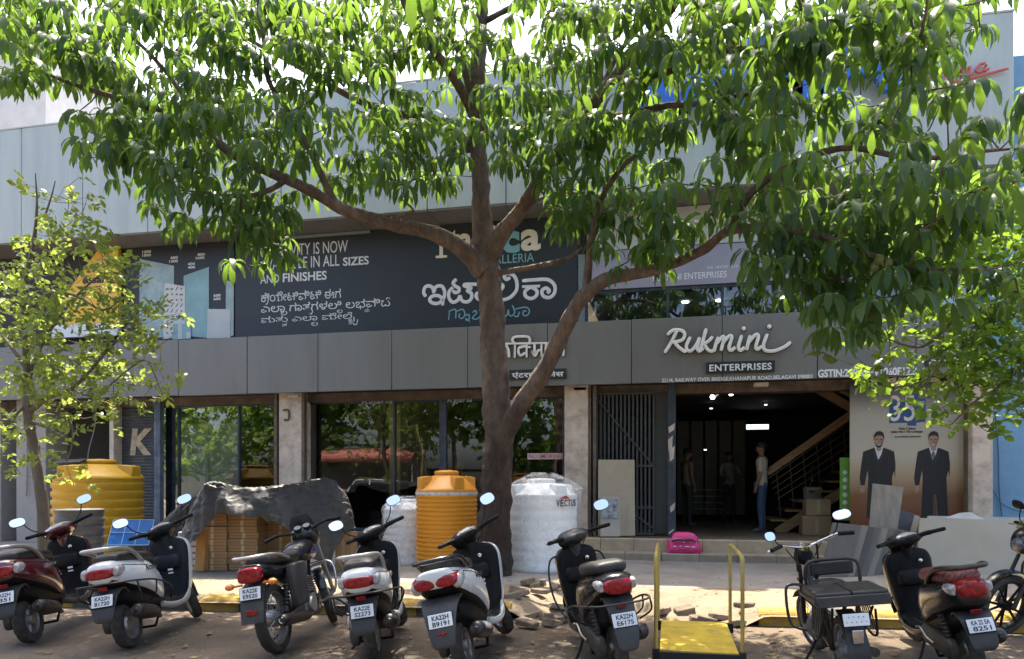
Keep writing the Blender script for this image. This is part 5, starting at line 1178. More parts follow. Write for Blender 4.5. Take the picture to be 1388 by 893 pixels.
# platform dolly
dd = thing('platform_dolly', 'yellow platform dolly with two tall hoop handles, standing on the road', 'dolly')
yp_ = mat('dolly_yellow', (.60, .41, .03), .55, var=.2, scale=5, dirt=(.20, .13, .05), dirt_amt=.75, dirt_scale=6); hp_ = mat('dolly_tube', (.42, .31, .09), .45, metal=.3, var=.2, scale=6, dirt=(.6, .42, .04), dirt_amt=.5)
x0, x1, y0, y1, zt = -.10, .56, 5.92, 7.22, .16
mb = MB(); mb.bx(x0 + .03, x1 - .03, y0 + .02, y1 - .02, zt - .035, zt); mb.build('platform', yp_, dd, bevel=.006)
for ya in (y0, y1 - .019):
    mb = MB(); mb.bx(x0 + .02, x1 - .02, ya, ya + .019, zt - .07, zt - .012); mb.build('edge_bumper', black, dd, bevel=.004)
for xx in (x0, x1):
    mb = MB(); mb.tube(sm([(xx, y0 + .06, zt - .08), (xx, y0 + .06, .5), (xx, y0 + .06, .84), (xx, y0 + .10, .89), (xx, y0 + .3, .90), (xx, y1 - .3, .90), (xx, y1 - .10, .89), (xx, y1 - .06, .84), (xx, y1 - .06, .5), (xx, y1 - .06, zt - .08)], 4), .0155, 10); hh = mb.build('handle', hp_, dd)
    for yy in (y0 + .06, y1 - .06):
        mb = MB(); mb.bx(xx - .028, xx + .028, yy - .028, yy + .028, zt - .09, zt + .0); mb.build('corner_socket', black, hh, bevel=.004)
for xx in (x0 + .09, x1 - .09):
    for yy in (y0 + .15, y1 - .15):
        mb = MB(); mb.lathe([(.0, -.015), (.045, -.015), (.052, -.008), (.052, .008), (.045, .015), (0, .015)], T(xx, yy, .052) @ RY(90), 18); mb.bx(xx - .03, xx + .03, yy - .02, yy + .02, .085, zt - .036); mb.build('caster', black, dd)

# loose pavers around the broken kerb
pv = mat('paver', (.17, .128, .085), .95, var=.3, scale=5, bump=.5, bscale=30, dirt=(.4, .32, .22), dirt_amt=.6)
proto = None; rr = random.Random(4); npv = 0
spots = [(700 + rr.uniform(0, 66), rr.uniform(800, 848)) for _ in range(20)] + [(rr.uniform(690, 770), rr.uniform(806, 832)) for _ in range(8)] + [(900 + 26 * k + rr.uniform(-6, 6), 832 + rr.uniform(-3, 7)) for k in range(6)] + [(rr.uniform(760, 1030), rr.uniform(816, 842)) for _ in range(6)]
used_ = []
for (px, py) in spots:
    g = G(px, py, .05)
    if any((g.x - u[0]) ** 2 + (g.y - u[1]) ** 2 < .018 for u in used_): continue
    used_.append((g.x, g.y))
    if proto is None:
        mb = MB(); mb.bx(-.10, .10, -.05, .05, -.035, .035); proto = mb.build('loose_paver', pv, None, bevel=.012); o = proto
    else:
        o = proto.copy(); COL.objects.link(o)
    onp = g.y > kerb_y(g.x) + .14
    zb = pave_z(g.x, g.y) if onp else 0.0
    o.location = (g.x, g.y, zb + .022 + (.03 if rr.random() < .2 else 0)); o.rotation_euler = (rr.uniform(-.25, .25), rr.uniform(-.25, .25), rr.uniform(0, 3.1)); s_ = rr.uniform(.75, 1.25); o.scale = (s_, s_ * rr.uniform(.8, 1.2), rr.uniform(.8, 1.3))
    side = ' beneath the black scooter' if 745 < px < 800 else ' between the white and black scooters' if px <= 745 else ' by the yellow dolly'
    tag(o, 'loose dusty paving block in the broken kerb' + side, 'paver', 'loose paving blocks' + side)
# grit and dry leaves on the road
LV = []; LQ = []; o_ = 0
for k in range(1100):
    px = rr.uniform(-40, 1430); py = 800 + 110 * rr.random(); g = G(px, py, 0.0); s_ = rr.uniform(.006, .03) if rr.random() < .85 else rr.uniform(.03, .06)
    z = (.006 if g.y < kerb_y(g.x) else pave_z(g.x, g.y) + .004) + .002; a = rr.uniform(0, 6.28)
    if abs(g.y - kerb_y(g.x)) < .2: continue
    for q, (dx, dy) in enumerate(((1, 0), (0, .5), (-1, 0), (0, -.5))):
        LV.append((g.x + s_ * (dx * math.cos(a) - dy * math.sin(a)), g.y + s_ * (dx * math.sin(a) + dy * math.cos(a)), z + (s_ * .25 if q in (0, 2) else 0)))
    LQ.append((o_, o_ + 1, o_ + 2, o_ + 3)); o_ += 4
tag(fast_mesh('leaf_litter', LV, LQ, mat('dry_leaf', (.17, .115, .06), .9, var=.4, scale=3), smooth=False), 'scattered dry leaf litter and grit over the road and paving', 'litter', kind='stuff')
# ------------------------------------------------------------------ scooters, motorcycles
tyre_m = mat('tyre', (.022, .021, .020), .85, var=.25, scale=12, bump=.3, bscale=60, dirt=(.17, .13, .095), dirt_amt=.55, dirt_scale=5)
plast = mat('black_plastic', (.007, .007, .008), .5, spec=.16, var=.2, scale=8, dirt=(.07, .058, .046), dirt_amt=.25, dirt_scale=4)
plast_g = mat('grey_plastic', (.026, .026, .028), .55, var=.15, scale=8, dirt=(.10, .085, .065), dirt_amt=.35, dirt_scale=4)
seat_m = mat('seat_vinyl', (.008, .0075, .0075), .5, var=.2, scale=10, bump=.25, bscale=120, dirt=(.12, .1, .08), dirt_amt=.3)
chrome = mat('chrome', (.62, .62, .63), .16, metal=1.0, var=.05)
alu = mat('alloy_grey', (.33, .33, .33), .42, metal=.8, var=.15, scale=8, dirt=(.12, .1, .08), dirt_amt=.5)
engine_m = mat('engine_dark', (.055, .053, .05), .55, metal=.4, var=.3, scale=9, dirt=(.16, .12, .085), dirt_amt=.6, dirt_scale=6)
muff = mat('muffler_black', (.018, .018, .019), .4, metal=.3, var=.2, dirt=(.15, .11, .08), dirt_amt=.45)
red_l = mat('tail_red', (.21, .003, .007), .2, var=.7, scale=34, coat=.15, spec=.35)
clear_l = mat('lens_clear', (.27, .265, .26), .14, var=.4, scale=30, coat=.4)
amber = mat('lens_amber', (.60, .18, .02), .15, coat=.6)
plate_w = mat('plate_white', (.66, .68, .70), .45, var=.08, scale=14, dirt=(.4, .34, .26), dirt_amt=.35)
ink = mat('plate_ink', (.012, .012, .016), .5)
mirror_g = mat('mirror_glass', (.82, .88, .92), .03, metal=1.0, var=.0)
mblack = mat('paint_black', (.005, .005, .0065), .25, var=.2, coat=.4, dirt=(.06, .05, .04), dirt_amt=.2)
mwhite = mat('paint_pearl', (.58, .60, .60), .25, var=.04, coat=.7, dirt=(.34, .30, .25), dirt_amt=.35, dirt_scale=3)
mmaroon = mat('paint_maroon', (.075, .006, .012), .18, var=.15, coat=1.0)
gold_d = mat('dull_silver', (.42, .41, .39), .38, metal=.7, var=.1, dirt=(.2, .17, .13), dirt_amt=.3)
floor_mm = mat('floorboard_grey', (.32, .31, .29), .6, var=.15, dirt=(.15, .12, .09), dirt_amt=.5)
REAR = Matrix(((0, 0, -1, 0), (-1, 0, 0, 0), (0, 1, 0, 0), (0, 0, 0, 1)))

def tyre_prof(r, w, rim):
    return [(rim, -w * .42), (rim + (r - rim) * .45, -w * .52), (r * .955, -w * .46), (r * .985, -w * .30), (r, -w * .1), (r, w * .1), (r * .985, w * .30), (r * .955, w * .46), (rim + (r - rim) * .45, w * .52), (rim, w * .42)]
def wheel(par, c, r, w, rim, kind='alloy', M=None, rm=None):
    M0 = (M or Matrix()) @ T(*c) @ RX(90)
    mb = MB(); pr = tyre_prof(r, w, rim); n = 72; rings = []
    for i, (rr, z) in enumerate(pr):
        ring = []
        for j in range(n):
            a = 2 * math.pi * j / n; k = 0.0
            if 2 <= i <= 7 and (j + (i if i < 5 else 9 - i)) % 4 == 0: k = .006
            ring.append(M0 @ Vector(((rr - k) * math.cos(a), (rr - k) * math.sin(a), z)))
        rings.append(ring)
    mb.loft(rings, False); ty_ = mb.build('wheel', tyre_m, par, ang=30)
    rm = rm or alu; mb = MB()
    if kind == 'spoke':
        mb.lathe([(rim + .004, -w * .40), (rim - .012, -w * .38), (rim - .014, 0), (rim - .012, w * .38), (rim + .004, w * .40)], M0, 40)
        mb.lathe([(0.0, -.075), (.03, -.075), (.075, -.05), (.08, 0), (.075, .05), (.03, .075), (0, .075)], M0, 20)
        for k in range(28):
            a = 2 * math.pi * k / 28; b_ = a + (.35 if k % 2 else -.35); s_ = .045 if k % 4 < 2 else -.045
            mb.tube([M0 @ Vector((.06 * math.cos(b_), .06 * math.sin(b_), s_)), M0 @ Vector(((rim - .01) * math.cos(a), (rim - .01) * math.sin(a), 0))], .0028, 5)
    elif kind == 'alloy':
        mb.lathe([(rim + .003, -w * .42), (rim - .012, -w * .40), (rim - .02, -w * .2), (rim - .02, w * .2), (rim - .012, w * .40), (rim + .003, w * .42)], M0, 40)
        mb.lathe([(0, -.05), (.045, -.05), (.05, -.03), (.05, .03), (.045, .05), (0, .05)], M0, 20)
        for k in range(5):
            a = 2 * math.pi * k / 5
            for da in (-.22, .22):
                mb.tube([M0 @ Vector((.04 * math.cos(a), .04 * math.sin(a), 0)), M0 @ Vector(((rim - .015) * math.cos(a + da), (rim - .015) * math.sin(a + da), 0))], [.015, .011], 6)
    else:
        mb.lathe([(rim + .003, -w * .44), (rim - .008, -w * .42), (rim - .02, -w * .30), (rim * .62, -w * .12), (rim * .5, -w * .34), (.03, -w * .40), (0, -w * .40)], M0, 36)
        mb.lathe([(0, w * .40), (.03, w * .40), (rim * .5, w * .34), (rim * .62, w * .12), (rim - .02, w * .30), (rim - .008, w * .42), (rim + .003, w * .44)], M0, 36)
        for k in range(5):
            a = 2 * math.pi * k / 5; mb.ell(tuple(M0 @ Vector((rim * .38 * math.cos(a), rim * .38 * math.sin(a), -w * .36))), (.008, .008, .008), 8, 5)
    mb.build('rim', rm, ty_); return ty_
def strap(mb, path, th=.012, m=0):
    """bent sheet: path of (x, z, half width)"""
    pts = sm([tuple(q) for q in path], 5); rings = []
    for i, q in enumerate(pts):
        d = pts[min(i + 1, len(pts) - 1)] - pts[max(i - 1, 0)]; n_ = Vector((-d[1], d[0])).normalized() * th / 2; w = q[2]
        rings.append([Vector((q[0] + n_.x * a + b_ * .0, w * s_, q[1] + n_.y * a)) for s_, a, b_ in ((-1, -1, 0), (-1, 1, 0), (-.6, 1.9, 0), (.6, 1.9, 0), (1, 1, 0), (1, -1, 0))])
    mb.loft(rings, True, m)
def plate(par, M, lines, w=.178, h=.10):
    mb = MB(M); mb.box((0, 0, 0), (w, h, .006)); p_ = mb.build('number_plate', plate_w, par, bevel=.003); mb = MB(M); mb.box((0, 0, -.005), (w + .012, h + .012, .006)); mb.build('plate_frame', plast, p_, bevel=.003)
    mb = MB()
    if lines[0] == '':
        for a_ in range(9): mb.box(tuple(M @ Vector((-w * .38 + w * .095 * a_, h * (.22 if a_ % 2 else -.18), .004))), (.006, .006, .006))
    if len(lines) == 2 and lines[0]:
        text(mb, lines[0], M @ T(-w * .34, h * .04, .004), w * .70, h * .34, bold=.02, depth=.001); text(mb, lines[1], M @ T(-w * .34, -h * .40, .004), w * .70, h * .34, bold=.02, depth=.001)
    mb.build('lettering', ink, p_); return p_
def mirror(par, SM, side, root, top, hm, rx=.072, rz=.046, tilt=(-1, 0, .42), hexa=False):
    mb = MB(SM); mid = (Vector(root) + Vector(top)) / 2 + Vector((.02, side * .012, -.02)); mb.tube(sm([root, mid, top], 5), .0055, 8)
    n_ = Vector(tilt); n_.y = side * -.12; n_.normalize(); q = n_.to_track_quat('Z', 'Y').to_matrix(); c = Vector(top) + Vector((0, side * .035, .02))
    # housing and glass in the mirror's own plane
    ux = q @ Vector((1, 0, 0)); 
    if abs(ux.y) < .7: ux = Vector((0, 1, 0))
    ux = (Vector((0, 1, 0)) - n_ * n_.y).normalized(); uy = n_.cross(ux)
    rings = []
    for d, s_ in ((-.032, .3), (-.026, .7), (-.012, .95), (0, 1.0), (.004, .98)):
        rings.append([c + n_ * d + ux * (rx * s_ * math.copysign(abs(math.cos(a)) ** .75, math.cos(a))) + uy * (rz * s_ * math.copysign(abs(math.sin(a)) ** .75, math.sin(a))) for a in [2 * math.pi * k / 24 for k in range(24)]])
    mb.loft(rings, True); m_ = mb.build('mirror', hm, par)
    g = MB(SM); ring = [c + n_ * .0055 + ux * (rx * .93 * math.copysign(abs(math.cos(a)) ** .75, math.cos(a))) + uy * (rz * .92 * math.copysign(abs(math.sin(a)) ** .75, math.sin(a))) for a in [2 * math.pi * k / 24 for k in range(24)]]
    g.add(ring, [tuple(range(24))]); g.build('mirror_glass', mirror_g, m_, flat=True); return m_
def steer_m(x, z, deg, rake=26):
    ax = Vector((-math.sin(R(rake)), 0, math.cos(R(rake)))); return T(x, 0, z) @ Matrix.Rotation(R(deg), 4, ax) @ T(-x, 0, -z)

def scooter(label, X, t, yaw_cam, body, lean=-8, steer=22, style='classic', plate_lines=None, inner=None, grab=None, rails=False, rimk='steel', seatm=None, word=None, wordm=None, sc=1.0, lamp='wide', fender=None, mir=(1, 1), cover=None, skirt=None):
    """X, t: camera-frame place of the rear wheel's contact; yaw_cam: heading, degrees right of the camera axis"""
    h = R(yaw_cam); fw = Vector((math.sin(h), math.cos(h)))           # camera frame (right, depth)
    mid = (X + fw.x * .63 * sc, t + fw.y * .63 * sc); w = CW(mid[0], mid[1], 0)
    d = CW(fw.x, fw.y, 0); yaw = math.atan2(d.y, d.x)
    o = thing('parked_scooter', label, 'scooter', (w.x, w.y, 0.0), (R(lean), 0, yaw)); o.scale = (sc, sc, sc)
    inner = inner or plast; grab = grab or gold_d; seatm = seatm or seat_m; fender = fender or plast_g; cover = cover or inner; skirt = skirt or body
    SM = steer_m(.50, .70, steer)
    r = .212
    wheel(o, (-.63, 0, r), r, .095, .132, rimk); wheel(o, (.64, 0, r + .012), r + .012, .09, .145, rimk, SM)
    # rear body
    k = 1.0
    mb = MB()
    if style == 'sport':
        secs = [(-.985, .79, .045, .02), (-.95, .775, .098, .05), (-.85, .74, .145, .085), (-.7, .69, .178, .12), (-.5, .635, .195, .15), (-.3, .57, .187, .18), (-.15, .50, .165, .19), (-.07, .45, .13, .16)]
    elif style == 'maxi':
        secs = [(-1.0, .79, .055, .03), (-.97, .77, .135, .07), (-.86, .735, .18, .10), (-.68, .69, .203, .13), (-.5, .645, .208, .15), (-.3, .58, .198, .18), (-.15, .50, .18, .19), (-.06, .45, .14, .16)]
    else:
        secs = [(-.97, .70, .055, .045), (-.945, .70, .112, .085), (-.86, .69, .156, .115), (-.72, .66, .185, .14), (-.55, .625, .200, .165), (-.38, .58, .195, .19), (-.22, .52, .165, .20), (-.1, .47, .135, .18)]
    rr_ = [ringx(q[0], q[1], q[2], q[3], 2.7, 28) for q in sm([tuple(q) for q in secs], 4)]
    mb.loft(rr_, True)
    for fi in range(len(rr_) * 28 - 28):
        a_ = (fi % 28 + .5) / 28 * 2 * math.pi
        if math.sin(a_) < -.62 and fi // 28 > 3: mb.mi[fi] = 1
    bd = mb.build('body', [body, plast], o, ang=60)
    for jj in (2, 12):
        q = MB(); q.tube([r0[jj] * 1.0 + Vector((0, .0015 if jj == 2 else -.0015, 0)) for r0 in rr_[5:-2]], .0028, 6); q.build('panel_seam', plast, bd)
    if word:
        vs, _ = text_geo(word, .012, .05, .22, 1.0)
        q = MB(); text(q, word, T(-.56, -(secs[4][2] + .004), secs[4][1] + .03) @ FACE @ RX(-12), .23, .05, bold=.012, depth=.004, shear=.22)
        q.build('lettering', wordm or chrome, bd)
    tb = -.985 if style == 'sport' else -1.0 if style == 'maxi' else -.97
    # under-seat dark mass, engine, fan cover, exhaust
    mb = MB(); loftx(mb, [(-.80, .50, .09, .06), (-.62, .46, .12, .11), (-.35, .40, .13, .13), (-.08, .33, .12, .08)], e=3, k=3); mb.build('underbody', plast, o)
    mb = MB(); mb.M = T(0, .125, 0); loftx(mb, [(-.74, .235, .03, .05), (-.70, .24, .045, .085), (-.5, .26, .05, .08), (-.3, .27, .05, .085), (-.18, .275, .045, .08), (-.12, .275, .02, .05)], e=3.2, k=3); mb.build('engine_case', engine_m, o)
    mb = MB(); mb.bx(-.36, -.14, -.10, .08, .20, .36); mb.bx(-.16, -.02, -.06, .06, .22, .33); mb.build('engine', engine_m, o, bevel=.02)
    ex = MB(); ex.tube(sm([(-.18, -.06, .24), (-.25, -.13, .20), (-.36, -.16, .21), (-.46, -.165, .25)], 5), .016, 10)
    pts = sm([(-.42, -.165, .262, .035), (-.46, -.17, .27, .058), (-.6, -.175, .295, .064), (-.76, -.178, .33, .062), (-.80, -.178, .338, .045), (-.815, -.178, .341, .018), (-.84, -.178, .345, .017)], 4)
    ex.tube(pts, [max(.01, q[3]) for q in pts], 18); mu = ex.build('muffler', muff, o)
    ex = MB(); pts = sm([(-.50, -.212, .285), (-.6, -.225, .31), (-.73, -.228, .345)], 4); ex.tube(pts, .034, 10, flat=.5); ex.build('heat_shield', plast_g if style != 'maxi' else mwhite, mu)
    mb = MB(); mb.tube([(-.66, .115, .26), (-.60, .13, .56)], .026, 10); 
    for q in range(8): mb.lathe([(.034, -.006), (.038, 0), (.034, .006)], T(-.655 + .0062 * q, .116 + .0016 * q, .29 + .03 * q), 14)
    mb.build('shock_absorber', muff, o)
    # rear fender with plate and reflector
    mb = MB()
    if style == 'maxi': strap(mb, [(-.72, .60, .11), (-.90, .62, .15), (-1.0, .56, .13), (-1.06, .44, .105), (-1.09, .32, .085), (-1.085, .29, .05)], .014)
    elif style == 'sport': strap(mb, [(-.72, .60, .10), (-.88, .64, .11), (-.97, .56, .10), (-1.03, .44, .09), (-1.06, .31, .07), (-1.055, .28, .03)], .014)
    else: strap(mb, [(-.66, .46, .09), (-.80, .55, .12), (-.91, .52, .115), (-.97, .43, .10), (-1.0, .33, .085), (-.995, .29, .05)], .014)
    fd = mb.build('rear_fender', fender, o, ang=50)
    px_, pz_, pt_ = (-1.045, .485, -16) if style == 'maxi' else (-1.012, .50, -16) if style == 'sport' else (-.968, .475, -20)
    if plate_lines: plate(o, T(px_ - .012, 0, pz_) @ REAR @ RX(pt_), plate_lines)
    mb = MB(); rz_ = pz_ - .10 if style == 'maxi' else pz_ + .095; mb.box((px_ - (.035 if style == 'maxi' else -.03), 0, rz_), (.012, .075, .034), RY(-18).to_3x3()); mb.build('reflector', red_l, fd, bevel=.004)
    # lights
    mb = MB()
    if lamp == 'wide':
        loftx(mb, [(tb - .016, .70, .06, .022), (tb - .006, .70, .108, .042), (tb + .05, .705, .135, .053), (tb + .10, .71, .150, .048)], e=3, n=24); mb.build('tail_light', red_l, o)
        for s_ in (-1, 1):
            q = MB(); q.M = T(0, s_ * .135, 0); loftx(q, [(tb + .008, .70, .018, .026), (tb + .03, .705, .030, .044), (tb + .09, .715, .034, .044), (tb + .17, .72, .020, .02)], e=2.4, n=16); q.build('indicator', clear_l, o)
    elif lamp == 'maxi':
        for s_ in (-1, 1):
            q = MB(); q.M = T(0, s_ * .08, 0); loftx(q, [(-1.006, .735, .035, .02), (-.992, .745, .075, .042), (-.93, .755, .10, .045), (-.86, .775, .09, .03)], e=2.6, n=20); q.build('tail_light', red_l, o)
            q = MB(); q.M = T(0, s_ * .155, 0); loftx(q, [(-.975, .72, .02, .02), (-.95, .725, .04, .05), (-.87, .75, .045, .045), (-.80, .775, .02, .02)], e=2.4, n=16); q.build('indicator', clear_l, o)
    else:
        loftx(mb, [(tb - .012, .735, .06, .03), (tb, .735, .095, .058), (tb + .06, .745, .115, .062), (tb + .12, .76, .11, .05)], e=2.6, n=24); mb.build('tail_light', red_l, o)
        for s_ in (-1, 1):
            q = MB(); q.M = T(0, s_ * .118, 0); loftx(q, [(tb + .03, .735, .02, .028), (tb + .06, .74, .036, .042), (tb + .15, .745, .04, .036), (tb + .24, .74, .02, .02)], e=2.4, n=16); q.build('indicator', clear_l, o)
    # seat
    mb = MB(); zs = {'classic': 0, 'sport': .015, 'maxi': .02}[style]
    rear_up = .03 if style != 'classic' else .0
    loftx(mb, [(-.86, .805 + zs + rear_up, .07, .025), (-.82, .81 + zs + rear_up, .12, .048), (-.62, .805 + zs + rear_up * .5, .148, .058), (-.42, .785 + zs, .15, .058), (-.22, .765 + zs, .125, .055), (-.10, .745 + zs, .085, .05), (-.05, .72, .05, .04)], e=3.0, n=24, k=4); st_ = mb.build('seat', seatm, o, ang=60)
    # grab rail
    if grab != 'none':
        mb = MB(); zz_ = .83 + zs + rear_up
        if style == 'classic':
            pth = [(-.50, -.155, .74), (-.62, -.160, .83), (-.78, -.155, .885), (-.95, -.115, .905), (-.985, -.05, .908), (-.985, .05, .908), (-.95, .115, .905), (-.78, .155, .885), (-.62, .160, .83), (-.50, .155, .74)]
        else:
            pth = [(-.60, -.165, .78 + zs), (-.76, -.165, zz_), (-.92, -.14, zz_ + .02), (-.985, -.08, zz_ + .025), (-1.0, 0, zz_ + .026), (-.985, .08, zz_ + .025), (-.92, .14, zz_ + .02), (-.76, .165, zz_), (-.60, .165, .78 + zs)]
        mb.tube(sm(pth, 5), .019, 12, flat=1.2); mb.build('grab_rail', grab, o)
    # floor, skirts, leg shield
    mb = MB(); mb.M = None; rings = []
    for x, z, w_ in ((-.16, .30, .13), (-.05, .285, .165), (.15, .285, .17), (.30, .295, .16), (.36, .33, .14)):
        rings.append([Vector((x, y, z + dz)) for y, dz in ((-w_, -.03), (-w_, .012), (-w_ + .02, .02), (w_ - .02, .02), (w_, .012), (w_, -.03))])
    mb.loft(rings, True); mb.build('floorboard', plast, o, bevel=.004)
    mb = MB()
    for s_ in (-1, 1):
        pts = sm([(-.22, s_ * .15, .30, .03), (-.05, s_ * .178, .262, .03), (.18, s_ * .182, .258, .03), (.34, s_ * .17, .30, .035), (.42, s_ * .16, .36, .02)], 4); mb.tube(pts, [q[3] for q in pts], 10, flat=.6)
    mb.build('side_skirt', skirt if style != 'classic' else floor_mm if skirt is body and body is mwhite else skirt, o)
    wd_ = {'classic': .92, 'sport': .85, 'maxi': 1.0}[style]; rk = .42
    def sh(z, dx, hx, hy, e=3.0): return ringz(z, .345 + (z - .3) * .10 + dx, hx, hy * wd_, e, 30)
    mb = MB(); lv = ((.26, .10, .04, .10), (.30, .10, .065, .15), (.42, .11, .085, .185), (.58, .11, .10, .208), (.72, .10, .095, .224), (.81, .085, .085, .222), (.875, .065, .06, .185), (.905, .055, .035, .11))
    mb.loft([sh(z, dx, hx, hy) for z, dx, hx, hy in [tuple(q) for q in sm(lv, 4)]], True); ap = mb.build('front_apron', body, o, ang=60)
    mb = MB(); lv2 = [(z, dx - .045, hx * .72, hy * .955) for z, dx, hx, hy in lv]
    mb.loft([sh(z, dx, hx, hy) for z, dx, hx, hy in [tuple(q) for q in sm(lv2, 4)]], True); ip = mb.build('leg_shield', inner, o, ang=60)
    mb = MB(); mb.M = T(.335, 0, .66); loftx(mb, [(-.02, 0, .10, .05), (.0, 0, .125, .075), (.06, 0, .14, .09)], e=4, n=20); mb.build('glove_box', inner, ip)
    mb = MB(); mb.lathe([(0, .004), (.012, .004), (.018, 0), (.018, -.01)], T(.325, -.075, .80) @ RY(-90), 16); mb.build('key_lock', chrome, ip)
    # steering column, nacelle, bars
    mb = MB(SM); mb.tube(sm([(.475, 0, .78), (.44, 0, .88), (.41, 0, .95)], 4), [.09, .09, .085, .08, .075, .07, .065, .06, .06], 16); loftx(mb, [(.27, 1.005, .07, .022), (.30, 1.00, .105, .04), (.37, .995, .142, .058), (.44, .985, .145, .075), (.51, .965, .11, .075), (.545, .955, .07, .05)], e=2.6, n=26, k=4); hc = mb.build('handlebar_cover', cover, o, ang=60)
    mb = MB(SM); mb.M = SM @ T(.33, 0, 1.037) @ RY(-24); mb.ell((0, 0, 0), (.062, .095, .014), 22, 8); mb.build('speedometer', clear_l if style != 'sport' else plast_g, hc)
    mb = MB(SM); mb.ell((.53, 0, .955), (.03, .085, .06), 20, 10); mb.build('headlight', clear_l, hc)
    for s_ in (-1, 1):
        mb = MB(SM); mb.tube(sm([(.375, s_ * .11, 1.0), (.345, s_ * .17, 1.012), (.315, s_ * .215, 1.016)], 4), .022, 10); mb.build('handlebar', plast, o)
        mb = MB(SM); pts = [(.325, s_ * .20, 1.016), (.265, s_ * .305, 1.022)]; mb.tube(pts, .0185, 12); mb.ell((.262, s_ * .31, 1.0225), (.014, .014, .017), 10, 6); gp = mb.build('grip', plast, o)
        mb = MB(SM); mb.tube(sm([(.37, s_ * .16, 1.005), (.372, s_ * .22, 1.008), (.325, s_ * .305, 1.012)], 4), .006, 6); mb.build('brake_lever', alu, gp)
        if mir[0 if s_ < 0 else 1]:
            mirror(o, SM, s_, (.36, s_ * .165, 1.03), (.335, s_ * .285, 1.185), plast, *((.075, .05) if style != 'maxi' else (.07, .055)))
    # front end
    mb = MB(SM); arc = [(.64 + .265 * math.cos(a), .224 + .265 * math.sin(a)) for a in [R(x) for x in (150, 125, 100, 75, 50, 25, 5)]]
    strap(mb, [(x, z, .062 if 0 < i < 6 else .045) for i, (x, z) in enumerate(arc)], .012); mb.build('front_fender', body if style != 'sport' else plast, o, ang=50)
    mb = MB(SM)
    for s_ in (-1, 1): mb.tube([(.64, s_ * .075, .22), (.52, s_ * .07, .50), (.50, s_ * .05, .60)], [.022, .024, .02], 10)
    mb.tube([(.53, 0, .55), (.47, 0, .80)], .035, 10); mb.build('front_fork', plast_g, o)
    mb = MB(); mb.tube(sm([(-.1, .12, .24), (-.16, .20, .10), (-.20, .27, .015)], 3), .011, 8); mb.tube([(-.20, .265, .012), (-.23, .29, .010)], .016, 8); mb.build('side_stand', plast, o)
    mb = MB(); mb.tube([(-.30, -.13, .20), (-.40, -.14, .13)], .012, 8); mb.tube([(-.30, .13, .2), (-.40, .14, .13)], .012, 8); mb.tube([(-.40, -.14, .13), (-.40, .14, .13)], .012, 8); mb.build('centre_stand', plast, o)
    for k_, (y_, x_) in enumerate(((.09, .40), (-.09, .40), (.05, .30))):
        mb = MB(SM); mb.tube(sm([(.36, y_ * 2.0, 1.0), (x_ + .02, y_ * 1.5, .95), (.43, y_ * .5, .86), (.46, y_ * .2, .78)], 4), .0045, 6); mb.build('control_cable', plast, o)
    for y_ in (-.09, -.03, .03, .09):
        mb = MB(); mb.bx(-.02, .28, y_ - .008, y_ + .008, .304, .312); mb.build('floor_mat_rib', plast_g, o, bevel=.003)
    mb = MB(); mb.tube(sm([(-.52, .20, .27), (-.42, .215, .30), (-.33, .22, .36), (-.325, .25, .37)], 3), .009, 8); mb.build('kick_lever', alu, o)
    if style != 'sport':
        mb = MB(); mb.M = T(.285, -.06, .585) @ REAR; mb.box((0, 0, .012), (.05, .018, .002)); mb.box((0, -.035, .012), (.05, .014, .002)); mb.build('label_sticker', plate_w, ip)
    if rails:
        mb = MB(); pth = [(-.12, -.19, .33), (-.24, -.265, .46), (-.55, -.285, .56), (-.85, -.255, .60), (-1.01, -.16, .615), (-1.035, 0, .617)]
        full = pth + [(x, -y, z) for x, y, z in reversed(pth[:-1])]; mb.tube(sm(full, 5), .0085, 8)
        for s_ in (-1, 1):
            mb.tube(sm([(-.85, s_ * .255, .60), (-.84, s_ * .26, .50), (-.72, s_ * .20, .42)], 3), .0075, 6); mb.tube(sm([(-.56, s_ * .285, .56), (-.56, s_ * .27, .46), (-.5, s_ * .18, .38)], 3), .0075, 6)
        mb.build('guard_rail', muff, o)
    if rails == 'full':
        mb = MB()
        for s_ in (-1, 1): mb.tube(sm([(.30, s_ * .19, .28), (.40, s_ * .26, .45), (.44, s_ * .275, .66), (.47, s_ * .24, .80), (.45, s_ * .16, .84)], 4), .009, 8)
        mb.build('front_guard', muff, o)
    return o

scooter('maroon scooter at the far left edge with black mirrors', -4.42, 6.80, -9, mmaroon, lean=-10, steer=30, plate_lines=('KA22H', '3351'), rimk='alloy', word='Jupiter', cover=mmaroon, lamp='wide', skirt=engine_m)
scooter('white scooter beside the maroon one, with dark leg shield and chrome grab rail', -3.41, 6.60, -2, mwhite, lean=-9, steer=34, plate_lines=('KA22H', 'B1720'), rails=True, word='Activa', inner=mat('navy_plastic', (.010, .013, .018), .5, var=.15, spec=.2, dirt=(.07, .06, .05), dirt_amt=.25))
scooter('white scooter with grab rail and black guard, between the motorcycle and the sporty white scooter', -1.13, 6.12, -4, mwhite, lean=-8, steer=34, plate_lines=('KA22E', 'S2273'), rails=True, word='Activa', mir=(1, 1))
scooter('large sporty white scooter with split red tail lights in front of the big trunk', -.34, 5.74, 9, mwhite, lean=-13, steer=34, style='maxi', plate_lines=('KA22H', 'B9191'), rimk='alloy', grab=mblack, lamp='maxi', mir=(1, 0), word='Burgman', wordm=ink, sc=1.02, inner=plast)
scooter('black scooter with red tail light and wire guard, left of the yellow dolly', .83, 5.70, -7, mblack, lean=-8, steer=16, style='sport', plate_lines=('KA22H', 'E6175'), rimk='alloy', grab='none', rails='full', lamp='narrow', fender=plast_g, mir=(1, 0), cover=plast_g)
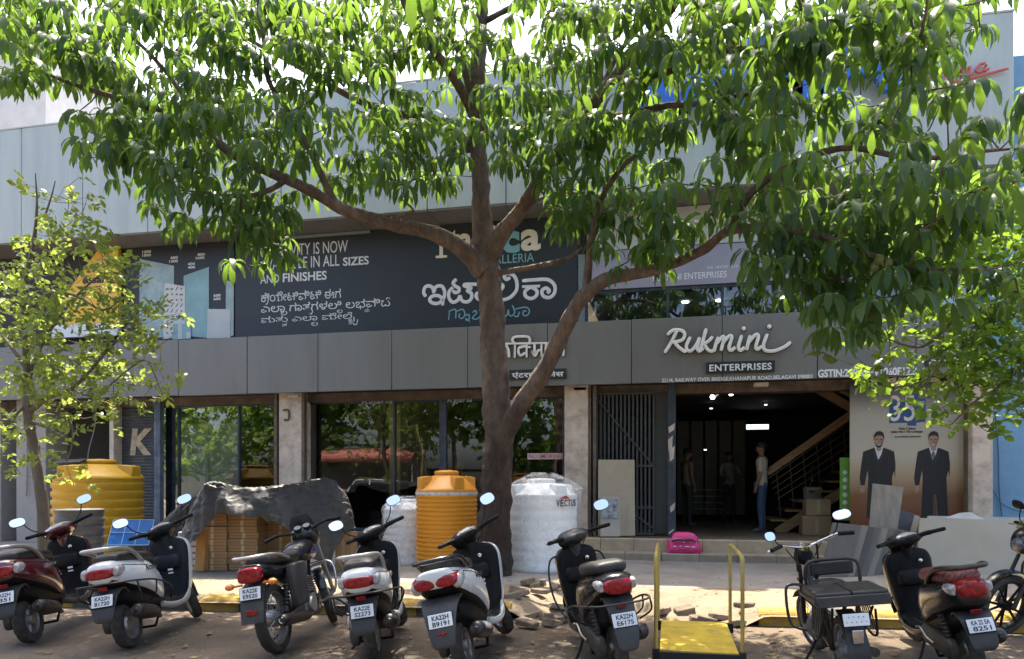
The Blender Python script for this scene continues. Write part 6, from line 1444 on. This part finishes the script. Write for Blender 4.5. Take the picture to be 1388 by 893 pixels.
redseat = bpy.data.materials.new('patterned_seat'); redseat.use_nodes = True; N = redseat.node_tree.nodes; L = redseat.node_tree.links; b = N['Principled BSDF']; b.inputs['Roughness'].default_value = .6
tcn = N.new('ShaderNodeTexCoord'); wv = N.new('ShaderNodeTexWave'); wv.wave_type = 'BANDS'; wv.bands_direction = 'DIAGONAL'; wv.inputs['Scale'].default_value = 14; wv.inputs['Distortion'].default_value = 9; wv.inputs['Detail Scale'].default_value = 1.4; L.new(tcn.outputs['Object'], wv.inputs[0])
rp = N.new('ShaderNodeValToRGB'); L.new(wv.outputs['Fac'], rp.inputs[0]); rp.color_ramp.elements[0].position = .42; rp.color_ramp.elements[0].color = (.035, .02, .016, 1); rp.color_ramp.elements[1].position = .58; rp.color_ramp.elements[1].color = (.22, .035, .03, 1); L.new(rp.outputs[0], b.inputs['Base Color'])
MATS['patterned_seat'] = redseat
scooter('black scooter with red patterned seat cover, before the beige slabs at the right', 3.50, 5.60, 11, mblack, lean=-10, steer=12, plate_lines=('KA 22 EA', '8251'), seatm=redseat, grab=muff, word='Pleasure', wordm=plate_w, mir=(0, 0), lamp='narrow', sc=.98)

# motorcycle
def motorcycle(label, X, t, yaw_cam, lean=-9, steer=20, accent=None, plate_lines=None, front_only=False, paint=None, bag=True):
    h = R(yaw_cam); fw = Vector((math.sin(h), math.cos(h))); mid = (X + fw.x * .63, t + fw.y * .63); w = CW(mid[0], mid[1], 0); d = CW(fw.x, fw.y, 0)
    o = thing('parked_motorcycle', label, 'motorcycle', (w.x, w.y, 0), (R(lean), 0, math.atan2(d.y, d.x)))
    SM = steer_m(.42, .85, steer); paint = paint or mblack; r = .302
    wheel(o, (-.635, 0, r), r, .092, .232, 'spoke'); wheel(o, (.64, 0, r), r, .08, .235, 'spoke' if not front_only else 'alloy', SM, plast if front_only else None)
    mb = MB()
    for s_ in (-1, 1):
        mb.tube(sm([(-.66, s_ * .075, .31), (-.40, s_ * .08, .33), (-.15, s_ * .08, .36)], 3), .018, 8); mb.tube(sm([(-.85, s_ * .09, .74), (-.5, s_ * .1, .70), (-.1, s_ * .08, .68)], 3), .014, 8); mb.tube([(-.15, s_ * .07, .34), (-.10, s_ * .07, .68)], .014, 8)
    mb.tube(sm([(.40, 0, .80), (.30, 0, .50), (.22, 0, .28), (-.12, 0, .24)], 4), .02, 8); mb.tube([(.41, 0, .84), (-.1, 0, .72)], .022, 8); mb.build('frame', plast, o)
    mb = MB(); mb.bx(-.14, .17, -.10, .10, .22, .40); mb.box((.13, 0, .48), (.13, .13, .18), RY(12).to_3x3())
    for k in range(7): mb.box((.125 + .004 * k, 0, .42 + .022 * k), (.19, .19, .007), RY(12).to_3x3())
    mb.lathe([(0, -.02), (.075, -.02), (.085, 0), (.075, .02), (0, .02)], T(.02, -.11, .30) @ RX(90), 20); mb.lathe([(0, -.02), (.085, -.02), (.095, 0), (.085, .02), (0, .02)], T(-.02, .115, .30) @ RX(90), 20); mb.build('engine', alu, o, bevel=.008)
    mb = MB(); loftx(mb, [(-.06, .80, .06, .04), (-.02, .80, .095, .075), (.12, .81, .135, .105), (.28, .81, .13, .105), (.37, .79, .09, .075), (.40, .78, .05, .04)], e=2.5, n=24, k=4); tk = mb.build('fuel_tank', paint, o, ang=60)
    if accent:
        mb = MB()
        for s_ in (-1, 1): mb.add([(.06, s_ * .1395, .77), (.27, s_ * .1385, .79), (.30, s_ * .130, .85), (.14, s_ * .1405, .83)], [(0, 1, 2, 3)])
        mb.build('decal', accent, tk, flat=True)
    mb = MB(); loftx(mb, [(-.80, .815, .07, .03), (-.76, .815, .11, .045), (-.5, .80, .125, .05), (-.2, .78, .115, .05), (-.03, .80, .08, .045)], e=3, n=22, k=4); mb.build('seat', seat_m, o, ang=60)
    mb = MB(); loftx(mb, [(-.95, .755, .07, .035), (-.92, .75, .11, .055), (-.7, .72, .125, .065), (-.4, .66, .12, .09), (-.16, .60, .11, .11), (-.10, .58, .08, .08)], e=2.7, n=22, k=4); mb.build('tail_cowl', paint, o, ang=60)
    mb = MB(); mb.tube(sm([(-.50, -.155, .80), (-.72, -.155, .85), (-.93, -.13, .865), (-1.0, -.07, .865), (-1.01, 0, .865), (-1.0, .07, .865), (-.93, .13, .865), (-.72, .155, .85), (-.50, .155, .80)], 5), .0155, 10); mb.build('grab_rail', gold_d, o)
    mb = MB(); loftx(mb, [(-1.01, .72, .075, .045), (-.995, .72, .095, .062), (-.93, .725, .10, .062), (-.90, .725, .09, .05)], e=4, n=22, k=2); mb.build('tail_light', red_l, o)
    mb = MB(); strap(mb, [(-.55, .63, .075), (-.75, .66, .085), (-.92, .62, .10), (-.99, .50, .10), (-1.03, .36, .095), (-1.035, .33, .09)], .012); fd = mb.build('rear_fender', plast_g, o, ang=50)
    if plate_lines: plate(o, T(-1.005, 0, .575) @ REAR @ RX(-14), plate_lines)
    mb = MB(); mb.box((-1.035, 0, .42), (.012, .09, .045), RY(-12).to_3x3()); mb.build('reflector', red_l, fd, bevel=.004)
    for s_ in (-1, 1):
        mb = MB(); mb.tube([(-.93, s_ * .09, .645), (-.95, s_ * .16, .645)], .011, 8); mb.ell((-.965, s_ * .185, .645), (.032, .04, .028), 14, 8); mb.build('indicator', amber, o)
        mb = MB(); mb.tube([(-.62, s_ * .115, .34), (-.50, s_ * .12, .66)], .022, 10)
        for q in range(8): mb.lathe([(.030, -.007), (.036, 0), (.030, .007)], T(-.60 + .0115 * q, s_ * .116, .40 + .031 * q) @ RY(20), 14)
        mb.build('shock_absorber', muff, o)
    mb = MB(); mb.tube(sm([(.16, -.07, .40), (.22, -.09, .30), (.12, -.13, .22), (-.15, -.14, .23)], 5), .02, 10)
    pts = sm([(-.15, -.14, .232, .024), (-.28, -.15, .24, .045), (-.6, -.165, .275, .05), (-.84, -.175, .30, .05), (-.86, -.175, .302, .03), (-.858, -.175, .302, .026)], 4); mb.tube(pts, [q[3] for q in pts], 16); mu = mb.build('muffler', muff, o)
    mb = MB(); mb.lathe([(.006, .0), (.016, .0), (.018, .014), (.022, .016), (.032, .012), (.034, 0)], T(-.862, -.175, .3022) @ RY(-90), 16); mb.build('muffler_tip', chrome, mu)
    mb = MB(); loftx(mb, [(-.70, .30, .0, .0), (-.69, .30, .015, .05), (-.4, .31, .015, .055), (-.1, .32, .015, .05)], e=3, k=1); 
    mb.M = None; mb2 = MB(T(0, .12, 0)); loftx(mb2, [(-.72, .30, .012, .04), (-.68, .30, .018, .062), (-.4, .31, .018, .058), (-.08, .32, .018, .055)], e=3, n=16); mb2.build('chain_cover', plast, o)
    if bag:
        mb = MB(); mb.M = T(0, -.165, 0); mb.loft([[Vector((x, y, z)) for x, y in ((-.55 - dx, -.03), (-.55 - dx, .03), (-.22 + dx * .5, .03), (-.22 + dx * .5, -.03))] for z, dx in ((.36, -.03), (.50, 0), (.66, .01), (.74, -.01))], True); mb.build('side_bag', mat('bag_cloth', (.03, .03, .032), .8, var=.25, dirt=(.14, .11, .08), dirt_amt=.4), o, bevel=.015)
    # front end
    mb = MB(SM)
    for s_ in (-1, 1): mb.tube([(.64, s_ * .09, .30), (.43, s_ * .09, .86)], [.022, .017], 10)
    mb.build('front_fork', muff if front_only else gold_d, o)
    mb = MB(SM); arc = [(.64 + .335 * math.cos(a), .302 + .335 * math.sin(a)) for a in [R(x) for x in (165, 140, 115, 90, 65, 45)]]; strap(mb, [(x, z, .055 if 0 < i < 5 else .04) for i, (x, z) in enumerate(arc)], .012); mb.build('front_fender', paint, o, ang=50)
    mb = MB(SM); loftx(mb, [(.34, .98, .07, .05), (.40, .96, .13, .10), (.50, .93, .14, .125), (.58, .91, .10, .10), (.61, .90, .06, .06)], e=2.6, n=22, k=4); cw = mb.build('headlight_cowl', paint, o, ang=60)
    mb = MB(SM); mb.ell((.585, 0, .90), (.04, .085, .075), 18, 10); mb.build('headlight', mat('headlight_dark', (.10, .10, .11), .12, coat=.5) if front_only else clear_l, cw)
    mb = MB(SM); mb.loft([[Vector((x, y, z)) for y in (-w_, -w_ * .5, 0, w_ * .5, w_)] for x, z, w_ in ((.52, 1.03, .12), (.47, 1.10, .11), (.42, 1.16, .08))], False, closed=False); sv = mb.build('visor', glass_mat('visor_smoke', (.35, .38, .4), 1.45, 0, 1.5), cw)
    for s_ in (-1, 1):
        mb = MB(SM); mb.lathe([(0, .02), (.036, .02), (.042, .012), (.042, -.03), (0, -.03)], T(.36, s_ * .045, 1.03) @ RY(-35), 18); dl_ = mb.build('gauge', plast, cw)
        mb = MB(SM); mb.lathe([(0, .0215), (.034, .0215)], T(.36, s_ * .045, 1.03) @ RY(-35), 18); mb.build('gauge_face', clear_l, dl_)
    mb = MB(SM); mb.tube(sm([(.24, -.36, 1.01), (.30, -.26, 1.03), (.37, -.10, 1.0), (.38, 0, .985), (.37, .10, 1.0), (.30, .26, 1.03), (.24, .36, 1.01)], 4), .012, 10); mb.build('handlebar', plast, o)
    for s_ in (-1, 1):
        mb = MB(SM); mb.tube([(.30, s_ * .25, 1.03), (.23, s_ * .375, 1.008)], .019, 12); gp = mb.build('grip', plast, o)
        mb = MB(SM); mb.tube(sm([(.36, s_ * .22, 1.02), (.37, s_ * .28, 1.02), (.31, s_ * .375, 1.0)], 4), .006, 6); mb.build('brake_lever', alu, gp)
        mb = MB(); mb.tube(sm([(.30, s_ * .04, .66), (.27, s_ * .20, .68), (.24, s_ * .29, .62), (.22, s_ * .29, .42), (.22, s_ * .20, .32), (.20, s_ * .08, .28)], 4), .0125, 10); mb.build('crash_guard', chrome if not front_only else muff, o)
    if front_only:
        for s_ in (-1, 1): mirror(o, SM, s_, (.33, s_ * .2, 1.03), (.31, s_ * .27, 1.19), plast)
    mb = MB(); mb.tube(sm([(-.05, .12, .24), (-.08, .20, .10), (-.10, .29, .015)], 3), .011, 8); mb.build('side_stand', plast, o)
    return o
motorcycle('black motorcycle with blue decals and chrome grab rail in front of the tarpaulin', -2.02, 6.40, 5, accent=mat('decal_blue', (.05, .08, .30), .25, coat=.6), plate_lines=('KA22E', 'E9520'), steer=22)
hh = Vector((-1.0, -.12)); motorcycle('black motorcycle cut off by the right picture edge, front wheel showing', 5.98, 7.25, -97, lean=-7, steer=8, front_only=True, plate_lines=('KA22', 'E4107'), bag=False)

# cargo moped
def moped(label, X, t, yaw_cam):
    h = R(yaw_cam); fw = Vector((math.sin(h), math.cos(h))); mid = (X + fw.x * .6, t + fw.y * .6); w = CW(mid[0], mid[1], 0); d = CW(fw.x, fw.y, 0)
    o = thing('cargo_moped', label, 'moped', (w.x, w.y, 0), (R(-6), 0, math.atan2(d.y, d.x))); SM = steer_m(.42, .80, 14); r = .27; o.scale = (.94, .94, .94)
    wheel(o, (-.60, 0, r), r, .075, .205, 'spoke'); wheel(o, (.60, 0, r), r, .07, .205, 'spoke', SM)
    mb = MB(); gt = muff
    mb.tube(sm([(.44, 0, .86), (.36, 0, .60), (.24, 0, .36), (0, 0, .28), (-.25, 0, .32)], 4), .028, 10)
    for s_ in (-1, 1):
        mb.tube(sm([(-.25, s_ * .06, .32), (-.34, s_ * .1, .60), (-.45, s_ * .12, .70), (-.98, s_ * .13, .70)], 4), .014, 8); mb.tube([(-.60, s_ * .09, .28), (-.25, s_ * .07, .30)], .016, 8); mb.tube([(-.60, s_ * .095, .28), (-.62, s_ * .13, .68)], .02, 8); mb.tube([(-.60, s_ * .095, .29), (-.95, s_ * .14, .66)], .010, 8)
        mb.tube(sm([(.40, s_ * .05, .64), (.36, s_ * .20, .66), (.33, s_ * .24, .58), (.28, s_ * .24, .36), (.22, s_ * .18, .29), (.1, s_ * .05, .28)], 4), .013, 8)
        mb.tube(sm([(-.42, s_ * .16, .66), (-.5, s_ * .20, .42), (-.72, s_ * .21, .40), (-.86, s_ * .18, .62)], 4), .010, 8)
        for k in range(5): mb.tube([(-.50 - k * .06, s_ * .203, .44), (-.50 - k * .06, s_ * .17, .66)], .006, 6)
    mb.build('frame', gt, o)
    mb = MB(); mb.bx(-.20, .14, -.09, .09, .20, .38); mb.bx(-.02, .14, -.07, .07, .38, .46); mb.build('engine', engine_m, o, bevel=.015)
    mb = MB(); mb.bx(-.10, .26, -.13, .13, .270, .285); mb.build('footboard', plast_g, o, bevel=.004)
    mb = MB(); loftx(mb, [(-.40, .735, .08, .03), (-.36, .74, .12, .045), (-.2, .735, .115, .045), (-.08, .72, .07, .04)], e=3, n=20); mb.build('seat', seat_m, o)
    mb = MB(); mb.tube(sm([(-.44, -.20, .70), (-.45, -.205, .88), (-.455, -.16, .955), (-.457, 0, .965), (-.455, .16, .955), (-.45, .205, .88), (-.44, .20, .70)], 5), .014, 10); bk = mb.build('backrest_hoop', muff, o)
    mb = MB(); mb.loft([[Vector((-.445 + dx, y, z)) for y, dx in ((-.165, 0), (-.165, .025), (.165, .025), (.165, 0))] for z in (.84, .90, .94)], True); mb.build('back_pad', seat_m, bk, bevel=.012)
    mb = MB(); mb.bx(-1.0, -.46, -.26, .26, .700, .716)
    mb.tube([(-1.0, -.26, .72), (-1.0, .26, .72)], .012, 8); mb.tube([(-.46, -.26, .72), (-1.0, -.26, .72)], .012, 8); mb.tube([(-.46, .26, .72), (-1.0, .26, .72)], .012, 8); mb.build('carrier', muff, o)
    for y0, y1 in ((-.255, -.004), (.004, .255)):
        mb = MB(); mb.bx(-.985, -.50, y0, y1, .717, .785); mb.build('carrier_cushion', seat_m, o, bevel=.018, seg=3)
    mb = MB(); mb.bx(-1.012, -.985, -.255, .255, .68, .76); mb.build('carrier_flap', plast_g, o, bevel=.006)
    pl = plate(o, T(-1.02, .0, .585) @ REAR @ RX(-10), ('', ''), .178, .09)
    mb = MB(); strap(mb, [(-.68, .60, .06), (-.86, .56, .07), (-.96, .48, .07), (-1.0, .36, .08), (-1.0, .27, .07)], .01); fd = mb.build('rear_fender', plast_g, o, ang=50)
    mb = MB(); mb.box((-1.018, 0, .46), (.012, .075, .10), RY(-6).to_3x3()); mb.build('bracket', chrome, fd, bevel=.004)
    mb = MB(SM)
    for s_ in (-1, 1): mb.tube([(.60, s_ * .075, .27), (.43, s_ * .075, .84)], [.022, .018], 10); mb.tube([(.44, s_ * .10, .78), (.37, s_ * .10, 1.02)], .010, 8)
    mb.tube([(.48, -.1, .70), (.48, .1, .70)], .02, 8); mb.build('front_fork', muff, o)
    mb = MB(SM); arc = [(.60 + .30 * math.cos(a), .27 + .30 * math.sin(a)) for a in [R(x) for x in (165, 140, 115, 90, 65, 45)]]; strap(mb, [(x, z, .05) for x, z in arc], .01); mb.build('front_fender', plast, o, ang=50)
    mb = MB(SM); mb.lathe([(.0, -.09), (.05, -.085), (.08, -.05), (.085, 0), (.08, .012)], T(.50, 0, .90) @ RY(90), 20); hl = mb.build('headlight_bucket', plast, o)
    mb = MB(SM); mb.ell((.515, 0, .90), (.02, .078, .078), 18, 8); mb.build('lens', clear_l, hl)
    mb = MB(SM); mb.lathe([(0, .02), (.045, .02), (.05, .012), (.05, -.03), (0, -.03)], T(.40, 0, 1.0) @ RY(-30), 18); mb.build('speedometer', chrome, o)
    mb = MB(SM); mb.tube(sm([(.22, -.36, 1.05), (.28, -.26, 1.06), (.36, -.14, 1.02), (.38, 0, .99), (.36, .14, 1.02), (.28, .26, 1.06), (.22, .36, 1.05)], 4), .0125, 10); mb.build('handlebar', chrome, o)
    for s_ in (-1, 1):
        mb = MB(SM); mb.tube([(.275, s_ * .265, 1.06), (.21, s_ * .385, 1.047)], .019, 12); gp = mb.build('grip', plast, o)
        mb = MB(SM); mb.tube(sm([(.33, s_ * .22, 1.05), (.34, s_ * .28, 1.05), (.28, s_ * .40, 1.035)], 4), .006, 6); mb.build('brake_lever', chrome, gp)
        mb = MB(SM); mb.tube(sm([(.31, s_ * .2, 1.04), (.42, s_ * .17, 1.0), (.46, s_ * .08, .86)], 4), .005, 6); mb.build('control_cable', plast, o)
    mirror(o, SM, -1, (.29, -.23, 1.06), (.27, -.30, 1.20), plast, .085, .05, (-1, 0, .7)); mirror(o, SM, 1, (.29, .23, 1.06), (.31, .30, 1.14), plast, .05, .045)
    mb = MB(); mb.tube(sm([(-.05, .10, .24), (-.10, .20, .10), (-.14, .30, .015)], 3), .012, 8); mb.build('side_stand', plast, o)
    mb = MB(); pts = sm([(0, -.08, .24), (-.2, -.13, .22), (-.5, -.14, .26), (-.85, -.15, .30)], 4); mb.tube(pts, list(np.linspace(.016, .036, len(pts))), 12); mb.build('muffler', muff, o)
moped('bare black cargo moped with chrome handlebar and two flat cushions on its carrier', 2.46, 5.36, 10)
# ------------------------------------------------------------------ people inside the shop
def person(label, px, foot_z, Y, h, yaw, shirt_c, trouser_c, arms=(0, 0), seed=0):
    p = F(px, HY, Y); o = thing('person', label, 'person', (p.x, p.y, foot_z), (0, 0, yaw)); s = h / 1.72
    sk = mat('skin', (.22, .125, .08), .55, var=.1); hr = mat('hair_black', (.012, .010, .009), .6)
    V = []; E = []; Rr = []
    def add(pt, r, par=None):
        V.append(tuple(Vector(pt) * s)); Rr.append(r if isinstance(r, tuple) else (r, r)); i = len(V) - 1
        if par is not None: E.append((par, i))
        return i
    pel = add((0, 0, .94), (.15, .105)); wa = add((0, 0, 1.08), (.135, .10), pel); ch = add((0, .01, 1.27), (.165, .115), wa); up = add((0, 0, 1.40), (.13, .085), ch); nk = add((0, .005, 1.48), .055, up); n2 = add((0, .015, 1.53), .055, nk)
    h0 = add((0, .03, 1.58), (.075, .085), n2); h1 = add((0, .03, 1.65), (.078, .095), h0); h2 = add((0, .025, 1.71), (.055, .07), h1)
    add((0, .125, 1.615), .014, h0)                       # nose
    for sd in (-1, 1): add((sd * .083, .02, 1.615), .015, h0)   # ears
    for sd, a in zip((-1, 1), arms):
        shd = add((sd * .185, 0, 1.40), .06, up); el = add((sd * .235, -.02 + .12 * a, 1.13 + .04 * a), .045, shd)
        wr = add((sd * (.24 - .08 * a), .05 + .26 * a, .90 + .26 * a), .032, el); pa = add((sd * (.24 - .10 * a), .07 + .31 * a, .84 + .29 * a), (.036, .024), wr)
        for k in range(4):
            f1 = add((sd * (.24 - .10 * a) + (k - 1.5) * .017 * (0.4 if a < .5 else 1), .075 + .33 * a + (k - 1.5) * .017 * (1 - a), .79 + .32 * a), .0095, pa); add((sd * (.235 - .10 * a) + (k - 1.5) * .017 * (0.4 if a < .5 else 1), .085 + .36 * a + (k - 1.5) * .016 * (1 - a), .755 + .005 * k + .335 * a), .008, f1)
        add((sd * (.215 - .10 * a), .11 + .30 * a, .80 + .31 * a), .0105, pa)
    for sd in (-1, 1):
        hp = add((sd * .085, 0, .88), (.085, .09), pel); kn = add((sd * .10, .02, .49), .06, hp); an = add((sd * .11, -.01, .085), .042, kn); add((sd * .12, .08, .04), (.042, .03), an); add((sd * .125, .16, .03), (.035, .024), len(V) - 1)
    me = bpy.data.meshes.new('body'); me.from_pydata(V, E, []); ob = bpy.data.objects.new('body', me); COL.objects.link(ob)
    md = ob.modifiers.new('skin', 'SKIN'); md.use_smooth_shade = True
    for i, v in enumerate(me.skin_vertices[0].data): v.radius = (Rr[i][0] * s, Rr[i][1] * s); v.use_root = (i == 0)
    sb = ob.modifiers.new('sub', 'SUBSURF'); sb.levels = 1; sb.render_levels = 1
    dg = bpy.context.evaluated_depsgraph_get(); m2 = bpy.data.meshes.new_from_object(ob.evaluated_get(dg)); bpy.data.objects.remove(ob)
    m2.materials.clear()
    for m in (sk, mat('shirt_%d' % seed, shirt_c, .8, var=.12), mat('trousers_%d' % seed, trouser_c, .85, var=.15), mat('shoe_dark', (.10, .10, .11), .6)): m2.materials.append(m)
    for pl in m2.polygons:
        c = pl.center / s
        if c.z < .075: k = 3
        elif abs(c.x) > .19 and c.z < 1.16 or c.y > .2 and c.z < 1.25: k = 0
        elif c.z < .93: k = 2
        elif c.z < 1.455: k = 1
        else: k = 0
        pl.material_index = k; pl.use_smooth = True
    m2.name = 'body'; ob = bpy.data.objects.new('body', m2); COL.objects.link(ob); ob.parent = o
    mb = MB(); mb.ell((0, .012 * s, 1.675 * s), (.088 * s, .104 * s, .082 * s), 18, 10); q = [v for v in mb.v]
    mb.v = [Vector((v.x, v.y, max(v.z, (1.655 if v.y > .05 * s else 1.585) * s))) for v in q]; mb.build('hair', hr, o)
    mb = MB()
    for sd in (-1, 1): mb.ell((sd * .03 * s, .122 * s, 1.635 * s), (.012 * s, .006 * s, .007 * s), 8, 5)
    mb.build('eyes', hr, o)
    return o
person('man in a beige shirt and blue jeans standing inside the open shop by the stairs', 1033, ZP + .002, 15.0, 1.72, R(70), (.46, .40, .33), (.05, .085, .16), (0, .35), 1)
person('dim figure in a pale brown shirt at the left inside the dark shop doorway', 931, ZP + .002, 16.6, 1.68, R(-60), (.20, .16, .13), (.04, .04, .045), (.2, 0), 2)
person('dim figure in a pale shirt standing deep in the middle of the dark shop', 988, ZP + .002, 18.2, 1.66, R(200), (.24, .23, .23), (.03, .03, .035), (.9, .9), 3)
person('man in a yellow shirt seen through the shop glass beside the trunk', 623, ZP + .002, 15.6, 1.70, R(100), (.45, .36, .12), (.03, .03, .04), (.3, .3), 4)

# ------------------------------------------------------------------ across the street, mirrored in the shop glass
def mirrored_car():
    o = thing('parked_car', 'white car parked across the street, mirrored in the shop window', 'car', (-13.2, -5.8, 0))
    mb = MB(); loftx(mb, [(-1.95, .62, .6, .20), (-1.85, .62, .76, .30), (-1.0, .60, .82, .32), (1.0, .58, .82, .31), (1.75, .52, .78, .26), (1.95, .48, .62, .18)], e=4, n=28); bd = mb.build('body', mat('car_white', (.72, .73, .73), .25, coat=.8), o, ang=60)
    mb = MB(); loftx(mb, [(-1.75, .98, .66, .06), (-1.45, 1.15, .68, .26), (-.9, 1.20, .69, .30), (.2, 1.20, .68, .29), (.85, 1.02, .68, .14), (1.05, .92, .66, .04)], e=4, n=28); mb.build('cabin_glass', mat('car_glass', (.02, .025, .03), .05), o, ang=60)
    mb = MB(); loftx(mb, [(-1.5, 1.42, .55, .03), (-1.2, 1.475, .63, .035), (-.3, 1.49, .64, .035), (.25, 1.46, .60, .03)], e=3, n=24); 
    for s_ in (-1, 1):
        for a, b_ in (((-1.72, .66, .95), (-1.35, .60, 1.45)), ((-.6, .70, .92), (-.6, .64, 1.46)), ((.95, .68, .93), (.25, .60, 1.45))): mb.tube([(a[0], s_ * a[1], a[2]), (b_[0], s_ * b_[1], b_[2])], .035, 8)
    mb.build('roof', MATS['car_white'], o, ang=60)
    for x in (-1.2, 1.25):
        for s_ in (-1, 1):
            mb = MB(); mb.lathe(tyre_prof(.30, .18, .19), T(x, s_ * .72, .30) @ RX(90), 28); w_ = mb.build('wheel', tyre_m, o); mb = MB(); mb.lathe([(0, -.08), (.12, -.075), (.19, -.07), (.19, .07), (.12, .075), (0, .08)], T(x, s_ * .72, .30) @ RX(90), 20); mb.build('rim', alu, w_)
mirrored_car()
st_ = thing('market_stall', 'stall with a red awning across the street, mirrored in the shop window', 'stall', (-16.5, -11, 0))
mb = MB(); mb.add([(-3.2, 1.2, 2.9), (3.2, 1.2, 2.9), (3.2, -1.2, 3.3), (-3.2, -1.2, 3.3), (-3.2, 1.25, 2.45), (3.2, 1.25, 2.45)], [(0, 1, 2, 3), (4, 5, 1, 0)]); aw = mb.build('awning', mat('awning_red', (.36, .12, .09), .7, var=.15), st_); sl_ = aw.modifiers.new('thick', 'SOLIDIFY'); sl_.thickness = .02
for x in (-3.1, 3.1):
    for y in (-1.1, 1.1):
        mb = MB(); mb.tube([(x, y, 0), (x, y, 2.9 if y > 0 else 3.25)], .04, 8); mb.build('post', conc, st_)
mb = MB(); mb.bx(-3, 3, -1.15, -1.1, 0, 2.9); mb.build('back_panel', mat('stall_panel', (.2, .22, .22), .8, var=.2), st_); mb = MB(); mb.bx(-3, 3, .7, 1.05, 0, .95); mb.build('counter', wood, st_, bevel=.02)
bw = thing('boundary_wall', 'long plastered wall across the street, mirrored in the shop glass', 'wall'); mb = MB(); mb.bx(-40, 40, -22.2, -22, 0, 2.2); mb.build('wall', mat('mossy_wall', (.07, .075, .06), .9, var=.3, scale=1), bw); mb = MB(); mb.bx(-40, 40, -22.26, -21.94, 2.201, 2.3); mb.build('coping', MATS['mossy_wall'], bw)
